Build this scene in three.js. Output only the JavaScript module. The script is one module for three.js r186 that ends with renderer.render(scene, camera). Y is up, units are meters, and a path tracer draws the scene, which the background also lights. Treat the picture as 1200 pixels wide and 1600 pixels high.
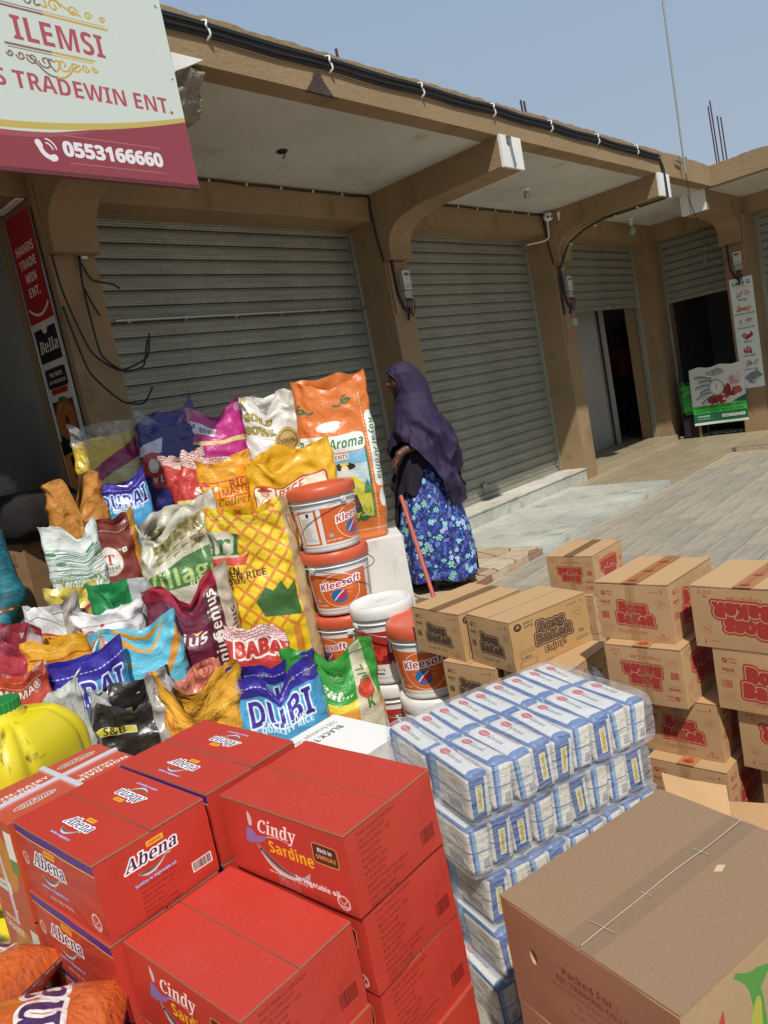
import * as THREE from 'three';
import { RoundedBoxGeometry } from 'three/addons/geometries/RoundedBoxGeometry.js';
import { mergeGeometries, mergeVertices, toCreasedNormals } from 'three/addons/utils/BufferGeometryUtils.js';
import { Brush, Evaluator, SUBTRACTION } from 'three-bvh-csg';
import { MarchingCubes } from 'three/addons/objects/MarchingCubes.js';

// ---------- camera, sky, sun, exposure ----------
const scene = new THREE.Scene();
const camera = new THREE.PerspectiveCamera(68.27, 0.75, 0.05, 400);
camera.position.set(0, 1.47, 0);
camera.up.set(0.2304, 0.9719, 0.0476);
camera.lookAt(0.7213, 1.47 - 0.1377, -0.6788);

const renderer = new THREE.WebGLRenderer({ antialias: true });
renderer.toneMapping = THREE.LinearToneMapping;
renderer.toneMappingExposure = 0.96;
renderer.shadowMap.enabled = true;

const SUN = new THREE.Vector3(-0.46, 1, 0.57).normalize();
const sun = new THREE.DirectionalLight(new THREE.Color().setRGB(1, 0.95, 0.86), 4.0);
sun.position.copy(SUN).multiplyScalar(30); sun.target.position.set(3, 0, -3);
sun.position.add(sun.target.position);
sun.castShadow = true; sun.shadow.radius = 1.6; sun.shadow.mapSize.set(4096, 4096);
Object.assign(sun.shadow.camera, { left: -14, right: 14, top: 14, bottom: -14, near: 1, far: 70 });
scene.add(sun, sun.target);

{ // hazy dry-season sky: pale at the horizon, dull blue above
  const W = 128, H = 64, d = new Float32Array(W * H * 4);
  for (let y = 0; y < H; y++) {
    const el = (y + 0.5) / H * Math.PI - Math.PI / 2, k = Math.max(0, Math.sin(el));
    const t = Math.pow(k, 0.55);
    for (let x = 0; x < W; x++) {
      const i = (y * W + x) * 4;
      let c = [0.50 - 0.27 * t, 0.57 - 0.215 * t, 0.635 - 0.09 * t];
      if (el < 0) c = [0.30, 0.28, 0.25];
      d.set([c[0], c[1], c[2], 1], i);
    }
  }
  const sky = new THREE.DataTexture(d, W, H, THREE.RGBAFormat, THREE.FloatType);
  sky.mapping = THREE.EquirectangularReflectionMapping; sky.magFilter = THREE.LinearFilter; sky.needsUpdate = true;
  scene.background = sky; scene.environment = sky;
}

// ---------- helpers ----------
let seedN = 7;
const rnd = () => { seedN = (seedN + 0x6d2b79f5) | 0; let t = Math.imul(seedN ^ (seedN >>> 15), 1 | seedN); t = (t + Math.imul(t ^ (t >>> 7), 61 | t)) ^ t; return ((t ^ (t >>> 14)) >>> 0) / 4294967296; };
const rr = (a, b) => a + (b - a) * rnd();
const V3 = (x, y, z) => new THREE.Vector3(x, y, z);
const clamp = (x, a = 0, b = 1) => Math.min(b, Math.max(a, x));
const sm = (a, b, x) => { const t = clamp((x - a) / (b - a)); return t * t * (3 - 2 * t); };
function hash3(x, y, z) { let h = Math.imul(x, 374761393) + Math.imul(y, 668265263) + Math.imul(z, 2147483647) | 0; h = Math.imul(h ^ (h >>> 13), 1274126177); return ((h ^ (h >>> 16)) >>> 0) / 4294967296; }
function vnoise(x, y, z = 0) {
  const xi = Math.floor(x), yi = Math.floor(y), zi = Math.floor(z), f = (t) => t * t * (3 - 2 * t);
  const u = f(x - xi), v = f(y - yi), w = f(z - zi), L = (a, b, t) => a + (b - a) * t;
  const c = (a, b, d) => hash3(xi + a, yi + b, zi + d);
  return L(L(L(c(0, 0, 0), c(1, 0, 0), u), L(c(0, 1, 0), c(1, 1, 0), u), v), L(L(c(0, 0, 1), c(1, 0, 1), u), L(c(0, 1, 1), c(1, 1, 1), u), v), w) * 2 - 1;
}
const fbm = (x, y, z = 0, o = 4) => { let s = 0, a = 0.5; for (let i = 0; i < o; i++) { s += a * vnoise(x, y, z); x = x * 2.03 + 17; y = y * 2.03 + 5; z = z * 2.03 + 9; a *= 0.5; } return s; };
const used = new Map();
function numbered(n) { const k = used.get(n) ?? 0; used.set(n, k + 1); return k ? n + '_' + String(k).padStart(3, '0') : n; }
function shadows(o) { o.traverse((c) => { if (c.isMesh) { c.castShadow = true; c.receiveShadow = true; } }); return o; }
function thing(name, label, category, pos = [0, 0, 0], turn = 0, group) {
  const o = new THREE.Group(); o.name = numbered(name); o.position.set(...pos); o.rotation.y = turn;
  o.userData = { label, category }; if (group) o.userData.group = group;
  scene.add(o); return o;
}
function part(parent, name, geo, mat, pos, rot) {
  const m = new THREE.Mesh(geo, mat); m.name = name; if (pos) m.position.set(...pos); if (rot) m.rotation.set(...rot);
  m.castShadow = m.receiveShadow = true; parent.add(m); return m;
}
function single(name, geo, mat, label, category, pos, rot, group) {
  const m = new THREE.Mesh(geo, mat); m.name = numbered(name); if (pos) m.position.set(...pos); if (rot) m.rotation.set(...rot);
  m.userData = { label, category }; if (group) m.userData.group = group; m.castShadow = m.receiveShadow = true; scene.add(m); return m;
}
function structure(name, geo, mat, pos) {
  const m = geo ? new THREE.Mesh(geo, mat) : new THREE.Group(); m.name = numbered(name); if (pos) m.position.set(...pos);
  m.userData = { kind: 'structure' }; m.castShadow = m.receiveShadow = true; scene.add(m); return m;
}
// uv in metres from position and the way each face points
function triUV(g, s = 1) {
  if (g.index) g = g.toNonIndexed();
  const p = g.attributes.position, n = g.attributes.normal, uv = new Float32Array(p.count * 2);
  for (let i = 0; i < p.count; i += 3) {
    let nx = 0, ny = 0, nz = 0;
    for (let k = 0; k < 3; k++) { nx += Math.abs(n.getX(i + k)); ny += Math.abs(n.getY(i + k)); nz += Math.abs(n.getZ(i + k)); }
    for (let k = 0; k < 3; k++) {
      const x = p.getX(i + k), y = p.getY(i + k), z = p.getZ(i + k);
      const [a, b] = ny >= nx && ny >= nz ? [x, z] : nx >= nz ? [z, y] : [x, y];
      uv[(i + k) * 2] = a * s; uv[(i + k) * 2 + 1] = b * s;
    }
  }
  g.setAttribute('uv', new THREE.BufferAttribute(uv, 2)); return g;
}
const box = (x0, x1, y0, y1, z0, z1) => triUV(new THREE.BoxGeometry(x1 - x0, y1 - y0, z1 - z0).translate((x0 + x1) / 2, (y0 + y1) / 2, (z0 + z1) / 2));
const rbox = (w, h, d, r = 0.004, seg = 2) => new RoundedBoxGeometry(w, h, d, seg, r);
const tube = (pts, r, seg = 40, rad = 8, closed = false) => new THREE.TubeGeometry(new THREE.CatmullRomCurve3(pts.map((p) => V3(...p)), closed, 'catmullrom', 0.3), seg, r, rad, closed);
const merge = (list) => { const l = list.map((g) => { const q = g.index ? g.toNonIndexed() : g; for (const k of Object.keys(q.attributes)) if (!['position', 'normal', 'uv'].includes(k)) q.deleteAttribute(k); return q; }); return mergeGeometries(l); };
function canvas(w, h, draw) {
  const c = document.createElement('canvas'); c.width = w; c.height = h; const g = c.getContext('2d'); draw(g, w, h);
  const t = new THREE.CanvasTexture(c); t.colorSpace = THREE.SRGBColorSpace; t.anisotropy = 8; return t;
}
// tileable noise texture; fn(n1, n2, n3, u, v) -> [r, g, b] (sRGB 0..255)
function wrapNoise(u, v, f, seed) {
  const a = u * f, b = v * f, xi = Math.floor(a), yi = Math.floor(b), s = (t) => t * t * (3 - 2 * t), fx = s(a - xi), fy = s(b - yi);
  const h = (x, y) => hash3(((x % f) + f) % f, ((y % f) + f) % f, seed) * 2 - 1;
  return (h(xi, yi) * (1 - fx) + h(xi + 1, yi) * fx) * (1 - fy) + (h(xi, yi + 1) * (1 - fx) + h(xi + 1, yi + 1) * fx) * fy;
}
function dataTex(size, fn, color = true, sizeY = size) {
  const d = new Uint8Array(size * sizeY * 4);
  for (let y = 0; y < sizeY; y++) for (let x = 0; x < size; x++) {
    const c = fn(x / size, y / sizeY), i = (y * size + x) * 4; d[i] = clamp(c[0], 0, 255); d[i + 1] = clamp(c[1], 0, 255); d[i + 2] = clamp(c[2], 0, 255); d[i + 3] = 255;
  }
  const t = new THREE.DataTexture(d, size, sizeY); t.magFilter = THREE.LinearFilter; t.minFilter = THREE.LinearMipmapLinearFilter; t.wrapS = t.wrapT = THREE.RepeatWrapping;
  if (color) t.colorSpace = THREE.SRGBColorSpace; t.needsUpdate = true; return t;
}
const oct = (u, v, f, s, o = 4) => { let a = 0.5, r = 0; for (let i = 0; i < o; i++) { r += a * wrapNoise(u, v, f, s + i); f *= 2; a *= 0.55; } return r; };
const rep = (t, x, y = x) => { const c = t.clone(); c.repeat.set(x, y); c.needsUpdate = true; return c; };
const std = (o) => new THREE.MeshStandardMaterial(o);
const phys = (o) => new THREE.MeshPhysicalMaterial(o);
const lin = (r, g, b) => new THREE.Color().setRGB(r, g, b);

// ---------- shared textures ----------
const grainBump = dataTex(512, (u, v) => { const n = 128 + 90 * oct(u, v, 24, 3, 5); return [n, n, n]; }, false);
const crinkle = dataTex(512, (u, v) => { // sharp folds of woven plastic
  const a = 1 - Math.abs(oct(u, v, 5, 31, 3)) * 2.2, b = 1 - Math.abs(oct(u, v, 11, 57, 3)) * 2.2, c = 1 - Math.abs(oct(u, v, 30, 83, 2)) * 2.2, n = 128 + 56 * (a + 0.5 * b + 0.3 * c - 0.9);
  return [n, n, n];
}, false);
// neutral mottled map, tinted by the material's colour
const mottle = [0, 1].map((k) => dataTex(512, (u, v) => {
  const amp = k ? 0.15 : 0.06, n = oct(u, v, 3, 11 + 70 * k, 5), f = oct(u, v, 48, 20 + 70 * k, 2), st = Math.max(0, oct(u, v, 6, 31 + 70 * k, 4) - 0.28) * 3;
  const q = 225 * (1 + amp * n + amp * 0.5 * f - st * (k ? 0.16 : 0.09)); return [q, q, q * (1 - st * 0.03)];
}));
const tint = (r, g, b) => { const c = new THREE.Color().setRGB(r / 255, g / 255, b / 255, THREE.SRGBColorSpace); return c.multiplyScalar(1.32); };
const paint = (r, g, b, rough, scale, o = {}) => std({ map: rep(mottle[o.k ? 1 : 0], scale), color: tint(r, g, b), roughness: rough, ...(o.bump ? { bumpMap: rep(grainBump, o.bs ?? 3), bumpScale: o.bump } : {}) });

// ---------- building materials ----------
const M = {};
M.tan = paint(148, 124, 92, 0.92, 0.8, { bump: 0.004, bs: 2.5 });
M.soffit = paint(200, 197, 189, 0.95, 0.5, { bump: 0.003 });
M.white = paint(232, 231, 226, 0.8, 1);
M.inner = paint(158, 156, 150, 0.95, 0.7);
M.concrete = paint(150, 141, 126, 0.97, 1.4, { k: 1, bump: 0.02, bs: 4 });
M.black = std({ color: lin(0.012, 0.012, 0.013), roughness: 0.55 });
M.rust = std({ color: lin(0.075, 0.035, 0.035), roughness: 0.9 });
M.steel = std({ color: lin(0.42, 0.43, 0.43), roughness: 0.4, metalness: 0.9 });
M.clip = std({ color: lin(0.75, 0.75, 0.74), roughness: 0.5 });

const PX = [-0.76, 2.26, 5.28, 8.30], PW = 0.29, ZF = -4.385, ZC = -3.08, YS = 3.27, YT = 3.51, XW = 9.99;

// ---------- ground ----------
structure('ground', triUV(new THREE.PlaneGeometry(160, 160).rotateX(-Math.PI / 2)), paint(158, 146, 126, 0.97, 0.35, { k: 1, bump: 0.02, bs: 1 }), [0, -0.022, 0]);

// ---------- main wing ----------
const B = thing('shop_building', 'tan single storey row of shops with deep canopy and rounded beam brackets', 'building');
function rough(g, top, amp, seed) { // uneven plaster along the top edge
  const p = g.attributes.position;
  for (let i = 0; i < p.count; i++) if (p.getY(i) > top - 0.004) p.setY(i, p.getY(i) + amp * fbm((p.getX(i) + p.getZ(i)) * 5, seed, 0, 4) + amp * 0.6 * vnoise(p.getX(i) * 28 + p.getZ(i) * 28, 3, seed));
  g.computeVertexNormals(); return triUV(g);
}
const seg = (x0, x1, y0, y1, z0, z1, nx, nz = 1) => new THREE.BoxGeometry(x1 - x0, y1 - y0, z1 - z0, nx, 1, nz).translate((x0 + x1) / 2, (y0 + y1) / 2, (z0 + z1) / 2);
part(B, 'fascia', rough(seg(-5, XW, YS, YT, ZC - 0.14, ZC, 420), YT, 0.012, 2), M.tan);
part(B, 'roof_slab', box(-5, XW + 0.14, YS + 0.01, YT - 0.03, -9, ZC - 0.14), M.concrete);
part(B, 'soffit', box(-5, XW + 0.14, YS, YS + 0.01, -9, ZC - 0.14), M.soffit);
// lintel over the openings
part(B, 'lintel', box(-5, 11.85, 3.045, YS, -4.86, -4.43), M.tan);
PX.forEach((x, i) => {
  part(B, 'pillar', box(x, x + PW, i < 3 ? 0.10 : 0.10, 3.045, -4.95, ZF), M.tan);
  // beam on top of the pillar with a rounded bracket, cut from one profile (z, y)
  const s = new THREE.Shape(), zb = ZF + 0.085, yb = 2.70, y1 = 3.035;
  const end = i === 1 ? ZC - 0.16 : ZC + 0.006;
  s.moveTo(-4.42, yb); s.lineTo(zb, yb); s.lineTo(zb, yb + 0.06);
  s.bezierCurveTo(zb, yb + 0.24, zb + 0.12, y1 - 0.03, zb + 0.42, y1); s.lineTo(end - 0.012, y1 + 0.012); s.lineTo(end - 0.012, YS); s.lineTo(-4.42, YS); s.closePath();
  const g = new THREE.ExtrudeGeometry(s, { depth: PW, bevelEnabled: true, bevelThickness: 0.004, bevelSize: 0.004, bevelSegments: 1, curveSegments: 16 });
  // shape x is world z, extrude z is world x
  const m4 = new THREE.Matrix4().set(0, 0, 1, x, 0, 1, 0, 0, 1, 0, 0, 0, 0, 0, 0, 1); g.applyMatrix4(m4);
  const idx = g.attributes.position; for (let k = 0; k < idx.count; k += 3) { for (const at of Object.values(g.attributes)) { const n = at.itemSize; for (let c = 0; c < n; c++) { const a = at.array[(k + 1) * n + c]; at.array[(k + 1) * n + c] = at.array[(k + 2) * n + c]; at.array[(k + 2) * n + c] = a; } } }
  g.computeVertexNormals();
  const beam = part(B, 'beam', triUV(g), M.tan);
  if (i !== 1) part(beam, 'end_face', box(x - 0.002, x + PW + 0.002, y1 + 0.004, YS + 0.004, end - 0.008, end + 0.014), M.white);
  else { // the broken end: raw concrete stump and a scrap of the white face
    const rg = new THREE.BoxGeometry(PW + 0.07, 0.2, 0.2, 16, 12, 8), p = rg.attributes.position;
    for (let k = 0; k < p.count; k++) { const v = V3().fromBufferAttribute(p, k), n = fbm(v.x * 14, v.y * 14, v.z * 14 + 3, 4); if (v.z > 0.02) v.z += n * 0.09 - 0.02 + 0.05 * v.y / 0.12; v.y += n * 0.02; v.x += n * 0.02; p.setXYZ(k, v.x, v.y, v.z); }
    rg.computeVertexNormals(); part(beam, 'broken_end', triUV(rg.translate(x + PW / 2 + 0.025, 3.155, end + 0.01)), M.concrete);
    const fs = new THREE.Shape(); fs.moveTo(x, YS - 0.002); fs.lineTo(x + PW + 0.03, YS - 0.002); fs.lineTo(x + PW - 0.07, YS - 0.05); fs.lineTo(x + 0.14, YS - 0.085); fs.lineTo(x + 0.09, YS - 0.16); fs.lineTo(x, YS - 0.2); fs.closePath();
    part(beam, 'end_face', new THREE.ExtrudeGeometry(fs, { depth: 0.02, bevelEnabled: false }).translate(0, 0, ZC + 0.03), M.white);
  }
});
// chipped hole in the fascia's lower edge
{ const s = new THREE.Shape(); s.moveTo(-0.075, 0); s.lineTo(0.075, 0); s.lineTo(0.03, 0.05); s.lineTo(0.015, 0.085); s.lineTo(-0.01, 0.08); s.lineTo(-0.03, 0.045); s.closePath();
  part(B, 'chipped_patch', triUV(new THREE.ExtrudeGeometry(s, { depth: 0.012, bevelEnabled: true, bevelSize: 0.006, bevelThickness: 0.004, bevelSegments: 2 }).scale(1.35, 1.35, 1)), paint(92, 78, 70, 0.97, 3, { k: 1, bump: 0.03, bs: 8 }), [3.42, YS - 0.004, ZC - 0.008]); }
// side and back walls, inner rooms
part(B, 'wall', box(-5, 16, -0.01, 3.26, -9.0, -8.85), M.inner);
part(B, 'wall', box(-5, PX[0], -0.01, 3.04, -4.95, -4.80), M.tan);
for (const x of [PX[0] + 0.07, PX[1] + 0.07, PX[2] + 0.07, PX[3] + 0.07]) part(B, 'party_wall', box(x, x + 0.15, 0, 3.26, -8.84, -4.96), M.inner);
part(B, 'corner_pier', box(11.32, 12.0, 0.1, 3.045, -4.95, -4.47), M.tan);
part(B, 'party_wall', box(13.4, 13.55, 0, 3.26, -8.84, -5.16), M.inner);
part(B, 'party_wall', box(12.0, 15, 0, 3.26, -5.15, -4.97), M.inner);
// shop steps
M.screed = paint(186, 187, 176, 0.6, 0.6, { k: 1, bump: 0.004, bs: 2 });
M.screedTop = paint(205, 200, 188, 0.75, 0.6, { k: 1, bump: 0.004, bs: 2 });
for (const i of [1, 2]) {
  const st = part(B, 'step', box(PX[i] + PW, PX[i + 1], 0.10, 0.252, -4.95, ZF), M.screed);
  part(st, 'step_top', box(PX[i] + PW, PX[i + 1], 0.252, 0.266, -4.95, ZF + 0.012), M.screedTop);
}

// ---------- side wing ----------
const W2 = thing('shop_building', 'side wing of tan shops meeting the main row at the inner corner', 'building');
part(W2, 'fascia', rough(seg(XW, XW + 0.14, YS, YT, ZC, 4, 1, 260), YT, 0.012, 9), M.tan);
part(W2, 'roof_slab', box(XW + 0.14, 16, YS + 0.01, YT - 0.03, -9, 4), M.concrete);
part(W2, 'soffit', box(XW + 0.14, 16, YS, YS + 0.01, -9, 4), M.soffit);
part(W2, 'lintel', box(11.42, 11.9, 3.045, YS, -4.43, 4), M.tan);
{ const z = -3.46, s = new THREE.Shape(), xf = 11.3, xb = xf - 0.085, yb = 2.70, y1 = 3.03;
  s.moveTo(11.44, yb); s.lineTo(11.44, YS); s.lineTo(XW, YS); s.lineTo(XW, y1); s.lineTo(xb - 0.75, y1); s.bezierCurveTo(xb - 0.12, y1 - 0.03, xb, yb + 0.3, xb, yb + 0.06); s.lineTo(xb, yb); s.closePath();
  const bm = part(W2, 'beam', triUV(new THREE.ExtrudeGeometry(s, { depth: 0.29, bevelEnabled: false, curveSegments: 16 })), M.tan, [0, 0, z]);
  part(bm, 'end_face', box(XW - 0.014, XW + 0.008, y1 - 0.004, YS + 0.004, -0.003, 0.293), M.white);
  part(W2, 'pillar', box(xf, 11.95, 0.1, 3.045, z + 0.01, z + 0.33), M.tan);
}
part(W2, 'wall', box(11.4, 11.95, 0.1, 3.045, 1.2, 4), M.tan);
part(W2, 'party_wall', box(11.95, 15, 0, 3.26, -3.3, -3.18), M.inner);
part(W2, 'wall', box(15, 15.15, 0, 3.26, -8.84, 4), M.inner);
part(W2, 'wall', box(11.95, 15, 0, 3.26, 3.85, 4), M.inner);

// ---------- roller shutters ----------
const emboss = dataTex(256, (u, v) => { // pressed herringbone
  const a = Math.abs(((u * 8 + (v < 0.5 ? v * 2.4 : (1 - v) * 2.4)) % 1) - 0.5) * 2, e = sm(0.25, 0.6, a) * sm(0.02, 0.16, v) * sm(0.98, 0.84, v), n = 90 + 120 * e + 12 * wrapNoise(u, v, 32, 4); return [n, n, n];
}, false);
const zincTex = dataTex(512, (u, v) => { const n = oct(u, v, 5, 201, 5), f = wrapNoise(u, v, 90, 210); const k = 1 + 0.10 * n + 0.05 * f; return [160 * k, 160 * k, 147 * k]; });
M.zinc = std({ map: rep(zincTex, 0.9, 0.9), bumpMap: rep(emboss, 4, 1), bumpScale: 0.016, roughness: 0.42, metalness: 0.35 });
M.zincPlain = std({ map: rep(zincTex, 0.9, 0.9), roughness: 0.45, metalness: 0.5 });
const PITCH = 0.107;
function slatGeo(len) { // embossed band with a double roll at its lower edge; profile in (z, y)
  const prof = [[0.000, 0.004], [0.010, 0.006], [0.013, 0.012], [0.010, 0.018], [0.004, 0.021], [0.009, 0.025], [0.011, 0.030], [0.008, 0.035], [0.003, 0.038], [0.008, 0.050], [0.010, 0.068], [0.009, 0.086], [0.004, 0.100], [-0.006, 0.107]];
  const pos = [], uv = [], idx = [];
  prof.forEach(([z, y], i) => { for (const e of [0, 1]) { pos.push(e * len, y, z); uv.push(e * len, clamp((y - 0.042) / 0.052, 0, 1)); } if (i) { const a = (i - 1) * 2; idx.push(a, a + 1, a + 2, a + 1, a + 3, a + 2); } });
  const g = new THREE.BufferGeometry(); g.setAttribute('position', new THREE.Float32BufferAttribute(pos, 3)); g.setAttribute('uv', new THREE.Float32BufferAttribute(uv, 2)); g.setIndex(idx); g.computeVertexNormals(); return g;
}
function shutter(label, len, y0, y1, pos, turn, opts = {}) {
  const t = thing('roller_shutter', label, 'roller shutter', pos, turn, 'roller shutters of the shops'), g = slatGeo(len);
  let y = y0 + 0.05; part(t, 'bottom_bar', rbox(len, 0.055, 0.03, 0.006).translate(len / 2, y0 + 0.024, 0.004), M.zincPlain);
  while (y < y1) { part(t, 'slat', g, M.zinc, [0, y, 0]); y += PITCH; }
  for (const e of [0, 1]) { const r = part(t, 'guide_rail', rbox(0.05, y1 - opts.floor + 0.0, 0.07, 0.005).translate(e ? len + 0.006 : -0.006, (y1 + opts.floor) / 2, 0.012), M.zincPlain); r.name = 'guide_rail'; }
  return t;
}
const s1 = shutter('closed grey roller shutter behind the heap of rice sacks', PX[2] - PX[1] - PW - 0.03, 0.27, 3.04, [PX[1] + PW + 0.015, 0, -4.74], 0, { floor: 0.27 });
part(s1, 'cross_pipe', new THREE.CylinderGeometry(0.011, 0.011, 2.62, 10).rotateZ(Math.PI / 2).translate(1.5, 2.36, 0.06), M.steel);
for (let i = 0; i < 6; i++) part(s1, 'pipe_bracket', rbox(0.022, 0.035, 0.05, 0.003).translate(0.3 + i * 0.46, 2.36, 0.035), M.steel);
const s2 = shutter('closed grey roller shutter behind the woman in the purple veil', PX[3] - PX[2] - PW - 0.03, 0.27, 3.04, [PX[2] + PW + 0.015, 0, -4.74], 0, { floor: 0.27 });
for (const [x, y] of [[1.05, 0.42], [2.66, 0.36]]) part(s2, 'lock_hasp', merge([rbox(0.07, 0.045, 0.03, 0.006), new THREE.TorusGeometry(0.022, 0.006, 8, 18).translate(0, -0.035, 0.012)]), M.steel, [x, y, 0.03]);
const s3 = shutter('half raised roller shutter over the shop doorway with the dark figure', 2.70, 2.17, 3.04, [PX[3] + PW + 0.015, 0, -4.74], 0, { floor: 0.2 });
part(s3, 'lock_hasp', rbox(0.09, 0.05, 0.04, 0.008), M.steel, [1.75, 2.2, 0.03]);
const s4 = shutter('half raised roller shutter above the fish and meat banner', 0.97, 2.14, 3.04, [11.79, 0, -4.46], -Math.PI / 2, { floor: 0.13 });
part(s4, 'lock_hasp', rbox(0.1, 0.05, 0.04, 0.008), M.steel, [0.62, 2.17, 0.03]);
shutter('roller shutter of the side wing at the right edge of the picture', 2.9, 0.16, 3.04, [11.79, 0, -3.1], -Math.PI / 2, { floor: 0.13 });

// ---------- terrace of slate-look tiles ----------
const slate = dataTex(512, (u, v) => { const n = oct(u, v * 2, 3, 300, 5), st = oct(u, v * 6, 2, 330, 5), q = 222 * (1 + 0.16 * n + 0.16 * st); return [q, q, q]; });
M.tile = [[160, 151, 136], [164, 154, 138], [156, 148, 134], [166, 156, 138]].map((c, k) => std({ map: slate, color: tint(...c), bumpMap: slate, bumpScale: 0.0015, roughness: 0.42 + 0.03 * k }));
M.grout = paint(112, 106, 97, 0.95, 1, { k: 1 });
const row = (x0, x1, w, off) => { const o = []; for (let x = x0 - off; x < x1 - 0.03; x += w) { const a = Math.max(x, x0), b = Math.min(x + w, x1); if (b - a > 0.03) o.push([(a + b) / 2, (b - a) / w]); } return o; };
const fall = (x, z) => 0.062 * clamp((-1.5 - z) / 1.7) * sm(3.2, 3.6, x); // paving falls gently away from the walkway
const terrace = structure('terrace', (() => { const g = new THREE.PlaneGeometry(XW - 1.02, 3.82, 40, 20).rotateX(-Math.PI / 2).translate((XW + 0.78) / 2, -0.006, -1.31), p = g.attributes.position; for (let i = 0; i < p.count; i++) p.setY(i, p.getY(i) + fall(p.getX(i), p.getZ(i))); g.computeVertexNormals(); return triUV(g); })(), M.grout);
{ const tw = 0.6, td = 0.2, g = triUV(rbox(tw - 0.008, 0.02, td - 0.008, 0.003, 1)), uv = g.attributes.uv;
  for (let i = 0; i < uv.count; i++) uv.setXY(i, uv.getX(i) / tw + 0.5, uv.getY(i) / tw + 0.5);
  let r = 0;
  for (let z = -3.2 + td / 2; z < 0.4; z += td, r++) for (const [x, k] of row(0.95, XW - 0.12, tw, (r % 3) * 0.2)) {
    const m = part(terrace, 'tile', g, M.tile[Math.floor(rnd() * 4)], [x, -0.010 + fall(x, z) + rr(-0.001, 0.001), z], [(fall(x, z) > 0.001 && x > 3.6 ? 0.0365 : 0) + rr(-0.001, 0.001), rnd() < 0.5 && z > -1.5 ? Math.PI : 0, rr(-0.001, 0.001)]); m.scale.x = k;
  } }
// ---------- raised walkway ----------
const walkway = structure('walkway', merge([box(-5, 11.9, -0.02, 0.108, -4.96, -3.215), box(XW - 0.11, 11.9, -0.02, 0.108, -3.215, 4)]), M.grout);
part(walkway, 'screed_edge', box(5.15, 7.86, -0.01, 0.108, -3.214, -3.204), M.screed);
{ // screed in two slabs parted by a long ragged crack
  const near = [], far = []; for (let i = 0; i <= 60; i++) { const x = 5.15 + i * (2.71 / 60), z = -3.262 + 0.02 * fbm(i * 0.25, 3) + 0.012 * vnoise(i * 0.9, 8), w = i < 3 || i > 56 ? 0.0008 : 0.004 + 0.003 * vnoise(i * 0.6, 2); near.push([x, z + w]); far.push([x, z - w]); }
  for (const pts of [[...near, [7.86, -3.206], [5.15, -3.206]], [...far, [7.86, ZF - 0.3], [5.15, ZF - 0.3]]]) part(walkway, 'screed_slab', triUV(new THREE.ExtrudeGeometry(new THREE.Shape(pts.map(([x, z]) => new THREE.Vector2(x, -z))), { depth: 0.012, bevelEnabled: false }).rotateX(-Math.PI / 2)), M.screed, [0, 0.108, 0]);
}
{ // wood-look tiles on the far end of the walkway and along its riser
  const wl = dataTex(256, (u, v) => { const q = 222 * (1 + 0.2 * oct(u, v * 8, 2, 360, 5)); return [q, q, q * 0.98]; });
  M.plank = [[164, 150, 127], [158, 146, 124], [170, 155, 130]].map((c) => std({ map: wl, color: tint(...c), bumpMap: wl, bumpScale: 0.001, roughness: 0.4 }));
  const g = triUV(rbox(0.598, 0.012, 0.196, 0.002, 1)), uv = g.attributes.uv; for (let i = 0; i < uv.count; i++) uv.setXY(i, uv.getX(i) / 0.6 + 0.5, uv.getY(i) / 0.6 + 0.5);
  let r = 0;
  for (let z = -4.30; z < -3.2; z += 0.2, r++) for (const [x, k] of row(7.87, 11.85, 0.6, (r % 2) * 0.3)) part(walkway, 'tile', g, M.plank[Math.floor(rnd() * 3)], [x, 0.114, z]).scale.x = k;
  for (let z = -3.1; z < 2.5; z += 0.2, r++) for (const [x, k] of row(XW - 0.1, 11.85, 0.6, (r % 2) * 0.3)) part(walkway, 'tile', g, M.plank[Math.floor(rnd() * 3)], [x, 0.114, z]).scale.x = k;
  // speckled risers
  const sp = dataTex(256, (u, v) => { const n = wrapNoise(u, v, 20, 371), q = n > 0.15 ? 1.12 : n < -0.3 ? 0.72 : 0.95; return [176 * q, 158 * q, 130 * q]; });
  M.speckle = std({ map: rep(sp, 3), roughness: 0.5 });
  for (let x = 7.87; x < 9.8; x += 0.3) part(walkway, 'riser_tile', rbox(0.297, 0.114, 0.012, 0.002, 1), M.speckle, [x + 0.15, 0.052, -3.209]);
  for (let z = -3.0; z < 2.5; z += 0.3) part(walkway, 'riser_tile', rbox(0.012, 0.114, 0.297, 0.002, 1), M.speckle, [XW - 0.116, 0.052, z]);
  for (let x = 8.6; x < 11.3; x += 0.3) part(walkway, 'riser_tile', rbox(0.297, 0.09, 0.012, 0.002, 1), M.speckle, [x + 0.15, 0.157, -4.405]);
  part(walkway, 'shop_floor', box(8.6, 13.4, 0.108, 0.2, -8.8, -4.96), M.plank[1]);
  part(walkway, 'shop_floor', box(8.6, 11.31, 0.108, 0.2, -4.96, -4.412), M.plank[1]);
  part(walkway, 'shop_floor', box(-4, 8.59, 0.108, 0.118, -8.8, -4.97), M.inner);
  part(walkway, 'shop_floor', box(11.9, 15, 0.0, 0.13, -4.95, 3.8), M.inner);
}
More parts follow.
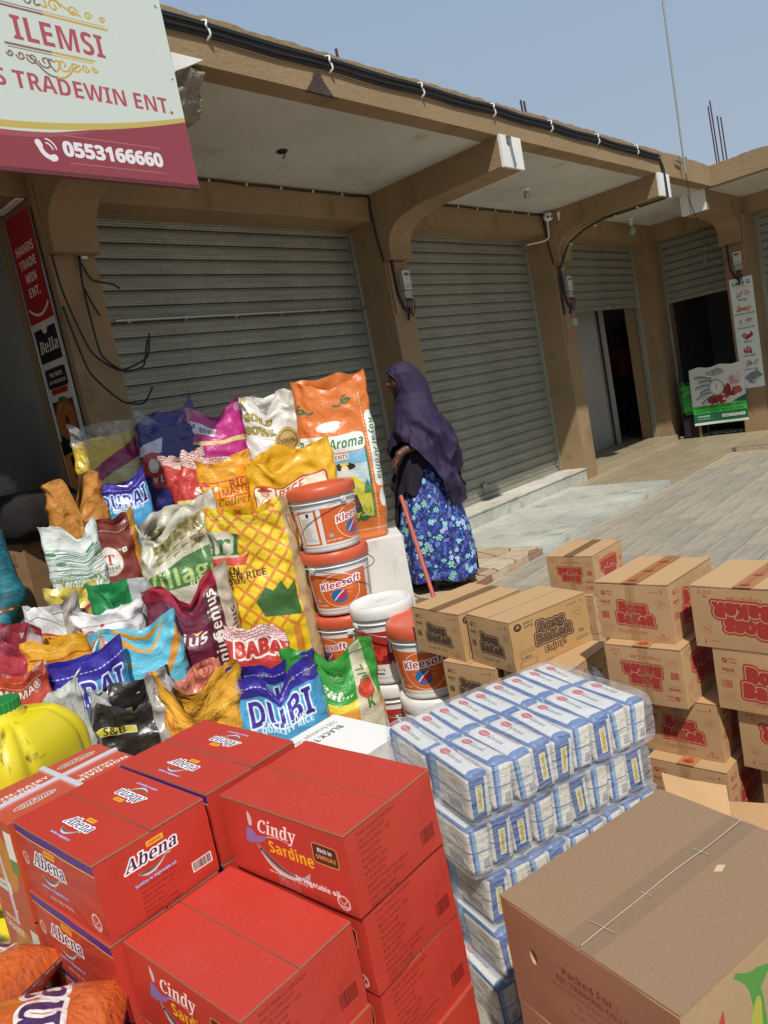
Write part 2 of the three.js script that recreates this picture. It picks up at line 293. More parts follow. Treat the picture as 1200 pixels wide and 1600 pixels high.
{ // crazy paving where the woman stands: clipped Voronoi pieces
  const x0 = 2.3, x1 = 5.14, z0 = ZF + 0.005, z1 = -3.205, pts = [];
  for (let x = x0 - 0.3; x < x1 + 0.3; x += 0.22) for (let z = z0 - 0.3; z < z1 + 0.3; z += 0.22) pts.push([x + rr(-0.1, 0.1), z + rr(-0.1, 0.1)]);
  M.stone = [[200, 178, 150], [190, 164, 134], [158, 126, 104], [206, 188, 162], [142, 106, 88]].map((c) => paint(...c, 0.5, 3, { k: 1 }));
  const clip = (poly, px, pz, nx, nz) => { const o = []; for (let i = 0; i < poly.length; i++) { const a = poly[i], b = poly[(i + 1) % poly.length], da = (a[0] - px) * nx + (a[1] - pz) * nz, db = (b[0] - px) * nx + (b[1] - pz) * nz; if (da <= 0) o.push(a); if ((da < 0 && db > 0) || (da > 0 && db < 0)) { const t = da / (da - db); o.push([a[0] + (b[0] - a[0]) * t, a[1] + (b[1] - a[1]) * t]); } } return o; };
  for (const p of pts) {
    let poly = [[x0, z0], [x1, z0], [x1, z1], [x0, z1]];
    for (const q of pts) { if (q === p) continue; const dx = q[0] - p[0], dz = q[1] - p[1], d = Math.hypot(dx, dz); if (d > 1) continue; poly = clip(poly, p[0] + dx / 2 - dx / d * 0.006, p[1] + dz / 2 - dz / d * 0.006, dx, dz); if (poly.length < 3) break; }
    if (poly.length < 3) continue;
    const s = new THREE.Shape(poly.map(([a, b]) => new THREE.Vector2(a - p[0], -(b - p[1]))));
    part(walkway, 'paving_stone', triUV(new THREE.ExtrudeGeometry(s, { depth: 0.011, bevelEnabled: false }).rotateX(-Math.PI / 2), 2), M.stone[[0, 1, 0, 3, 2, 1, 3, 4][Math.floor(rnd() * 8)]], [p[0], 0.108 + rr(0, 0.0015), p[1]]);
  }
  for (let x = x0, k = 0; x < x1 - 0.02; k++) { const w = Math.min(rr(0.12, 0.3), x1 - x), s = new THREE.Shape([[0.004, 0.004 + rr(0, 0.02)], [w - rr(0, 0.05), 0.004], [w, rr(0.06, 0.1)], [w - 0.004, 0.112], [0.002, 0.112]].map((a) => new THREE.Vector2(...a))); part(walkway, 'riser_stone', triUV(new THREE.ExtrudeGeometry(s, { depth: 0.01, bevelEnabled: false }), 2), M.stone[k % 5], [x, -0.006, -3.213]); x += w; }
}

// ---------- printed cartons ----------
const F = (px, bold = 1, fam = 'sans-serif') => (bold ? 'bold ' : '') + px + 'px ' + fam;
function text(g, s, x, y, font, fill, o = {}) {
  g.save(); g.translate(x, y); if (o.rot) g.rotate(o.rot); if (o.sx || o.sy) g.scale(o.sx || 1, o.sy || 1); if (o.skew) g.transform(1, 0, o.skew, 1, 0, 0);
  g.font = font; g.textAlign = o.align || 'center'; g.textBaseline = 'middle'; g.lineJoin = 'round';
  for (const [c, w] of o.strokes || []) { g.strokeStyle = c; g.lineWidth = w; g.strokeText(s, 0, 0); }
  if (fill) { g.fillStyle = fill; g.fillText(s, 0, 0); } g.restore();
}
const grainOver = (g, w, h, amp, step = 3) => { for (let i = 0; i < w * h / (step * step * 5); i++) { g.fillStyle = rnd() < 0.5 ? `rgba(0,0,0,${amp * rnd()})` : `rgba(255,240,220,${amp * rnd()})`; g.fillRect(rnd() * w, rnd() * h, 1 + rnd() * step * 2, 1 + rnd() * 1.5); } };
const scuffs = (g, w, h, n, col, len) => { g.lineCap = 'round'; for (let i = 0; i < n; i++) { g.strokeStyle = col; g.globalAlpha = rr(0.08, 0.4); g.lineWidth = rr(0.5, 1.3); const x = rnd() * w, y = rnd() * h, a = rr(-0.12, 0.12) + (rnd() < 0.2 ? 1.5 : 0); g.beginPath(); g.moveTo(x, y); const q = len * rnd(); g.lineTo(x + Math.cos(a) * q, y + Math.sin(a) * q); g.stroke(); } g.globalAlpha = 1; };
const KRAFT = '#be986c';
function kraftBase(g, w, h, c = KRAFT) { g.fillStyle = c; g.fillRect(0, 0, w, h); for (let x = 0; x < w; x += 7) { g.fillStyle = `rgba(90,55,20,${0.015 + 0.02 * rnd()})`; g.fillRect(x, 0, 2, h); } grainOver(g, w, h, 0.06, 2); }
function bossLogo(g, x, y, s, c, inner) {
  for (const [t, dx, dy, k] of [['Boss', -10, -38, 1], ['BaKeR', 0, 32, 0.95]]) text(g, t, x + dx * s, y + dy * s, F(78 * s * k), inner, { strokes: [[c, 34 * s], [KRAFT, 20 * s], [c, 11 * s]], sy: 1.08, rot: 0.03 });
}
function bossFace(w, h, c, wide, tape) {
  return canvas(w, h, (g) => {
    kraftBase(g, w, h); const s = h / 390;
    bossLogo(g, w * 0.52, h * 0.52, s * (wide ? 1.5 : 1.15), c, c === '#a8322a' ? '#a8322a' : '#5a4232');
    text(g, 'Original Cake', w * (wide ? 0.5 : 0.46), h * 0.84, F(34 * s, 0), c);
    g.strokeStyle = c; g.fillStyle = c; g.lineWidth = 3 * s;
    g.beginPath(); g.arc(w * 0.11, h * 0.16, 17 * s, 0, 7); g.fill(); text(g, 'P', w * 0.11, h * 0.16, F(26 * s), KRAFT, { rot: 0.5 });
    text(g, 'DAILY', w * 0.15, h * 0.13, F(17 * s), c, { align: 'left' }); text(g, 'FOOD', w * 0.15, h * 0.19, F(17 * s), c, { align: 'left' });
    text(g, 'Enjoy!', w * 0.13, h * 0.32, F(26 * s), null, { strokes: [[c, 2.5 * s]] }); g.fillRect(w * 0.05, h * 0.38, w * 0.16, 2);
    g.setLineDash([4 * s, 3 * s]); g.beginPath(); g.arc(w * 0.88, h * 0.32, 30 * s, 0, 7); g.stroke(); g.setLineDash([]); g.beginPath(); g.arc(w * 0.88, h * 0.32, 13 * s, 0, 7); g.stroke(); g.beginPath(); g.arc(w * 0.88 - 5 * s, h * 0.3, 3 * s, 0, 7); g.fill();
    text(g, 'THIS WAY UP', w * 0.8, h * 0.12, F(10 * s), c); g.fillRect(w * 0.9, h * 0.09, 4 * s, 22 * s); g.beginPath(); g.moveTo(w * 0.9 - 6 * s, h * 0.1); g.lineTo(w * 0.9 + 2 * s, h * 0.06); g.lineTo(w * 0.9 + 10 * s, h * 0.1); g.fill();
    text(g, 'to', w * 0.86, h * 0.86, F(26 * s), c); for (let i = 0; i < 3; i++) { g.beginPath(); g.arc(w * (0.81 + i * 0.05), h * 0.94, 7 * s, 0, 7); g.stroke(); } g.fillRect(w * 0.77, h * 0.905, w * 0.17, 2);
    for (let i = 0; i < 24; i++) g.fillRect(w * 0.05 + i * w * 0.0045, h * 0.5, rr(0.6, 2.4) * s, 50 * s); for (let i = 0; i < 5; i++) g.fillRect(w * 0.05, h * (0.72 + i * 0.035), w * rr(0.1, 0.16), 1.6);
    if (tape) { g.fillStyle = 'rgba(150,110,70,0.38)'; g.fillRect(w * 0.42, 0, w * 0.13, h); text(g, 'DAILY FOOD', w * 0.485, h * 0.2, F(17 * s), 'rgba(168,50,42,0.75)', { rot: 1.57 }); }
    scuffs(g, w, h, 16, '#a8875c', 40);
  });
}
function enjoyFace(c) {
  return canvas(640, 392, (g, w, h) => {
    kraftBase(g, w, h, '#bf9763'); g.fillStyle = c; g.beginPath(); g.arc(60, 52, 30, 0, 7); g.fill(); text(g, 'P', 60, 52, F(42), KRAFT, { rot: 0.5 });
    text(g, 'DAILY', 104, 38, F(28), c, { align: 'left' }); text(g, 'FOOD', 104, 68, F(28), c, { align: 'left' });
    bossLogo(g, 330, 165, 1.3, c, '#7d5c40'); text(g, 'Enjoy!', 330, 300, F(62), '#bf9763', { strokes: [[c, 12]], rot: -0.05 });
    text(g, 'Cake', 90, 300, F(36), c); g.strokeStyle = c; g.lineWidth = 3; g.strokeRect(40, 325, 130, 46); g.fillStyle = c; for (let i = 0; i < 3; i++) g.fillRect(40, 240 + i * 14, 120, 2.5);
    g.setLineDash([6, 5]); g.beginPath(); g.arc(550, 120, 42, 0, 7); g.stroke(); g.setLineDash([]); g.beginPath(); g.arc(550, 120, 18, 0, 7); g.stroke();
    text(g, 'to', 560, 270, F(44), c); for (let i = 0; i < 4; i++) { g.beginPath(); g.arc(520 + i * 28, 330, 11, 0, 7); g.stroke(); } text(g, 'THIS WAY UP', 510, 34, F(14), c); g.fillRect(590, 24, 5, 26); scuffs(g, w, h, 14, '#a8875c', 40);
  });
}
const RED = '#a8322a', BLK = '#43322a';
const kraftTex = canvas(512, 512, (g, w, h) => kraftBase(g, w, h)); kraftTex.wrapS = kraftTex.wrapT = THREE.RepeatWrapping;
const cardBump = { bumpMap: rep(grainBump, 2), bumpScale: 0.0004 };
M.boardEdge = paint(164, 122, 96, 0.9, 6);
M.kraft = std({ map: kraftTex, roughness: 0.85, ...cardBump });
const card = (t, r = 0.85) => std({ map: t, roughness: r, ...cardBump });
M.bossA = card(bossFace(516, 392, RED, false, true)); M.bossB = card(bossFace(640, 392, RED, true, false)); M.bossK = card(bossFace(516, 392, BLK, false, false)); M.bossE = card(enjoyFace(BLK));
M.brownTape = phys({ color: lin(0.34, 0.20, 0.10), roughness: 0.25, clearcoat: 0.5, transparent: true, opacity: 0.55 });
M.tapeRed = phys({ map: canvas(512, 64, (g, w, h) => { g.fillStyle = '#b07c4c'; g.fillRect(0, 0, w, h); for (let i = 0; i < 3; i++) { g.fillStyle = '#a03428'; g.beginPath(); g.arc(40 + i * 175, 32, 20, 0, 7); g.fill(); text(g, 'DAILY FOOD', 118 + i * 175, 32, F(20), '#a03428'); } }), roughness: 0.3, clearcoat: 0.4 });
// board box with slightly bulging, dented sides
const geoCache = new Map();
function cartonGeo(w, h, d, seed, bulge = 0.003) {
  const key = [w, h, d, seed, bulge].join(); if (geoCache.has(key)) return geoCache.get(key);
  const g = new THREE.BoxGeometry(w, h, d, 10, 8, 10), p = g.attributes.position, n = g.attributes.normal;
  for (let i = 0; i < p.count; i++) {
    const x = p.getX(i) / w * 2, y = p.getY(i) / h * 2, z = p.getZ(i) / d * 2, b = (1 - (Math.abs(n.getX(i)) > 0.5 ? Math.max(y * y, z * z) : Math.abs(n.getY(i)) > 0.5 ? Math.max(x * x, z * z) : Math.max(x * x, y * y)));
    const k = bulge * b * (0.6 + fbm(x * 1.5 + seed, y * 1.5, z * 1.5, 3));
    const e = 0.0018 * fbm(x * 2 + seed * 3, y * 2 + 9, z * 2, 3); // whole-surface warp keeps edges joined
    p.setXYZ(i, p.getX(i) + n.getX(i) * k + e, p.getY(i) + n.getY(i) * k * 0.5, p.getZ(i) + n.getZ(i) * k + e);
  }
  g.computeVertexNormals(); geoCache.set(key, g); return g;
}
// B is the near bottom corner at the camera's right of the -x face; wx runs along +x, dz along -z
function carton(name, label, group, B0, wx, h, dz, yaw, mats, o = {}) {
  const th = -(yaw - Math.PI / 2), u = [-Math.cos(yaw), -Math.sin(yaw)], v = [Math.sin(yaw), -Math.cos(yaw)];
  const t = thing(name, label, 'carton', [B0[0] + u[0] * dz / 2 + v[0] * wx / 2, B0[1], B0[2] + u[1] * dz / 2 + v[1] * wx / 2], th, group);
  const hb = h - 0.006, m = part(t, 'body', cartonGeo(wx, hb, dz, o.seed ?? Math.floor(rnd() * 5), o.bulge ?? 0.003), mats, [0, hb / 2 + 0.001, 0], o.flip ? [Math.PI, 0, 0] : undefined);
  if (o.flaps !== false) { // two top flaps meeting at a seam
    const al = o.along || 'x', fm = o.flapMat || M.kraft;
    for (const s of [-1, 1]) {
      const fw = al === 'x' ? wx - 0.001 : wx / 2 - 0.0016, fd = al === 'x' ? dz / 2 - 0.0016 : dz - 0.001, L = Array.isArray(fm) ? fm[(s + 1) / 2] : fm;
      const fg = new THREE.BoxGeometry(fw, 0.0035, fd, 6, 1, 6); const p = fg.attributes.position, sd = rnd() * 50; for (let i = 0; i < p.count; i++) p.setY(i, p.getY(i) + 0.0012 * fbm(p.getX(i) * 14 + sd, p.getZ(i) * 14, 0, 2)); fg.computeVertexNormals();
      const off = al === 'x' ? [0, dz / 4 + 0.0008] : [wx / 4 + 0.0008, 0];
      part(t, 'top_flap', fg, [M.boardEdge, M.boardEdge, L, M.boardEdge, M.boardEdge, M.boardEdge], [s * off[0], hb + 0.0035 + rr(0, 0.0012), s * off[1]], al === 'x' ? [s * -rr(0, 0.012), 0, 0] : [0, 0, s * rr(0, 0.012)]);
    }
    if (o.tape) { const tw = o.tapeW || 0.048; const tg = al === 'x' ? new THREE.BoxGeometry(wx + 0.004, 0.0006, tw) : new THREE.BoxGeometry(tw, 0.0006, dz + 0.004); part(t, 'tape', tg, o.tape, [0, hb + 0.0075, 0]); }
  }
  return t;
}
const faces = (left, front, top = M.kraft, back = front, right = left) => [right, left, top, top, front, back];
// cake cartons
const G1 = 'cake cartons stacked on the terrace', KA = 0.224, KB = 0.278, KH = 0.17;
const fA = faces(M.bossA, M.bossB), fR = faces(M.bossB, M.bossA), fE = faces(M.bossK, M.bossE);
[['kraft cake carton with red print, on top of the middle stack', 4, 1.929, -0.836, 1.651, 0], ['kraft cake carton with upside down red print, second from the top of the middle stack', 3, 1.89, -0.81, 1.62, 1],
  ['kraft cake carton in the middle of the stack, half behind the tissue bundles', 2, 1.939, -0.75, 1.62, 0], ['kraft cake carton second from the bottom, its red logo beside the lowest tissue bundles', 1, 1.89, -0.731, 1.62, 0],
  ['lowest kraft cake carton of the middle stack, in shade on the terrace', 0, 1.90, -0.74, 1.60, 1]]
  .forEach(([l, k, x, z, yw, f], i) => carton('cake_carton', l, G1, [x, k * KH, z], KB, KH, KA, yw, fA, { flip: f, tape: M.tapeRed, along: 'x', seed: i }));
[['kraft cake carton with large upside down red logo, topmost at the right edge', 4, 1.901, -0.502, 1, 'x'], ['kraft cake carton with upright red logo, second from the top at the right edge', 3, 1.898, -0.463, 0, 'z'], ['kraft cake carton third from the top at the right edge of the picture', 2, 1.911, -0.424, 1, 'z'],
  ['kraft cake carton second from the ground at the right edge', 1, 1.928, -0.391, 0, 'z'], ['lowest kraft cake carton at the right edge, behind the big brown carton', 0, 1.90, -0.40, 1, 'z']]
  .forEach(([l, k, x, z, f, al], i) => carton('cake_carton', l, G1, [x, k * KH, z], KA + 0.03, KH, KB, 1.68, fR, { flip: f, tape: M.tapeRed, along: al, seed: i + 1 }));
carton('cake_carton', 'kraft cake carton standing alone at the back, nearest the crazy paving', G1, [2.84, 3 * KH, -1.535], KB, KH, KA, 1.575, fA, { flip: 1, tape: M.brownTape, seed: 3 });
for (const [k, l] of [[2, 'kraft cake carton directly under the rearmost lone carton'], [1, 'kraft cake carton two below the rearmost carton'], [0, 'kraft cake carton at the foot of the rearmost stack']]) carton('cake_carton', l, G1, [2.82, k * KH, -1.55], KB, KH, KA, 1.59, fA, { flip: k % 2, seed: k });
// the darker printed pair on a low pallet
M.wood = std({ map: rep(dataTex(256, (u, v) => { const q = 1 + 0.25 * oct(u, v * 6, 3, 401, 4); return [150 * q, 118 * q, 82 * q]; }), 1.5), roughness: 0.85 });
const pal = thing('pallet', 'low wooden pallet beneath the black printed cartons', 'pallet', [2.06, 0, -1.53], 0.28);
for (let i = 0; i < 5; i++) part(pal, 'deck_board', rbox(0.42, 0.016, 0.09, 0.003).translate(0, 0.042, -0.24 + i * 0.12), M.wood);
for (const x of [-0.19, 0, 0.19]) part(pal, 'runner', rbox(0.05, 0.034, 0.57, 0.003).translate(x, 0.017, 0), M.wood);
carton('cake_carton', 'open cornered carton with black logo and the word Enjoy facing the tissue bundles', G1, [1.884, 0.05 + 3 * KH, -1.34], 0.343, KH, 0.22, 1.857, fE, { tape: null, seed: 2 });
carton('cake_carton', 'carton with black print beside the orange lidded bucket', G1, [1.93, 0.05 + 3 * KH, -1.572], 0.30, KH, 0.27, 1.80, fE, { tape: M.brownTape, seed: 4 });
carton('cake_carton', 'upside down carton with black print under the Enjoy carton', G1, [1.905, 0.05 + 2 * KH, -1.19], 0.30, KH, 0.224, 1.62, fE, { flip: 1, seed: 1 });
carton('cake_carton', 'carton with black logo low beside the white buckets', G1, [1.90, 0.05 + 2 * KH, -1.44], 0.30, KH, 0.23, 1.66, fE, { seed: 3 });
for (const k of [0, 1]) { carton('cake_carton', k ? 'hidden carton of the black printed stack, second from the pallet' : 'hidden carton of the black printed stack, resting on the pallet', G1, [1.905, 0.05 + k * KH, -1.19], 0.30, KH, 0.224, 1.62, fE, { seed: 1 }); carton('cake_carton', k ? 'inner carton behind the tissue bundles, second from the pallet' : 'inner carton behind the tissue bundles, resting on the pallet', G1, [1.90, 0.05 + k * KH, -1.44], 0.30, KH, 0.23, 1.66, fE, { seed: 2 }); }

// ---------- red tinned-fish cartons ----------
const CR = '#c23c2f';
const redBase = (g, w, h, c = CR) => { g.fillStyle = c; g.fillRect(0, 0, w, h); grainOver(g, w, h, 0.05); };
function fish(g, x, y, s, flip = 1, rot = 0) {
  g.save(); g.translate(x, y); g.rotate(rot); g.scale(s * flip, s);
  g.fillStyle = '#b9b4ae'; g.beginPath(); g.moveTo(-100, -30); g.bezierCurveTo(-60, -20, -10, 40, 90, 8); g.lineTo(118, -16); g.lineTo(112, 12); g.lineTo(120, 34); g.lineTo(88, 18); g.bezierCurveTo(20, 62, -80, 40, -100, -30); g.fill();
  g.fillStyle = '#55504e'; g.beginPath(); g.moveTo(-96, -26); g.bezierCurveTo(-50, -10, 0, 40, 88, 10); g.bezierCurveTo(10, 46, -60, 20, -96, -26); g.fill();
  g.fillStyle = '#efeae2'; g.beginPath(); g.moveTo(-84, 0); g.bezierCurveTo(-50, 36, 20, 44, 70, 22); g.bezierCurveTo(10, 58, -60, 40, -84, 0); g.fill();
  g.fillStyle = '#222'; g.beginPath(); g.arc(-86, -12, 4, 0, 7); g.fill(); g.fillStyle = '#8d8884'; g.beginPath(); g.moveTo(-20, 44); g.lineTo(-6, 62); g.lineTo(8, 44); g.fill(); g.restore();
}
const halal = (g, x, y, r) => { g.strokeStyle = '#f6e9e2'; g.lineWidth = r * 0.1; g.beginPath(); g.arc(x, y, r, 0, 7); g.stroke(); g.beginPath(); g.arc(x, y, r * 0.86, 0, 7); g.stroke(); g.beginPath(); g.moveTo(x + r * 0.5, y - r * 0.45); g.quadraticCurveTo(x + r * 0.3, y + r * 0.2, x - r * 0.1, y + r * 0.1); g.quadraticCurveTo(x - r * 0.5, y + r * 0.1, x - r * 0.45, y - r * 0.4); g.stroke(); text(g, 'Halal', x, y + r * 0.5, F(r * 0.45), '#f6e9e2'); };
const cindyFront = canvas(720, 320, (g, w, h) => {
  redBase(g, w, h);
  g.fillStyle = '#8f7ab8'; g.beginPath(); g.moveTo(150, 100); g.quadraticCurveTo(175, 80, 205, 118); g.quadraticCurveTo(250, 120, 280, 100); g.quadraticCurveTo(240, 150, 200, 150); g.quadraticCurveTo(170, 170, 130, 160); g.closePath(); g.fill(); // purple bow
  g.fillStyle = '#d9c8c4'; g.beginPath(); g.moveTo(170, 20); g.quadraticCurveTo(200, 40, 190, 80); g.lineTo(172, 84); g.quadraticCurveTo(160, 50, 170, 20); g.fill();
  fish(g, 330, 210, 1.4, 1, 0.1); text(g, 'Cindy', 330, 70, 'italic ' + F(78, 1, 'serif'), '#fff3ea', { rot: -0.02 }); g.strokeStyle = '#f6dccb'; g.lineWidth = 3; g.beginPath(); g.moveTo(270, 112); g.quadraticCurveTo(350, 90, 420, 112); g.stroke();
  text(g, '★', 440, 96, F(40), '#fff'); text(g, 'Sardine', 400, 150, F(72), '#f3c41c', { strokes: [['#c8372e', 8]] });
  g.fillStyle = '#4a2a1c'; g.strokeStyle = '#d8a05a'; g.lineWidth = 4; g.beginPath(); g.roundRect(535, 60, 130, 80, 14); g.fill(); g.stroke(); text(g, 'Rich in', 600, 85, F(24), '#fff'); text(g, 'OMEGA3', 600, 113, F(25), '#e7a552');
  text(g, 'In vegetable oil', 520, 248, F(32), '#fff'); text(g, 'Net weight / Poids net: 50x125g', 350, 266, F(15), '#f2d9cf'); for (let i = 0; i < 3; i++) text(g, 'sardine, vegetable oil, salt, water', 350, 284 + i * 13, F(9, 0), '#e5a79a'); halal(g, 650, 278, 30); scuffs(g, w, h, 26, '#e88f80', 60);
});
const prod = (g, x, y, lines, s, c) => lines.forEach((l, i) => text(g, l, x, y + i * s * 1.32, F(s, 0), c, { align: 'left' }));
const cindySide = canvas(490, 320, (g, w, h) => {
  redBase(g, w, h); prod(g, 60, 22, ['Prod. Date:22/08/2024', 'Exp. 22/08/2027', 'Batch number: 185', '3502/01168', 'Brand:Cindy', '50 TINS X 125G', 'N.W: 6.25KGS', 'G.W.8.0KGS', 'MEAST: 315X215X140mm', 'EXPORTED TO GHANA', 'CINDY SARDINE', 'PRODUCT OF PRC'], 20, '#560d0b');
  g.fillStyle = '#5c0f0d'; for (let i = 0; i < 28; i++) g.fillRect(372 + i * 3, 200, rr(0.6, 2.4), 62); prod(g, 378, 160, ['3502011', 'Cindy 125G', '185'], 9, '#7d1512'); scuffs(g, w, h, 18, '#e07768', 50);
});
const redTop = canvas(640, 430, (g, w, h) => { redBase(g, w, h); scuffs(g, w, h, 90, '#ef9d90', 110); }); 
function abenaLogo(g, x, y, s, rot = 0) { g.save(); g.translate(x, y); g.rotate(rot); g.scale(s, s); g.fillStyle = '#f2b92a'; g.fillRect(-10, -74, 70, 22); text(g, 'SARDINE', 25, -63, F(13), '#a33'); text(g, 'Abena', 0, -22, 'italic ' + F(66, 1, 'serif'), '#3a2a55', { strokes: [['#fff', 12]] }); g.restore(); g.save(); g.translate(x, y); g.rotate(rot); fish(g, 0, s * 22, s * 0.62, 1, -0.35); g.restore(); text(g, 'Sardine in Vegetable oil', x - Math.sin(rot) * s * 66, y + Math.cos(rot) * s * 66, F(15 * s, 1), '#e9dcf4', { rot, strokes: [['#5b3d94', 3 * s]] }); }
const abenaFront = canvas(720, 320, (g, w, h) => {
  redBase(g, w, h, '#be3a2c'); g.fillStyle = '#c4482f'; for (let i = 0; i < 16; i++) { g.beginPath(); g.moveTo(330, 150); g.arc(330, 150, 520, i * 0.393, i * 0.393 + 0.16); g.fill(); }
  g.fillStyle = '#4d2d84'; g.fillRect(0, 0, w, 34); g.fillStyle = '#efc765'; g.fillRect(0, 36, w, 5); abenaLogo(g, 290, 150, 1.35); halal(g, 640, 255, 36); halal(g, 56, 150, 30); text(g, '50 tins x 125g   Net 6.25 kg', 330, 282, F(16), '#f3ddd2'); scuffs(g, w, h, 26, '#e59683', 60);
});
const abenaSide = canvas(490, 320, (g, w, h) => {
  redBase(g, w, h); abenaLogo(g, 225, 100, 1.05); prod(g, 150, 186, ['Prod. Date:22/08/2024', 'Exp. Date:22/08/2027', 'Batch number: 170', '3502/01102', 'Brand: Abena', 'PRODUCT OF CHINA', 'EXPORTED TO GHANA'], 16, '#5c0f0d');
  g.fillStyle = '#f3ece6'; g.fillRect(376, 218, 92, 46); g.fillStyle = '#332b2a'; for (let i = 0; i < 26; i++) g.fillRect(382 + i * 3.1, 223, rr(0.7, 2.3), 36); scuffs(g, w, h, 16, '#e07768', 40);
});
const abenaTop = [0, 1].map((k) => canvas(240, 700, (g, w, h) => { redBase(g, w, h); g.translate(w / 2 + (k ? 10 : -10), h / 2); g.rotate(k ? -Math.PI / 2 : Math.PI / 2); abenaLogo(g, 0, 0, 0.95); g.setTransform(1, 0, 0, 1, 0, 0); scuffs(g, w, h, 22, '#ef9d90', 60); }));
const gloss = (t) => phys({ map: t, roughness: 0.42, clearcoat: 0.25, clearcoatRoughness: 0.35, ...cardBump });
M.cinF = gloss(cindyFront); M.cinS = gloss(cindySide); M.redTop = gloss(redTop); M.abF = gloss(abenaFront); M.abS = gloss(abenaSide); M.abT = abenaTop.map(gloss);
const fC = faces(M.cinF, M.cinS, M.redTop), fB = faces(M.abF, M.abS, M.redTop), RW = 0.215, RD = 0.315, RH = 0.141;
const ord = ['lowest', 'second', 'third', 'fourth', 'fifth', 'topmost'];
for (let k = 0; k < 6; k++) carton('sardine_carton', k === 5 ? 'red sardine carton topmost of the tall right stack, with white cursive lettering' : `red sardine carton ${ord[k]} from the ground in the tall right stack`, 'red sardine cartons stacked in front', [0.672 + (k < 5 ? 0.006 + 0.004 * (k % 2) : 0), k * RH, -0.853 + 0.003 * (k % 3)], RW, RH, RD, 1.555 + 0.006 * (k % 2), fC, { flapMat: M.redTop, along: 'z', seed: k % 5 });
for (let k = 0; k < 5; k++) carton('sardine_carton', k === 4 ? 'red sardine carton on top of the front stack, level with the yellow lettering' : `red sardine carton ${ord[k]} from the ground in the front stack`, 'red sardine cartons stacked in front', [0.446, k * RH, -0.860 + 0.004 * (k % 2)], RW, RH, RD, 1.575, fC, { flapMat: M.redTop, along: 'z', seed: (k + 2) % 5 });
for (let k = 0; k < 6; k++) carton('sardine_carton', k === 5 ? 'red carton with purple edge band, topmost of the left stack' : `red carton with purple edge band, ${ord[k]} from the ground in the left stack`, 'red and purple sardine cartons', [0.428 + 0.004 * (k % 2), k * RH, -1.184], RW, RH, RD, 1.572, fB, { flapMat: M.abT, along: 'z', seed: (k + 1) % 5 });
for (let k = 0; k < 6; k++) carton('sardine_carton', k === 5 ? 'red carton with purple edge band behind the tall right stack, topmost' : `red carton with purple edge band ${ord[k]} from the ground, hidden behind the right stack`, 'red and purple sardine cartons', [0.658, k * RH, -1.19], RW, RH, RD, 1.57, fB, { flapMat: M.abT, along: 'z', seed: k % 5 });
// creamer cartons with white straps
const creamTop = canvas(560, 400, (g, w, h) => { redBase(g, w, h, '#c4563f'); for (const [x, y, r] of [[150, 90, 0], [420, 300, Math.PI]]) { text(g, 'NON-DAIRY', x, y + 30, F(46), '#f0e4da', { rot: r }); text(g, 'CREAMER', x + (r ? -0 : 0), y + (r ? -8 : 68), F(34), '#f0e4da', { rot: r }); } for (const [x, y] of [[420, 90], [150, 300]]) { g.strokeStyle = '#efe3d8'; g.lineWidth = 4; g.beginPath(); g.ellipse(x, y, 86, 26, 0, 0, 7); g.stroke(); text(g, 'CoFone', x, y, 'italic ' + F(38, 1, 'serif'), '#2f2d22', { strokes: [['#f3ead8', 5]] }); } scuffs(g, w, h, 30, '#e9a891', 60); });
const creamFront = canvas(420, 420, (g, w, h) => { redBase(g, w, h, '#c2502f'); g.fillStyle = '#cf8a2c'; g.beginPath(); g.arc(250, 200, 130, 0, 7); g.fill(); g.fillStyle = '#f0ece0'; g.fillRect(340, 40, 80, 120); g.fillStyle = '#6f8a2a'; g.fillRect(340, 160, 80, 60); text(g, 'CREAMER', 150, 90, F(48), '#f6e7c8'); text(g, 'NON-DAIRY', 150, 48, F(30), '#f6e7c8'); g.fillStyle = '#e9e2cf'; g.fillRect(60, 300, 180, 50); text(g, '0% TRANS FAT', 150, 325, F(22), '#3f7a3a'); scuffs(g, w, h, 20, '#e8a58a', 40); });
M.crT = gloss(creamTop); M.crF = gloss(creamFront); M.strap = std({ color: lin(0.62, 0.60, 0.64), roughness: 0.35 });
for (let k = 0; k < 4; k++) { const t = carton('creamer_carton', ['lowest strapped red creamer carton', 'strapped red creamer carton second from the ground', 'strapped red creamer carton second from the top beside the yellow can', 'topmost red creamer carton with crossed white straps'][k], 'strapped creamer cartons', [0.424, k * 0.211, -1.507], 0.275, 0.211, 0.185, 1.572, faces(M.crF, M.crF, M.crT), { flaps: false, seed: k });
  part(t, 'strap', merge([rbox(0.2785, 0.2135, 0.012, 0.001), ]), M.strap, [0, 0.1045, 0]); part(t, 'strap', rbox(0.012, 0.214, 0.1885, 0.001), M.strap, [0.01, 0.1045, 0]); }

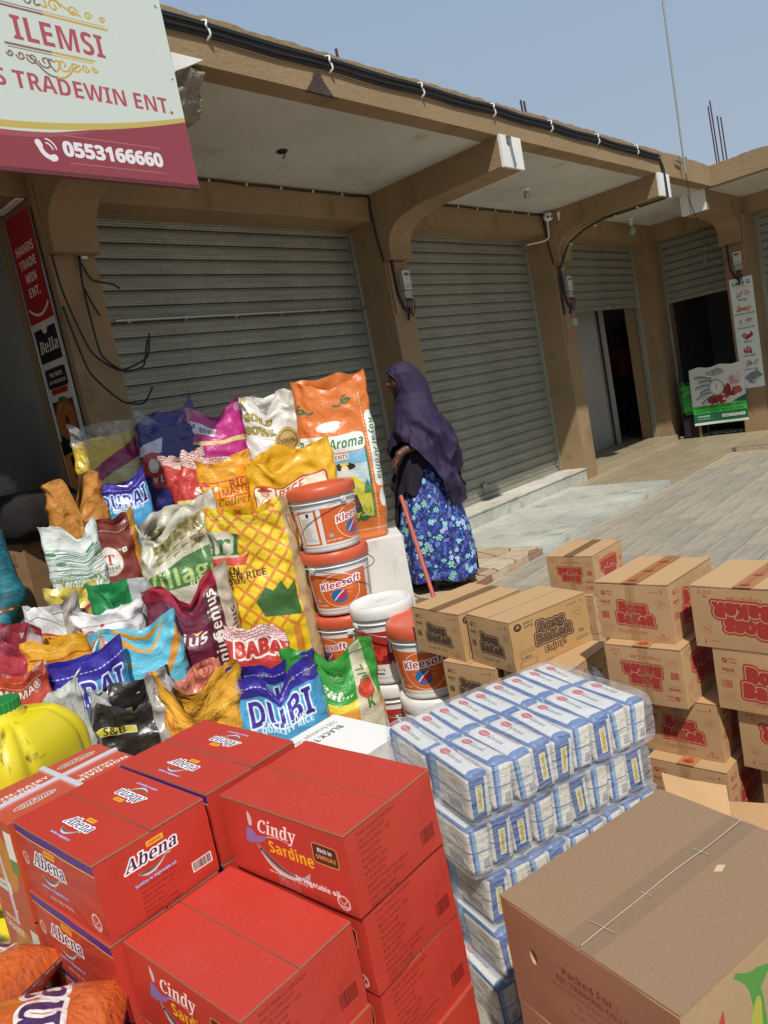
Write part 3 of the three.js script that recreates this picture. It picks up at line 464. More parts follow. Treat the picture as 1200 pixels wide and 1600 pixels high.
// ---------- big brown carton, front right ----------
const bigTop = [0, 1].map((k) => canvas(512, 256, (g, w, h) => { kraftBase(g, w, h, '#94775a'); scuffs(g, w, h, 40, '#8d6c48', 70); scuffs(g, w, h, 14, '#cbb08a', 50); if (k) { g.fillStyle = '#cdb691'; g.beginPath(); g.moveTo(330, 60); g.lineTo(352, 52); g.lineTo(362, 66); g.lineTo(340, 74); g.fill(); } }));
const bigFront = canvas(560, 300, (g, w, h) => { kraftBase(g, w, h, '#9a6a4c'); text(g, 'Packed For :', 300, 90, F(30), '#7d2a1c'); text(g, 'AJC TRADING CO.LTD.', 310, 122, F(24), '#7d2a1c'); ['D1-05-15/16 P.O Box: 5146 Sharjah-U.A.E', 'Tel: +971-529-765797', 'E-mail : Info@al-ilama.com', 'Exporter'].forEach((l, i) => text(g, l, 320, 150 + i * 26, F(17, 0), '#7d2a1c')); scuffs(g, w, h, 30, '#b98d68', 50); });
const bigSide = canvas(640, 300, (g, w, h) => { kraftBase(g, w, h, '#a98c68'); g.fillStyle = '#b0412f'; g.beginPath(); g.moveTo(20, 300); g.lineTo(40, 150); g.lineTo(120, 60); g.lineTo(130, 300); g.fill(); text(g, '5KG', 80, 210, F(52), '#e8b45c', { rot: -0.5 }); // chilli drawing
  g.fillStyle = '#4f8a3a'; g.beginPath(); g.moveTo(170, 20); g.quadraticCurveTo(230, 60, 210, 160); g.quadraticCurveTo(180, 280, 130, 300); g.lineTo(230, 300); g.quadraticCurveTo(270, 200, 250, 90); g.lineTo(300, 60); g.lineTo(250, 40); g.quadraticCurveTo(220, 40, 180, 10); g.fill(); g.fillStyle = '#a8a63a'; g.beginPath(); g.ellipse(215, 190, 22, 90, 0.25, 0, 7); g.fill();
  g.strokeStyle = '#8a3325'; g.lineWidth = 5; g.beginPath(); g.ellipse(460, 120, 110, 90, -0.4, 0, 7); g.stroke(); g.beginPath(); g.ellipse(460, 120, 96, 76, -0.4, 0, 7); g.stroke(); text(g, 'Nova', 460, 120, 'italic ' + F(70, 1, 'serif'), '#a0392a'); scuffs(g, w, h, 20, '#c4a67e', 50); });
M.bgT = bigTop.map((t) => card(t)); M.bgF = card(bigFront); M.bgS = card(bigSide); M.clearTape = phys({ color: lin(0.36, 0.25, 0.16), roughness: 0.3, clearcoat: 0.5, transparent: true, opacity: 0.12 }); M.crease = std({ color: lin(0.5, 0.42, 0.33), roughness: 0.5 });
for (let k = 0; k < 3; k++) { const t = carton('produce_carton', ['lowest big brown carton of the front right stack', 'big brown carton in the middle of the front right stack', 'big brown carton with a hand hole, topmost at the front right'][k], 'big brown cartons at the front right', [0.832, k * 0.2, -0.428], 0.44, 0.2, 0.365, 1.57 + 0.13 + 0.14, faces(M.bgF, M.bgS, M.kraft), { flapMat: M.bgT, along: 'x', tape: M.clearTape, tapeW: 0.06, seed: k, bulge: 0.005 }); if (k === 2) { // hand hole cut through the board
    const bd = t.getObjectByName('body'), br = new Brush(bd.geometry, bd.material), ho = new Brush(new THREE.CylinderGeometry(0.015, 0.015, 0.36, 28).rotateZ(Math.PI / 2).scale(1, 0.95, 0.62).translate(-0.22, 0.02, -0.115), M.kraft); br.updateMatrixWorld(); ho.updateMatrixWorld();
    const ev = new Evaluator(); ev.useGroups = true; const r = ev.evaluate(br, ho, SUBTRACTION); bd.geometry = r.geometry; bd.material = r.material; }
  part(t, 'tape_crease', tube([[-0.216, 0.203, 0.004], [-0.1, 0.2025, 0.001], [0.02, 0.2025, -0.002], [0.12, 0.203, 0.001], [0.216, 0.203, -0.001]], 0.0009, 30, 5), M.crease); for (const [x, l] of [[-0.165, 0.045], [-0.06, 0.02], [0.09, 0.03]]) part(t, 'tape_crease', tube([[x, 0.2028, -l / 2], [x + 0.004, 0.203, l / 2]], 0.0007, 6, 4), M.crease); }
// tea carton
const teaTop = canvas(400, 300, (g, w, h) => { g.fillStyle = '#eceae6'; g.fillRect(0, 0, w, h); grainOver(g, w, h, 0.04); g.translate(w / 2, h / 2); g.rotate(Math.PI); text(g, 'BLACK TEA', -40, 60, F(38), '#4a4640'); text(g, '100 Envelope Tea Bag', -20, 104, F(28, 0), '#4a4640'); g.setTransform(1, 0, 0, 1, 0, 0); });
M.tea = card(teaTop, 0.6); M.teaSide = paint(228, 226, 220, 0.65, 1);
for (let k = 0; k < 3; k++) carton('tea_carton', ['lowest white tea carton between sacks and red cartons', 'white tea carton in the middle of its stack', 'topmost white tea carton beside the tissue bundles'][k], 'white tea cartons', [1.10, k * 0.2, -1.40], 0.29, 0.2, 0.29, 1.60, faces(M.teaSide, M.teaSide, M.tea), { flaps: false, seed: k });

// ---------- tissue bundles in clear film ----------
const packSide = canvas(128, 256, (g, w, h) => { g.fillStyle = '#e6e1d0'; g.fillRect(0, 0, w, h); g.fillStyle = '#2c5c9e'; g.fillRect(0, 0, w, 14); g.fillRect(0, 122, w, 7); g.fillRect(0, 246, w, 10); g.fillRect(0, 0, 14, h); g.fillStyle = '#7aa6d2'; g.fillRect(14, 14, 20, 108); g.fillRect(14, 129, 20, 117); g.fillStyle = '#f4f3ee'; g.fillRect(56, 160, 52, 66); g.fillStyle = '#3a3a3a'; for (let i = 0; i < 14; i++) g.fillRect(60, 165 + i * 4, 44, rr(0.8, 2.6)); });
const packSideY = canvas(128, 256, (g, w, h) => { g.fillStyle = '#27569c'; g.fillRect(0, 0, w, h); g.fillStyle = '#dcc84e'; g.strokeStyle = '#f2efe4'; g.lineWidth = 6; g.fillRect(34, 56, 34, 140); g.strokeRect(34, 56, 34, 140); text(g, 'SOFT TISSUE', 51, 125, F(16), '#8a5a1c', { rot: 1.57 }); g.fillStyle = '#e6e2d4'; g.fillRect(88, 20, 40, 226); });
const topArt = (red) => canvas(256, 96, (g, w, h) => { g.fillStyle = '#dfdfdb'; g.fillRect(0, 0, w, h); if (red) { g.fillStyle = '#c25566'; g.fillRect(0, 0, w - 40, 15); } g.fillStyle = '#c8485a'; g.beginPath(); g.ellipse(64, 50, 25, 21, 0, 0, 7); g.fill(); text(g, 'extra soft', 64, 50, F(8), '#f4d9d9'); text(g, 'Abena', 128, 54, 'italic ' + F(27, 1, 'serif'), '#5a5f66'); g.fillStyle = '#2f619f'; g.fillRect(w - 22, 0, 22, h); g.fillRect(0, h - 4, w, 4); });
const packTop = topArt(false), packTopR = topArt(true);
const soft = (t) => phys({ map: t, roughness: 0.45, clearcoat: 0.3, clearcoatRoughness: 0.3, bumpMap: rep(crinkle, 0.6), bumpScale: 0.006 });
const mSide = soft(packSide), mSideY = soft(packSideY), mTop = soft(packTop), mTopR = soft(packTopR);
M.film = phys({ color: lin(0.82, 0.84, 0.88), roughness: 0.16, transparent: true, opacity: 0.2, clearcoat: 1, clearcoatRoughness: 0.1, bumpMap: rep(crinkle, 0.8), bumpScale: 0.02 });
function softBox(w, h, d, r, seed, amp) { // rounded pillow-like pack
  const g = new RoundedBoxGeometry(w, h, d, 5, r), p = g.attributes.position, n = g.attributes.normal;
  for (let i = 0; i < p.count; i++) { const k = amp * fbm(p.getX(i) * 22 + seed * 7, p.getY(i) * 22, p.getZ(i) * 22, 3); p.setXYZ(i, p.getX(i) + n.getX(i) * k, p.getY(i) + n.getY(i) * k, p.getZ(i) + n.getZ(i) * k); }
  return g;
}
{ const L = 0.54, D = 0.385, H = 0.128, n = 9, pw = L / n, geos = [0, 1, 2, 3].map((s) => softBox(pw + 0.002, H - 0.006, D / 2 - 0.002, 0.021, s, 0.010));
  const film = (() => { const g = new THREE.BoxGeometry(L + 0.012, H + 0.002, D + 0.016, 44, 10, 30), p = g.attributes.position;
    for (let i = 0; i < p.count; i++) { const v = V3().fromBufferAttribute(p, i), q = V3(v.x / (L / 2), v.y / (H / 2), v.z / (D / 2)); const cx = clamp(Math.abs(q.x) - 0.9, 0, 1) * 6, cz = clamp(Math.abs(q.z) - 0.88, 0, 1) * 5, cy = clamp(Math.abs(q.y) - 0.6, 0, 1) * 1.2; const e = Math.min(cx, 1) * cy + Math.min(cz, 1) * cy; v.y *= 1 - 0.16 * Math.min(1, e); v.x *= 1 - 0.014 * Math.min(1, e); v.z *= 1 - 0.018 * Math.min(1, e); const f = 0.010 * fbm(v.x * 9, v.y * 9, v.z * 9, 4); v.multiplyScalar(1 + f * 1.2); v.y += f * 0.35; p.setXYZ(i, v.x, v.y, v.z); } g.computeVertexNormals(); return g; })();
  const tail = (() => { const g = new THREE.PlaneGeometry(D * 0.8, 0.1, 20, 10), p = g.attributes.position; for (let i = 0; i < p.count; i++) p.setXYZ(i, p.getX(i) * (1 - 0.3 * (p.getY(i) / 0.1 + 0.5)), p.getY(i) + 0.02 * fbm(p.getX(i) * 20, 3), 0.03 * fbm(p.getX(i) * 16, p.getY(i) * 16, 1, 3)); g.computeVertexNormals(); return g; })();
  for (let k = 0; k < 5; k++) {
    const t = thing('tissue_bundle', ['lowest film wrapped bundle of tissue packs', 'second film wrapped tissue bundle from the ground', 'tissue bundle in the middle of its stack, behind the big brown carton', 'tissue bundle directly beneath the topmost one', 'topmost film wrapped bundle of white and blue tissue packs'][k], 'tissue bundle', [1.50 + 0.012 * ((k * 7) % 3 - 1), k * 0.13, -1.11 + 0.01 * ((k * 5) % 3 - 1)], -0.35 + 0.02 * ((k * 3) % 3 - 1), 'film wrapped bundles of tissue packs');
    for (let r = 0; r < 2; r++) for (let i = 0; i < n; i++) { const y = (i + k) % 3 !== 0 && rnd() < 0.5, mt = r && i < 4 && i % 2 ? mTopR : r && i < 5 ? mTopR : mTop, sd = y ? mSideY : mSide;
      part(t, 'tissue_pack', geos[(i + r + k) % 4], [mSide, mSide, mt, mSide, sd, sd], [-L / 2 + pw * (i + 0.5), H / 2 + rr(-0.003, 0.001) - (i === 0 || i === n - 1 ? 0.004 : 0), (r ? 1 : -1) * (D / 4 + rr(-0.004, 0.004))], [rr(-0.05, 0.05), rr(-0.03, 0.03), rr(-0.08, 0.08)]); }
    part(t, 'film', film, M.film, [0, H / 2 + 0.001, 0]); part(t, 'film_tail', tail, M.film, [-L / 2 - 0.03, 0.05, 0], [0.5, -Math.PI / 2, 0]); part(t, 'film_tail', tail, M.film, [L / 2 + 0.03, 0.05, 0], [0.6, Math.PI / 2, 0]);
  } }
// pack tops: print runs along the pack, so turn the top texture
for (const m of [mTop, mTopR]) { m.map.center.set(0.5, 0.5); m.map.rotation = -Math.PI / 2; }

// ---------- yellow jerrycans ----------
M.yellow = phys({ map: rep(dataTex(512, (u, v) => { const st = Math.max(0, oct(u, v, 9, 501, 5) - 0.26) * 3.2, q = 1 + 0.05 * oct(u, v, 4, 510, 4); return [226 * q - st * 130, 205 * q - st * 120, 34 * q + st * 10]; }), 1), roughness: 0.38, clearcoat: 0.2 });
M.green = std({ color: lin(0.02, 0.24, 0.05), roughness: 0.4 });
function jerrycan(label, pos, turn) {
  const t = thing('jerrycan', label, 'jerrycan', pos, turn, 'yellow oil cans'), W = 0.33, D = 0.28, H = 0.44, NU = 96, NV = 60, P = [], idx = [], uv = [];
  for (let j = 0; j <= NV; j++) for (let i = 0; i <= NU; i++) {
    const s = j / NV, a = i / NU * Math.PI * 2, e = 0.45, y = H * (s < 0.92 ? s / 0.92 * 0.97 : 0.97 + 0.03 * Math.sin((s - 0.92) / 0.08 * 1.5708)), sh = clamp((s - 0.66) / 0.26); let k = 1 - 0.36 * Math.pow(sh, 2.4); if (s > 0.92) k *= 1 - (s - 0.92) / 0.08; k *= sm(0, 0.03, s) * 0.08 + 0.92;
    const cx = Math.sign(Math.cos(a)) * Math.pow(Math.abs(Math.cos(a)), e), cz = Math.sign(Math.sin(a)) * Math.pow(Math.abs(Math.sin(a)), e);
    const groove = -0.008 * Math.exp(-Math.pow((Math.abs(cz) - 0.62) / 0.09, 2)) * sm(0.1, 0.2, s) * (Math.abs(cx) > 0.9 ? 1 : 0) - 0.009 * Math.exp(-Math.pow((Math.abs(cx) - 0.62) / 0.09, 2)) * sm(0.1, 0.2, s) * (Math.abs(cz) > 0.9 ? 1 : 0);
    P.push(cx * (W / 2 * k + groove), y, cz * (D / 2 * k + groove)); uv.push(i / NU * 2, s);
  }
  for (let j = 0; j < NV; j++) for (let i = 0; i < NU; i++) { const a = j * (NU + 1) + i, b = a + NU + 1; idx.push(a, b, a + 1, a + 1, b, b + 1); }
  const g = new THREE.BufferGeometry(); g.setAttribute('position', new THREE.Float32BufferAttribute(P, 3)); g.setAttribute('uv', new THREE.Float32BufferAttribute(uv, 2)); g.setIndex(idx); g.computeVertexNormals();
  part(t, 'body', g, M.yellow); part(t, 'shoulder', new THREE.CylinderGeometry(0.046, 0.058, 0.03, 32).translate(0, H + 0.002, 0), M.yellow);
  part(t, 'handle', tube([[-0.1, H - 0.07, 0], [-0.09, H + 0.02, 0], [-0.02, H + 0.035, 0]], 0.014, 24, 10), M.yellow);
  const cp = []; for (let i = 0; i <= 48; i++) { const r = 0.042 + (i % 2 ? 0.0016 : 0); cp.push(new THREE.Vector2(Math.cos(i / 48 * 6.2832) * r, Math.sin(i / 48 * 6.2832) * r)); }
  part(t, 'cap', new THREE.ExtrudeGeometry(new THREE.Shape(cp), { depth: 0.026, bevelEnabled: true, bevelSize: 0.003, bevelThickness: 0.003, bevelSegments: 2 }).rotateX(-Math.PI / 2).translate(0, H + 0.014, 0), M.green);
  return t;
}
jerrycan('yellow oil can with a green screw cap, upper one beside the creamer cartons', [0.64, 0.441, -2.055], 0.5);
jerrycan('yellow oil can beneath the upper can', [0.64, 0, -2.055], 0.45);
jerrycan('yellow oil can at the left edge, further back', [0.60, 0.441, -2.52], 0.1);
jerrycan('yellow oil can at the left edge, lower one of the rear pair', [0.60, 0, -2.50], 0.2);

// ---------- rice sacks ----------
function sackGeo(w, h, t, o, seed) {
  const NU = 72, NV = 44, P = [], uv = [], idx = [], e = 0.62;
  // arc length along the front half of the base ring for u
  const ring = (a) => [Math.sign(Math.cos(a)) * Math.pow(Math.abs(Math.cos(a)), e), Math.sign(Math.sin(a)) * Math.pow(Math.abs(Math.sin(a)), e)];
  const len = [0]; for (let i = 1; i <= NU / 2; i++) { const [x0, z0] = ring(Math.PI - (i - 1) / NU * 2 * Math.PI), [x1, z1] = ring(Math.PI - i / NU * 2 * Math.PI); len.push(len[i - 1] + Math.hypot((x1 - x0) * w, (z1 - z0) * t)); }
  for (let j = 0; j <= NV; j++) for (let i = 0; i <= NU; i++) {
    const s = j / NV, a = Math.PI - i / NU * 2 * Math.PI; let [cx, cz] = ring(a); const front = i <= NU / 2;
    const pw = 0.90 + 0.10 * sm(0, 0.18, s) - (o.taper ?? 0.04) * sm(0.5, 1, s), pt = (0.55 + 0.45 * sm(0, 0.2, s)) * (1 - (o.flat ?? 0.45) * sm(0.5, 1.0, s));
    let x = cx * w / 2 * pw, z = cz * t / 2 * pt, y = s * h;
    const top = Math.pow(s, 4), cxx = x / (w / 2);
    // mouth: front edge dips, corners stand up as ears, whole edge uneven
    const dipc = o.dipAt ?? 0, dd = Math.exp(-Math.pow((cxx - dipc) / (o.dipW ?? 0.5), 2));
    y -= top * h * ((front ? (o.dip ?? 0.1) : (o.back ?? 0.02)) * dd * (Math.abs(cz) > 0.2 ? 1 : Math.abs(cz) / 0.2));
    y += top * h * ((o.earL ?? 0.03) * Math.pow(clamp(-cxx), 3) + (o.earR ?? 0.03) * Math.pow(clamp(cxx), 3));
    y += top * 0.025 * fbm(cxx * 3 + seed * 5, cz + seed, 2, 3);
    if (o.roll) z += top * o.roll * (front ? 1 : 0.4) * dd; // mouth falls open towards the front
    // folds
    const big = fbm(x * 7 + seed * 3, y * 5, z * 7 + seed, 3), cr = 1 - Math.pow(Math.abs(fbm(x * 13 + y * 7 + seed, y * 9 - x * 8, z * 9, 2)), 0.7) * 2.6, vert = Math.sin(x * 34 + seed + 3 * fbm(y * 4, seed)) * sm(0.45, 1, s);
    const k = (0.016 * big + 0.0125 * cr * (0.4 + s) + 0.006 * vert) * (o.crease ?? 1) * sm(0, 0.1, s);
    const nl = Math.hypot(cx / w, cz / t) || 1; x += cx / w / nl * k * 0.6; z += cz / t / nl * k;
    x += (o.bend ?? 0) * s * s * h; z += (o.lean ?? 0) * s * s * h;
    P.push(x, y, z); uv.push(front ? len[i] / len[NU / 2] : len[NU - i] / len[NU / 2], s);
  }
  for (let j = 0; j < NV; j++) for (let i = 0; i < NU; i++) { const a = j * (NU + 1) + i, b = a + NU + 1; idx.push(a, a + 1, b, a + 1, b + 1, b); }
  const c = P.length / 3; P.push(0, 0.004, 0); uv.push(0.5, 0); for (let i = 0; i < NU; i++) idx.push(c, i + 1, i);
  const g = new THREE.BufferGeometry(); g.setAttribute('position', new THREE.Float32BufferAttribute(P, 3)); g.setAttribute('uv', new THREE.Float32BufferAttribute(uv, 2)); g.setIndex(idx); g.computeVertexNormals(); return g;
}
// flattened filling of grain inside the bag, so that it is a bag of something
M.grain = paint(214, 196, 158, 0.9, 6, { k: 1, bump: 0.004, bs: 8 });
M.poly = phys({ color: lin(0.9, 0.9, 0.92), roughness: 0.16, transparent: true, opacity: 0.2, clearcoat: 1, clearcoatRoughness: 0.12, bumpMap: rep(crinkle, 1.4), bumpScale: 0.03 });
M.polyGrey = phys({ color: lin(0.55, 0.54, 0.54), roughness: 0.2, transparent: true, opacity: 0.72, clearcoat: 1, bumpMap: rep(crinkle, 1.4), bumpScale: 0.02 });
const sackMat = (t, o = {}) => phys({ map: t, roughness: 0.38, clearcoat: 0.6, clearcoatRoughness: 0.2, bumpMap: rep(crinkle, 0.9, 1.3), bumpScale: 0.010, side: THREE.DoubleSide, ...o });
const STEPS = { 0: 0, 1: 0.25, 2: 0.5, 3: 0.8, 4: 1.05, c: 0.78 };
// T: top centre in metres, w: width, step: which step of the stand it stands on
function sack(label, T, w, step, draw, o = {}) {
  const base = STEPS[step], h = T[1] - base, t = o.t ?? Math.min(0.2, w * 0.52), turn = Math.atan2(-T[0], -T[2]) + (o.yaw ?? 0), seed = rnd() * 40;
  const s = thing('rice_sack', label, 'rice sack', [T[0], base, T[2]], turn, 'open mouthed bags of rice on display'); s.rotation.order = 'YXZ'; s.rotation.z = o.tilt ?? 0;
  const cw = 360, ch = Math.round(cw * h / (w + t * 0.7) / 2) * 2;
  const tex = draw ? canvas(cw, Math.min(1000, ch), (g, W, H) => { if (!o.vis) draw(g, W, H); else { const hv = Math.round(H * o.vis); g.save(); g.beginPath(); g.rect(0, 0, W, hv); g.clip(); draw(g, W, hv); g.restore(); g.drawImage(g.canvas, 0, hv - 5, W, 3, 0, hv - 2, W, H - hv + 2); } }) : null;
  const body = part(s, 'bag', sackGeo(w, h, t, o, seed), o.mat || sackMat(tex, o.matte ? { roughness: 0.72, clearcoat: 0.08, bumpScale: 0.016 } : {}));
  part(s, 'rice', new THREE.SphereGeometry(0.5, 24, 8, 0, 6.2832, 0, 1.5708).scale(w * 0.84, 0.06, t * 0.72).translate(0, h * 0.55, 0), M.grain);
  if (o.liner) { const lg = sackGeo(w * 0.98, h * (o.linerH ?? 1.1), t * 0.95, { ...o, dip: 0.12, earL: 0.06, earR: 0.02, crease: 2.2 }, seed + 3), p = lg.attributes.position, ix = lg.index.array, keep = []; for (let i = 0; i < ix.length; i += 3) if (p.getY(ix[i]) > h * (o.linerFrom ?? 0.9)) keep.push(ix[i], ix[i + 1], ix[i + 2]); lg.setIndex(keep); part(s, 'liner', lg, o.liner === 2 ? M.polyGrey : M.poly); }
  return s;
}
const fillR = (g, c, x, y, w, h) => { g.fillStyle = c; g.fillRect(x, y, w, h); };
const poly = (g, c, pts) => { g.fillStyle = c; g.beginPath(); pts.forEach(([x, y], i) => (i ? g.lineTo(x, y) : g.moveTo(x, y))); g.fill(); };
const weave = (g, W, H) => { g.globalAlpha = 0.06; for (let y = 0; y < H; y += 3) fillR(g, y % 2 ? '#000' : '#fff', 0, y, W, 1); for (let x = 0; x < W; x += 3) fillR(g, '#fff', x, 0, 1, H); g.globalAlpha = 1; };
const stitch = (g, W, y, c = '#f4f0e6') => { g.strokeStyle = c; g.lineWidth = 3; g.setLineDash([9, 4]); g.beginPath(); g.moveTo(0, y); g.lineTo(W, y + 4); g.stroke(); g.setLineDash([]); };
const bricks = (g, x, y, w, h, c) => { g.strokeStyle = c; g.lineWidth = 3; let r = 0; for (let yy = y; yy < y + h; yy += 13, r++) { g.beginPath(); g.moveTo(x, yy); g.lineTo(x + w, yy); g.stroke(); for (let xx = x + (r % 2) * 14; xx < x + w; xx += 28) { g.beginPath(); g.moveTo(xx, yy); g.lineTo(xx, yy + 13); g.stroke(); } } };
const lattice = (g, x, y, w, h, c, st, lw) => { g.save(); g.beginPath(); g.rect(x, y, w, h); g.clip(); g.strokeStyle = c; g.lineWidth = lw; for (let k = -h; k < w + h; k += st) { g.beginPath(); g.moveTo(x + k, y); g.lineTo(x + k + h, y + h); g.stroke(); g.beginPath(); g.moveTo(x + k, y + h); g.lineTo(x + k + h, y); g.stroke(); } g.restore(); };
const dubaiArt = (name, y0) => (g, W, H) => { fillR(g, '#4aa3d6', 0, 0, W, H); fillR(g, '#33279b', 0, 0, W, H * 0.26); stitch(g, W, H * 0.13, '#dcd8ee'); text(g, name, W * 0.5, H * y0, F(82), '#3b2f9a', { strokes: [['#eaf4fb', 9]], sy: 1.25 }); text(g, 'EXCLUSIVE', W * 0.5, H * (y0 + 0.13), 'italic ' + F(26), '#e8f3fb'); text(g, '& QUALITY RICE', W * 0.5, H * (y0 + 0.19), F(24), '#e8f3fb'); weave(g, W, H); };
const plain = (c, y = 0.16) => (g, W, H) => { fillR(g, c, 0, 0, W, H); stitch(g, W, H * y, '#f1dca0'); weave(g, W, H); };
const riceman = (g, x, y, s, c) => { g.fillStyle = c; g.beginPath(); g.ellipse(x, y - 26 * s, 24 * s, 5 * s, 0, 0, 7); g.fill(); g.beginPath(); g.arc(x, y - 30 * s, 12 * s, Math.PI, 0); g.fill(); g.strokeStyle = c; g.lineWidth = 2.5 * s; g.beginPath(); g.arc(x, y - 16 * s, 10 * s, 0, 7); g.stroke(); g.beginPath(); g.moveTo(x - 20 * s, y + 34 * s); g.quadraticCurveTo(x - 14 * s, y, x, y - 2 * s); g.quadraticCurveTo(x + 14 * s, y, x + 20 * s, y + 34 * s); g.stroke(); };

// back row
sack('yellow sack with two maroon sweeping stripes beside the shop pillar', [2.10, 1.59, -3.97], 0.345, 4, (g, W, H) => { fillR(g, '#d8b83c', 0, 0, W, H); poly(g, '#d9cc8c', [[0, H * 0.75], [W * 0.3, H * 0.62], [W, H * 0.3], [W, H], [0, H]]); g.strokeStyle = '#9b2350'; for (const [a, b, lw] of [[0.1, 0.30, 34], [0.16, 0.42, 42]]) { g.lineWidth = lw; g.beginPath(); g.moveTo(W * 0.18, H * (0.72 + a * 0.4)); g.quadraticCurveTo(W * 0.35, H * (b + 0.08), W * 1.05, H * (b - 0.16)); g.stroke(); } text(g, 'DELICIOUS', W * 0.56, H * 0.82, F(46), '#b03a2c'); g.strokeStyle = '#b59a55'; g.lineWidth = 4; g.beginPath(); g.ellipse(W * 0.62, H * 0.68, 70, 38, -0.1, 0, 7); g.stroke(); weave(g, W, H); }, { vis: 0.63, liner: 1, linerH: 1.14, dip: 0.02, back: -0.02, earL: 0.02, earR: 0.05, crease: 1.2 });
sack('navy blue sack with a red portrait badge', [2.33, 1.66, -3.74], 0.33, 4, (g, W, H) => { fillR(g, '#28246f', 0, 0, W, H); stitch(g, W, H * 0.14, '#5853a8'); poly(g, '#dcdcea', [[W * 0.1, H * 0.34], [W * 0.42, H * 0.3], [W * 0.38, H * 0.47], [W * 0.06, H * 0.47]]); fillR(g, '#c8301f', W * 0.22, H * 0.68, W * 0.5, H * 0.2); text(g, 'VINA®', W * 0.46, H * 0.76, F(56), '#f1e4cc'); g.fillStyle = '#c03a2e'; g.beginPath(); g.ellipse(W * 0.25, H * 0.6, 58, 56, 0, 0, 7); g.fill(); g.fillStyle = '#efe4d8'; g.beginPath(); g.ellipse(W * 0.26, H * 0.61, 24, 32, 0, 0, 7); g.fill(); weave(g, W, H); }, { vis: 0.75, tilt: -0.06, earR: 0.17, earL: -0.12, dip: -0.02, back: 0.04, liner: 1, linerH: 1.0 });
sack('magenta sack with a white barcode label and clear liner', [2.57, 1.65, -3.59], 0.335, 4, (g, W, H) => { fillR(g, '#c02a83', 0, 0, W, H); poly(g, '#e6cd7e', [[0, H * 0.5], [W * 0.25, H * 0.53], [W * 0.5, H * 0.5], [W, H * 0.58], [W, H * 0.66], [W * 0.5, H * 0.57], [W * 0.25, H * 0.6], [0, H * 0.57]]); poly(g, '#eceaf2', [[W * 0.05, H * 0.18], [W * 0.52, H * 0.25], [W * 0.48, H * 0.42], [W * 0.05, H * 0.38]]); text(g, 'Silla', W * 0.17, H * 0.27, 'italic ' + F(34), '#2b3566'); g.fillStyle = '#444'; for (let i = 0; i < 20; i++) g.fillRect(W * 0.31 + i * 3.6, H * 0.29, rr(1, 2.6), H * 0.09); g.fillStyle = '#2b3566'; g.beginPath(); g.arc(W * 0.24, H * 0.69, 34, 0, 7); g.fill(); g.fillStyle = '#e9dc7a'; g.beginPath(); g.arc(W * 0.24, H * 0.69, 22, 0, 7); g.fill(); weave(g, W, H); }, { vis: 0.58, dip: 0.16, dipW: 0.4, dipAt: 0.1, earL: 0.03, earR: 0.05, liner: 1, linerH: 1.0, back: 0.1 });
sack('white sack with yellow block lettering and a gold seal', [2.79, 1.67, -3.32], 0.36, 4, (g, W, H) => { fillR(g, '#ebe8e0', 0, 0, W, H); fillR(g, '#d8d4c8', W * 0.62, 0, W * 0.38, H); stitch(g, W, H * 0.13, '#c8c0ae'); for (const [t, y] of [['GOLD', 0.3], ['BOWL', 0.48]]) text(g, t, W * 0.3, H * y, F(46), '#b9a23a', { rot: 0.12, strokes: [['#5d5524', 5]] }); g.fillStyle = '#bfa056'; g.beginPath(); g.arc(W * 0.60, H * 0.68, 54, 0, 7); g.fill(); g.strokeStyle = '#7d6228'; g.lineWidth = 5; g.beginPath(); g.arc(W * 0.60, H * 0.68, 40, 0, 7); g.stroke(); text(g, '100%', W * 0.6, H * 0.68, F(26), '#6b5120'); fillR(g, '#c8b98a', W * 0.12, 0, 26, H * 0.11); weave(g, W, H); }, { vis: 0.68, dip: 0.20, dipW: 0.28, dipAt: -0.18, back: 0.06, earL: 0.0, earR: -0.16, roll: 0.02, crease: 1.3 });
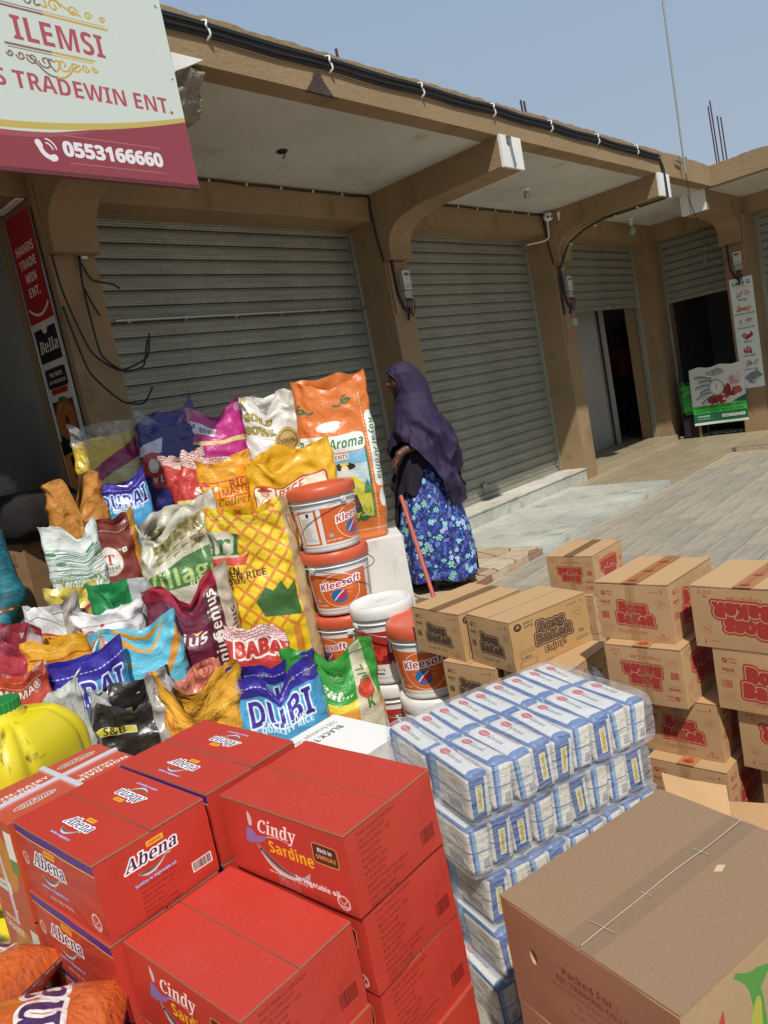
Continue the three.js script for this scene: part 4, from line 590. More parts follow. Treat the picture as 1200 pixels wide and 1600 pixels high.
sack('tall orange and sky blue sack with a farmer picture, beside the woman', [2.852, 1.66, -2.94], 0.405, 'c', (g, W, H) => {
  fillR(g, '#e0772e', 0, 0, W, H); const x0 = W * 0.06, x1 = W * 0.76; fillR(g, '#7fbbe2', x0, H * 0.36, x1 - x0, H * 0.34); fillR(g, '#cfe4ee', x0, H * 0.52, x1 - x0, H * 0.12); fillR(g, '#c8c24a', x0, H * 0.66, x1 - x0, H * 0.2); g.strokeStyle = '#2f7a4a'; g.lineWidth = 6; g.strokeRect(x0, H * 0.36, x1 - x0, H * 0.5);
  g.fillStyle = '#f4f2ea'; g.beginPath(); g.roundRect(x0 - 4, H * 0.325, (x1 - x0) + 8, H * 0.115, 22); g.fill(); g.strokeStyle = '#e0772e'; g.lineWidth = 3; g.stroke(); text(g, 'Royal Aroma', W * 0.41, H * 0.383, 'italic ' + F(40), '#2c7a46', { sy: 1.25 }); g.fillStyle = '#f4eee2'; g.beginPath(); g.ellipse(W * 0.42, H * 0.265, 46, 18, -0.25, 0, 7); g.fill(); text(g, '❧', W * 0.42, H * 0.265, F(26), '#3c8a4c'); text(g, '5% FRAGMENTS', W * 0.36, H * 0.465, F(20), '#b04a3a', { strokes: [['#f4f0e8', 8]] });
  g.fillStyle = '#2b241c'; g.beginPath(); g.ellipse(W * 0.52, H * 0.53, 40, 14, 0.05, 0, 7); g.fill(); g.fillStyle = '#f0d93a'; g.fillRect(W * 0.48, H * 0.505, 30, 10); g.fillStyle = '#e9e2cf'; g.beginPath(); g.ellipse(W * 0.52, H * 0.555, 15, 20, 0, 0, 7); g.fill(); poly(g, '#e6d22e', [[W * 0.44, H * 0.6], [W * 0.6, H * 0.59], [W * 0.7, H * 0.66], [W * 0.66, H * 0.68], [W * 0.6, H * 0.64], [W * 0.6, H * 0.71], [W * 0.45, H * 0.71]]); poly(g, '#3a2a22', [[W * 0.45, H * 0.71], [W * 0.6, H * 0.71], [W * 0.64, H * 0.82], [W * 0.55, H * 0.82], [W * 0.52, H * 0.75], [W * 0.5, H * 0.82], [W * 0.43, H * 0.82]]); g.fillStyle = '#d8cc2c'; g.beginPath(); g.ellipse(W * 0.68, H * 0.71, 24, 16, 0, 0, Math.PI); g.fill();
  g.strokeStyle = '#4a8a2e'; g.lineWidth = 3; for (let i = 0; i < 30; i++) { const x = x0 + 8 + i * 8.2, y = H * rr(0.78, 0.86); g.beginPath(); g.moveTo(x, y); g.lineTo(x + rr(-8, 8), y - rr(8, 26)); g.stroke(); } g.fillStyle = '#3f7f4a'; for (const x of [0.2, 0.72]) poly(g, '#4d8a55', [[W * x, H * 0.62], [W * (x + 0.05), H * 0.71], [W * (x - 0.05), H * 0.71]]);
  g.save(); g.translate(W * 0.88, H * 0.46); g.rotate(Math.PI / 2); g.fillStyle = '#f4f2ea'; g.beginPath(); g.roundRect(-140, -26, 270, 52, 26); g.fill(); text(g, 'Royal Aroma', -6, 0, 'italic ' + F(36), '#2c7a46'); g.beginPath(); g.fillStyle = '#f4f2ea'; g.ellipse(170, 0, 34, 18, 0, 0, 7); g.fill(); g.restore();
  g.strokeStyle = '#2c6a4a'; g.lineWidth = 7; for (const [x, y, f] of [[0.1, 0.17, 1], [0.7, 0.12, -1], [0.12, 0.86, 1], [0.7, 0.86, -1]]) { g.beginPath(); g.moveTo(W * x, H * y); g.bezierCurveTo(W * (x + 0.12 * f), H * (y - 0.04), W * (x + 0.1 * f), H * (y + 0.05), W * (x + 0.2 * f), H * y); g.stroke(); g.beginPath(); g.arc(W * (x + 0.06 * f), H * (y - 0.01), 14, 0, 5); g.stroke(); } stitch(g, W, H * 0.93, '#f4e4cc'); g.strokeStyle = '#f6e6d4'; g.lineWidth = 3; g.setLineDash([8, 5]); g.beginPath(); g.moveTo(W * 0.79, H * 0.1); g.lineTo(W * 0.79, H * 0.96); g.stroke(); g.setLineDash([]); weave(g, W, H);
}, { t: 0.2, dip: 0.07, dipAt: 0.05, earL: 0.03, earR: 0.035, back: -0.03, tilt: -0.03, crease: 1.0, flat: 0.6 });
// fourth step
sack('plain ochre woven sack with two tall pointed ears at the left', [1.71, 1.43, -3.65], 0.28, 3, plain('#b9792a', 0.9), { matte: 1, dip: 0.30, dipW: 0.2, dipAt: 0.05, back: 0.25, earL: -0.06, earR: -0.03, crease: 1.3, yaw: 0.2 });
sack('dark blue sack with a pale blue panel behind the brown sack', [1.93, 1.35, -3.59], 0.27, 3, dubaiArt('DUBAI', 0.42), { vis: 0.42, earR: 0.14, earL: -0.05, dip: 0.05 });
sack('red sack with a white brick pattern collar, leaning right', [2.115, 1.42, -3.36], 0.27, 3, (g, W, H) => { fillR(g, '#c5352b', 0, 0, W, H); fillR(g, '#e9dfd4', 0, 0, W, H * 0.2); bricks(g, 0, 0, W, H * 0.2, '#c5352b'); g.lineWidth = 12; g.save(); g.translate(W * 0.58, H * 0.42); g.rotate(0.5); fillR(g, '#3a2a28', -30, 20, 60, 110); g.strokeStyle = '#f2ece2'; g.lineWidth = 26; g.strokeRect(-40, -46, 84, 84); g.strokeStyle = '#c5352b'; g.lineWidth = 13; g.strokeRect(-40, -46, 84, 84); g.restore(); g.save(); g.translate(W * 0.42, H * 0.68); g.rotate(-0.22); fillR(g, '#e3cf84', -120, -30, 250, 62); text(g, 'Premium Quality', 0, 0, F(34, 1, 'serif'), '#3a2a20'); g.restore(); weave(g, W, H); }, { vis: 0.6, tilt: -0.28, dip: 0.03, earL: 0.02, earR: 0.02, flat: 0.6 });
sack('red sack with white brick pattern wedged behind the leaning red one', [2.29, 1.43, -3.40], 0.24, 3, (g, W, H) => { fillR(g, '#c0342b', 0, 0, W, H); fillR(g, '#e9dfd4', 0, 0, W, H * 0.16); bricks(g, 0, 0, W, H * 0.16, '#c0342b'); g.fillStyle = '#8e1f20'; g.beginPath(); g.ellipse(W * 0.5, H * 0.4, 60, 90, 0, 0, 7); g.fill(); text(g, 'BABA', W * 0.5, H * 0.4, F(60), '#efe6da', { rot: 1.3 }); weave(g, W, H); }, { vis: 0.5, tilt: 0.12, dip: 0.08, earL: 0.05 });
sack('orange yellow sack with a red hatted man, behind the lattice sack', [2.30, 1.37, -3.20], 0.29, 3, (g, W, H) => { fillR(g, '#f0a51e', 0, 0, W, H); g.strokeStyle = '#c83f22'; g.lineWidth = 5; g.strokeRect(-10, H * 0.28, W + 20, H * 0.22); g.beginPath(); g.moveTo(W * 0.36, H * 0.28); g.lineTo(W * 0.36, H * 0.5); g.stroke(); riceman(g, W * 0.18, H * 0.4, 1.2, '#c83f22'); text(g, "RICE", W * 0.66, H * 0.34, F(50), '#b5391f', { align: 'center' }); text(g, "MASTER'S", W * 0.66, H * 0.43, F(42), '#b5391f'); text(g, 'Collection', W * 0.62, H * 0.56, 'italic ' + F(44, 1, 'serif'), '#8a5a1c'); stitch(g, W, H * 0.1, '#f5d78a'); weave(g, W, H); }, { vis: 0.7, dip: 0.03, liner: 1, linerH: 1.0 });
sack('large golden yellow sack with a cream name panel, behind the buckets', [2.48, 1.34, -2.91], 0.46, 2, (g, W, H) => { fillR(g, '#efb41e', 0, 0, W, H); g.fillStyle = '#f3e3c8'; g.strokeStyle = '#c2442a'; g.lineWidth = 5; g.beginPath(); g.roundRect(W * 0.14, H * 0.22, W * 0.66, H * 0.2, 10); g.fill(); g.stroke(); g.beginPath(); g.moveTo(W * 0.33, H * 0.22); g.lineTo(W * 0.33, H * 0.42); g.stroke(); riceman(g, W * 0.235, H * 0.33, 1.05, '#c2442a'); text(g, 'RICE', W * 0.47, H * 0.28, F(40), '#b5442c', { skew: -0.2 }); text(g, 'MASTER', W * 0.55, H * 0.36, F(40), '#b5442c', { skew: -0.2 }); text(g, 'Select', W * 0.56, H * 0.47, 'italic ' + F(34, 1, 'serif'), '#c2571f'); text(g, 'LONG', W * 0.5, H * 0.58, F(84, 1, 'serif'), '#3a2420', { strokes: [['#f3d88a', 8]] }); text(g, 'GRADE', W * 0.5, H * 0.74, F(84, 1, 'serif'), '#3a2420', { strokes: [['#f3d88a', 8]] }); text(g, 'rita', W * 0.7, H * 0.87, 'italic ' + F(60, 1, 'serif'), '#c2442a'); weave(g, W, H); }, { vis: 0.72, t: 0.2, dip: 0.10, dipW: 0.3, dipAt: -0.25, earL: -0.06, earR: 0.05, back: -0.04, crease: 1.2 });
// third step
sack('chestnut brown sack with ochre edges and a cream label', [1.72, 1.205, -3.41], 0.25, 2, (g, W, H) => { fillR(g, '#7e3226', 0, 0, W, H); fillR(g, '#c48a2c', 0, 0, W * 0.18, H); fillR(g, '#c48a2c', W * 0.8, 0, W * 0.2, H); g.fillStyle = '#ece4da'; g.strokeStyle = '#c9a06a'; g.lineWidth = 4; g.beginPath(); g.ellipse(W * 0.42, H * 0.62, 62, 76, 0, 0, 7); g.fill(); g.stroke(); text(g, 'T', W * 0.42, H * 0.6, F(74, 1, 'serif'), '#a03428'); text(g, 'Royal', W * 0.42, H * 0.72, F(30, 1, 'serif'), '#2f5a34'); fillR(g, '#e4ead8', W * 0.62, H * 0.42, 22, 26); fillR(g, '#3c8a4c', W * 0.62 + 6, H * 0.42 + 8, 10, 10); stitch(g, W, H * 0.12); weave(g, W, H); }, { vis: 0.46, dip: 0.06, dipAt: 0.2 });
sack('white sack printed with a green rice field landscape', [1.545, 1.215, -3.44], 0.25, 2, (g, W, H) => { fillR(g, '#dfe5e0', 0, 0, W, H); g.strokeStyle = '#3f6a55'; g.lineWidth = 3; for (let i = 0; i < 26; i++) { const y = H * (0.28 + i * 0.016); g.beginPath(); g.moveTo(W * rr(0, 0.4), y); g.bezierCurveTo(W * 0.4, y + rr(-14, 14), W * 0.6, y + rr(-14, 14), W * rr(0.6, 1), y + rr(-8, 8)); g.stroke(); } g.fillStyle = '#4a8a55'; for (const [x, y] of [[0.2, 0.33], [0.72, 0.28], [0.82, 0.42], [0.3, 0.46]]) { g.beginPath(); g.ellipse(W * x, H * y, 26, 10, 0, 0, 7); g.fill(); } g.lineWidth = 4; for (let i = 0; i < 60; i++) { const x = rnd() * W, y = H * rr(0.62, 0.8); g.strokeStyle = ['#7f9a3a', '#b0a83c', '#4d7a3c'][i % 3]; g.beginPath(); g.moveTo(x, y + 30); g.quadraticCurveTo(x, y, x + rr(-30, 30), y + rr(-24, 6)); g.stroke(); } fillR(g, '#3f7a4a', 0, H * 0.83, W, H * 0.03); fillR(g, '#d9c765', 0, H * 0.86, W, H * 0.14); weave(g, W, H); }, { vis: 0.52, dip: 0.11, dipW: 0.4, dipAt: 0.25, back: 0.12, earR: 0.03, earL: 0.02 });
sack('cloudy clear sack with green and khaki print in the middle of the heap', [1.87, 1.2, -3.1], 0.37, 2, (g, W, H) => { fillR(g, '#c9c3b0', 0, 0, W, H); g.save(); g.transform(1, -0.18, 0, 1, 0, H * 0.08); fillR(g, '#6f6335', W * 0.22, H * 0.17, W * 0.5, H * 0.12); text(g, 'RUSTI', W * 0.47, H * 0.23, F(70), '#9a8f5c'); for (let r = 0; r < 4; r++) for (let c = 0; c < 6; c++) poly(g, (r + c) % 2 ? '#8b7f48' : '#b9b07c', [[W * (0.24 + c * 0.085), H * (0.3 + r * 0.04)], [W * (0.325 + c * 0.085), H * (0.3 + r * 0.04)], [W * (0.24 + c * 0.085), H * (0.34 + r * 0.04)]]); g.restore(); g.fillStyle = '#4b7a3f'; g.beginPath(); g.moveTo(W * 0.08, H * 0.78); g.lineTo(W * 0.14, H * 0.62); g.quadraticCurveTo(W * 0.4, H * 0.5, W * 0.76, H * 0.42); g.lineTo(W * 0.76, H * 0.78); g.fill(); text(g, 'Village', W * 0.46, H * 0.66, F(84), '#b7c97c', { rot: -0.08 }); text(g, 'Rice', W * 0.6, H * 0.75, F(34), '#d8e0b0'); weave(g, W, H); }, { vis: 0.66, tilt: -0.04, dip: 0.16, dipAt: -0.6, dipW: 0.5, earL: -0.1, earR: 0.09, crease: 1.9, mat: undefined });
sack('tall yellow lattice patterned sack with a tan side panel', [2.05, 1.15, -2.75], 0.40, 1, (g, W, H) => { fillR(g, '#f0cf22', 0, 0, W, H); lattice(g, 0, 0, W * 0.78, H, '#d98a2c', 52, 9); fillR(g, '#cbc3ab', 0, H * 0.16, W * 0.34, H * 0.22); text(g, 'Arl', W * 0.16, H * 0.26, 'italic ' + F(86, 1, 'serif'), '#3c6a3a'); poly(g, '#cf4a36', [[0, H * 0.36], [W * 0.36, H * 0.36], [W * 0.44, H * 0.32], [W * 0.38, H * 0.42], [0, H * 0.42]]); fillR(g, '#f0cf22', 0, H * 0.42, W * 0.26, H * 0.16); text(g, 'JASMIN', W * 0.03, H * 0.46, F(30), '#3a2a1c', { align: 'left' }); text(g, 'BROKEN RICE', W * 0.02, H * 0.505, F(29), '#3a2a1c', { align: 'left' }); text(g, '5% BROKEN', W * 0.04, H * 0.545, F(20), '#3a2a1c', { align: 'left' }); poly(g, '#3f6a34', [[W * 0.4, H * 0.72], [W * 0.5, H * 0.62], [W * 0.56, H * 0.66], [W * 0.64, H * 0.6], [W * 0.68, H * 0.68], [W * 0.76, H * 0.62], [W * 0.76, H * 0.9], [W * 0.45, H * 0.85]]); fillR(g, '#bfa274', W * 0.78, 0, W * 0.22, H); stitch(g, W * 0.78, H * 0.06, '#e8d9a8'); weave(g, W, H); }, { vis: 0.64, t: 0.2, dip: 0.05, earR: 0.02, crease: 1.3 });
// second step
sack('bright green sack with a silver side panel', [1.545, 0.945, -3.1], 0.265, 1, (g, W, H) => { fillR(g, '#1f8a4a', 0, 0, W * 0.62, H); fillR(g, '#b9bcbb', W * 0.62, 0, W * 0.38, H); g.fillStyle = '#6a6d6c'; for (let i = 0; i < 16; i++) g.fillRect(W * 0.74, H * 0.3 + i * 11, W * 0.2 * rr(0.6, 1), 3); fillR(g, '#e8e6e0', 0, H * 0.45, W * 0.62, H * 0.4); weave(g, W, H); }, { vis: 0.38, dip: 0.16, dipW: 0.3, dipAt: -0.15, back: 0.02, earL: 0.02, earR: -0.03, roll: 0.03 });
sack('pale yellow sack with a pink band peeping out behind the white sacks', [1.425, 0.95, -3.3], 0.22, 1, (g, W, H) => { fillR(g, '#dcc75c', 0, 0, W, H); poly(g, '#c04a7a', [[0, H * 0.42], [W * 0.5, H * 0.3], [W, H * 0.26], [W, H * 0.36], [W * 0.5, H * 0.38], [0, H * 0.5]]); weave(g, W, H); }, { vis: 0.35, dip: 0.08, crease: 1.5 });
sack('white sack with a thin red line and a see through side, at the left', [1.285, 0.92, -3.2], 0.215, 1, (g, W, H) => { fillR(g, '#e9e9e8', 0, 0, W * 0.62, H); fillR(g, '#b3aaa4', W * 0.62, 0, W * 0.38, H); g.strokeStyle = '#7d5560'; g.lineWidth = 5; g.beginPath(); g.moveTo(0, H * 0.17); g.lineTo(W, H * 0.21); g.stroke(); poly(g, '#d24a3c', [[0, H * 0.42], [W * 0.62, H * 0.5], [W * 0.62, H * 0.56], [0, H * 0.46]]); poly(g, '#e9a52a', [[0, H * 0.46], [W * 0.62, H * 0.56], [W * 0.62, H], [0, H]]); text(g, 'JASMINE', W * 0.3, H * 0.62, F(44), '#2c2a26'); weave(g, W, H); }, { vis: 0.34, dip: 0.1, dipAt: 0.3, dipW: 0.3, earL: 0.05, earR: 0.07 });
sack('white sack with red script in front of the green sack', [1.415, 0.86, -2.99], 0.285, 1, (g, W, H) => { fillR(g, '#e8e6e3', 0, 0, W, H); g.strokeStyle = '#b9a9a6'; g.lineWidth = 4; g.beginPath(); g.moveTo(0, H * 0.2); g.lineTo(W, H * 0.24); g.stroke(); text(g, 'Fai', W * 0.22, H * 0.4, 'italic ' + F(90, 1, 'serif'), '#c23a34'); weave(g, W, H); }, { vis: 0.32, dip: 0.02, earL: 0.05, crease: 1.3 });
sack('deep maroon sack with vertical cream lettering', [1.71, 0.9, -2.84], 0.37, 1, (g, W, H) => { fillR(g, '#6b1f38', 0, 0, W, H); fillR(g, '#a8243a', 0, 0, W, H * 0.12); fillR(g, '#4f1526', W * 0.6, H * 0.1, W * 0.16, H); fillR(g, '#b9aa94', W * 0.76, 0, W * 0.24, H); text(g, 'Genius', W * 0.68, H * 0.38, F(48), '#e9e0cf', { rot: -Math.PI / 2 }); text(g, 'Genius', W * 0.68, H * 0.82, F(48), '#e9e0cf', { rot: -Math.PI / 2 }); text(g, 'Genius', W * 0.86, H * 0.6, F(40), '#5a2a30', { rot: -Math.PI / 2 }); text(g, 'Genius', W * 0.3, H * 0.52, 'italic ' + F(60), '#e9e6df'); poly(g, '#e2b62c', [[W * 0.46, H * 0.42], [W * 0.56, H * 0.44], [W * 0.5, H * 0.47]]); weave(g, W, H); }, { vis: 0.64, dip: 0.24, dipW: 0.3, dipAt: -0.05, back: 0.2, earL: 0.0, earR: 0.08, crease: 1.2 });
sack('sky blue sack with orange and red sun rays', [1.425, 0.8, -2.83], 0.35, 1, (g, W, H) => { fillR(g, '#63bfd9', 0, 0, W, H); const c = ['#e49a2c', '#cf4a3a', '#f0eee6', '#2f7f96', '#e49a2c', '#d85a48', '#e8a83c']; for (let i = 0; i < 7; i++) poly(g, c[i], [[W * 0.22, 0], [W * (-0.3 + i * 0.11), H * 0.55], [W * (-0.22 + i * 0.11), H * 0.55]]); poly(g, '#e49a2c', [[W * 0.3, 0], [W * 0.55, H * 0.16], [W * 0.8, H * 0.04], [W * 0.62, H * 0.24], [W * 0.4, H * 0.2]]); poly(g, '#cf8a2c', [[W * 0.86, H * 0.2], [W * 0.94, H * 0.3], [W * 0.72, H * 0.8], [W * 0.66, H * 0.8]]); weave(g, W, H); }, { vis: 0.46, dip: 0.14, dipAt: 0.2, dipW: 0.35, earL: 0.0, earR: 0.05, back: 0.08 });
sack('orange yellow sack with a folded plain top at the left', [1.18, 0.83, -3.0], 0.25, 1, (g, W, H) => { fillR(g, '#e6a41f', 0, 0, W, H); stitch(g, W, H * 0.2, '#f2cf78'); fillR(g, '#c8402c', 0, H * 0.44, W, H * 0.04); weave(g, W, H); }, { vis: 0.27, dip: 0.02, earL: 0.04, earR: -0.06 });
sack('dark red sack with a cloudy plastic liner at the left edge', [1.06, 0.93, -3.06], 0.2, 1, (g, W, H) => { fillR(g, '#8e2334', 0, 0, W, H); fillR(g, '#b3303a', 0, H * 0.3, W, H * 0.7); fillR(g, '#bba7a6', W * 0.6, H * 0.16, W * 0.4, H * 0.5); weave(g, W, H); }, { vis: 0.4, dip: 0.12, liner: 1, linerH: 0.98, earR: -0.1 });
sack('red sack with a brick pattern collar beside the lattice sack', [1.77, 0.69, -2.51], 0.25, 0, (g, W, H) => { fillR(g, '#c93a34', 0, 0, W, H); fillR(g, '#efe0da', 0, 0, W, H * 0.2); bricks(g, 0, 0, W, H * 0.2, '#c4454a'); text(g, 'BABA', W * 0.5, H * 0.34, F(84), '#c93a34', { strokes: [['#f6ede6', 26], ['#c93a34', 8]], rot: 0.1 }); text(g, '®', W * 0.88, H * 0.28, F(26), '#f6ede6'); weave(g, W, H); }, { vis: 0.36, dip: -0.02, earL: 0.06, earR: -0.1, flat: 0.7 });
// front row on the ground
sack('blue sack with a deep indigo folded collar beside the yellow can', [1.16, 0.77, -2.8], 0.355, 0, dubaiArt('DUBAI', 0.4), { vis: 0.44, dip: 0.03, earL: -0.02, earR: 0.06, flat: 0.6 });
sack('black sack with a torn grey plastic liner', [1.2, 0.69, -2.52], 0.29, 0, (g, W, H) => { fillR(g, '#23201c', 0, 0, W * 0.66, H); fillR(g, '#a39c98', W * 0.66, 0, W * 0.34, H); fillR(g, '#2a2622', W * 0.9, 0, W * 0.1, H); g.strokeStyle = '#d8cf9a'; g.lineWidth = 5; g.fillStyle = '#c9b92c'; g.fillRect(W * 0.12, H * 0.34, W * 0.36, H * 0.09); g.strokeRect(W * 0.12, H * 0.34, W * 0.36, H * 0.09); text(g, 'S&B', W * 0.3, H * 0.385, F(36), '#2c2a1c'); weave(g, W, H); }, { vis: 0.44, dip: 0.14, earL: -0.1, earR: 0.02, crease: 2, liner: 2, linerH: 0.97 });
sack('salmon pink sack with swirls peeping out behind the plain yellow sack', [1.46, 0.615, -2.60], 0.29, 0, (g, W, H) => { fillR(g, '#e0937c', 0, 0, W, H); g.strokeStyle = '#c4604a'; g.lineWidth = 5; for (let i = 0; i < 26; i++) { g.beginPath(); const x = rnd() * W, y = rnd() * H * 0.6, r = rr(12, 30); g.arc(x, y, r, 0, 4.5); g.arc(x, y, r * 0.5, 4.5, 8); g.stroke(); } g.strokeStyle = '#3f7a4a'; g.lineWidth = 9; g.beginPath(); g.moveTo(W * 0.1, H * 0.25); g.quadraticCurveTo(W * 0.2, H * 0.2, W * 0.24, H * 0.34); g.stroke(); weave(g, W, H); }, { vis: 0.38, dip: 0.2, dipW: 0.25, dipAt: -0.1, back: 0.1, crease: 1.4 });
sack('plain golden yellow sack with a wide open mouth', [1.395, 0.645, -2.38], 0.30, 0, (g, W, H) => { fillR(g, '#e0a32a', 0, 0, W, H); text(g, 'Nobel', W * 0.34, H * 0.52, F(64), '#d87a2a', { rot: 0.1 }); for (let x = 0; x < W; x += 26) fillR(g, '#d2962a', x, H * 0.34, 3, H); stitch(g, W, H * 0.36, '#efc868'); weave(g, W, H); }, { vis: 0.42, matte: 1, dip: 0.16, dipW: 0.5, dipAt: -0.25, back: 0.1, earL: 0.12, earR: 0.02, roll: 0.05, crease: 1.3 });
sack('blue sack with an indigo collar notched in the middle', [1.61, 0.615, -2.23], 0.335, 0, dubaiArt('DUBI', 0.46), { vis: 0.52, dip: 0.2, dipW: 0.2, dipAt: 0.05, back: 0.06, earL: 0.04, earR: 0.05, roll: -0.02, liner: 1, linerH: 0.96 });
sack('green and yellow sack with white script beside the buckets', [1.825, 0.60, -2.16], 0.345, 0, (g, W, H) => { fillR(g, '#3a9a3a', 0, 0, W, H); poly(g, '#e6cf2c', [[0, H * 0.5], [W, H * 0.62], [W, H * 0.72], [0, H * 0.6]]); poly(g, '#e39a3a', [[0, H * 0.6], [W, H * 0.72], [W, H], [0, H]]); text(g, 'Quality at', W * 0.26, H * 0.3, 'italic ' + F(44, 1, 'serif'), '#f1f4e6', { rot: 0.3 }); text(g, 'Best...', W * 0.48, H * 0.36, 'italic ' + F(44, 1, 'serif'), '#f1f4e6', { rot: 0.3 }); poly(g, '#cfc6a8', [[W * 0.7, H * 0.02], [W * 0.8, H * 0.02], [W * 0.9, H], [W * 0.66, H]]); g.fillStyle = '#c8452f'; g.beginPath(); g.ellipse(W * 0.77, H * 0.5, 26, 30, 0, 0, 7); g.fill(); text(g, '7/9', W * 0.76, H * 0.32, F(34), '#3a7a34', { rot: 1.3 }); text(g, 'K', W * 0.78, H * 0.68, F(44), '#3a7a34'); weave(g, W, H); }, { vis: 0.52, dip: 0.18, dipW: 0.35, dipAt: 0.1, back: 0.12, earL: 0.06, earR: 0.0, crease: 1.2 });
sack('orange red sack low at the left edge behind the oil can', [0.95, 0.79, -2.80], 0.2, 0, (g, W, H) => { fillR(g, '#c9482c', 0, 0, W, H); stitch(g, W, H * 0.1); text(g, 'MAMA®', W * 0.5, H * 0.2, F(50), '#f1e6da', { strokes: [['#7a1a14', 6]] }); weave(g, W, H); }, { vis: 0.32, liner: 1, linerH: 1.0, dip: 0.04 });
sack('grey white sack between the oil can and the blue sack', [1.02, 0.72, -2.66], 0.16, 0, (g, W, H) => { fillR(g, '#c9cbc6', 0, 0, W, H); weave(g, W, H); }, { dip: 0.02, earR: 0.08, earL: -0.12, crease: 1.4 });

// stepped stand that carries the heap
{ const st = thing('display_stand', 'stepped wooden stand hidden under the heap of rice sacks', 'display stand', [0, 0, 0], Math.atan2(-0.728, 0.685));
  // local +z points to the camera; local x to the right: q = distance away
  for (const [q0, q1, y, p0, p1] of [[2.92, 3.3, 0.25, -1.75, -0.5], [3.3, 3.6, 0.5, -1.75, -0.55], [3.6, 4.02, 0.8, -1.72, -0.62], [3.6, 4.02, 0.5, -0.61, -0.1], [4.02, 4.45, 1.05, -1.6, -0.02]]) {
    for (let k = 0; k < 3; k++) { const d = (q1 - q0) / 3; part(st, 'plank', rbox(p1 - p0, 0.02, d - 0.008, 0.003).translate((p0 + p1) / 2, y - 0.012, -(q0 + d * (k + 0.5))), M.wood); }
    for (let k = 0; k < 4; k++) part(st, 'post', rbox(0.06, y - 0.023, 0.06, 0.004).translate(p0 + 0.05 + (p1 - p0 - 0.1) * k / 3, (y - 0.023) / 2, -(q0 + q1) / 2), M.wood);
  } }

// ---------- buckets ----------
const kleeTex = canvas(1024, 256, (g, w, h) => {
  fillR(g, '#ecebe7', 0, 0, w, h);
  for (const x of [0, 512]) {
    fillR(g, '#dd6a2e', x + 150, 14, 340, 228); g.strokeStyle = '#f3e6dc'; g.lineWidth = 4; g.beginPath(); g.arc(x + 330, 128, 108, 0, 7); g.stroke(); g.fillStyle = '#e8935a'; for (let i = 0; i < 12; i++) { g.beginPath(); g.moveTo(x + 330, 120); g.arc(x + 330, 120, 70, i * 0.524, i * 0.524 + 0.14); g.fill(); }
    text(g, 'Kleesoft', x + 330, 84, 'italic ' + F(58), '#c8324a', { strokes: [['#fff', 14]], rot: -0.15 }); g.fillStyle = '#2f6fb4'; g.beginPath(); g.ellipse(x + 320, 165, 44, 44, 0.4, 0, 7); g.fill(); g.fillStyle = '#c8324a'; g.beginPath(); g.ellipse(x + 336, 160, 18, 40, 0.6, 0, 7); g.fill(); g.strokeStyle = '#fff'; g.lineWidth = 6; g.beginPath(); g.moveTo(x + 290, 190); g.quadraticCurveTo(x + 320, 150, x + 350, 130); g.stroke();
    g.fillStyle = '#8cc0e2'; g.beginPath(); g.arc(x + 185, 190, 12, 0, 7); g.fill(); text(g, 'NET WT 10KG', x + 200, 222, F(14), '#f6e4d8');
    fillR(g, '#dd6a2e', x + 12, 14, 116, 228); fillR(g, '#efeeea', x + 22, 24, 92, 208); g.fillStyle = '#777'; g.beginPath(); g.arc(x + 44, 44, 10, 0, 7); g.stroke(); fillR(g, '#333', x + 70, 32, 16, 26); for (let i = 0; i < 24; i++) fillR(g, i % 8 === 2 ? '#e0a23a' : '#8d8d8d', x + 30, 66 + i * 6.4, rr(40, 76), 2.2);
  }
});
const vonTex = canvas(1024, 256, (g, w, h) => { fillR(g, '#e9e7e2', 0, 0, w, h); for (const x of [0, 340, 680]) { fillR(g, '#b32f2c', x + 6, 10, 328, 176); g.fillStyle = '#7e1c1e'; for (let i = 0; i < 9; i++) { g.beginPath(); g.arc(x + 30 + i * 38, 150 + (i % 2) * 12, 24, 0, 7); g.fill(); } g.fillStyle = '#d8443a'; for (let i = 0; i < 5; i++) { g.beginPath(); g.arc(x + 180 + i * 30, 120 + (i % 2) * 26, 20, 0, 7); g.fill(); } g.fillStyle = '#4e8a3c'; g.beginPath(); g.ellipse(x + 200, 80, 40, 18, 0.3, 0, 7); g.fill(); text(g, 'Vonce', x + 150, 66, F(64, 1, 'serif'), '#f2ece0', { strokes: [['#3f6a34', 8]] }); text(g, 'Egg', x + 120, 130, 'italic ' + F(56, 1, 'serif'), '#8e2020', { strokes: [['#e2bfb0', 5]] }); text(g, 'TOMATO PASTE MIX   4.2 kg', x + 170, 212, F(18), '#444'); fillR(g, '#222', x + 60, 232, 220, 8); } });
M.pail = paint(226, 225, 221, 0.35, 1); M.orangeLid = phys({ color: lin(0.62, 0.105, 0.045), roughness: 0.36, clearcoat: 0.25 });
const labelMat = (t, off) => { const c = t.clone(); c.wrapS = THREE.RepeatWrapping; c.offset.x = off; c.needsUpdate = true; return phys({ map: c, roughness: 0.38, clearcoat: 0.3 }); };
const klM = [0.02, 0.22, 0.45].map((o) => labelMat(kleeTex, o)), voM = [0.1, 0.4].map((o) => labelMat(vonTex, o));
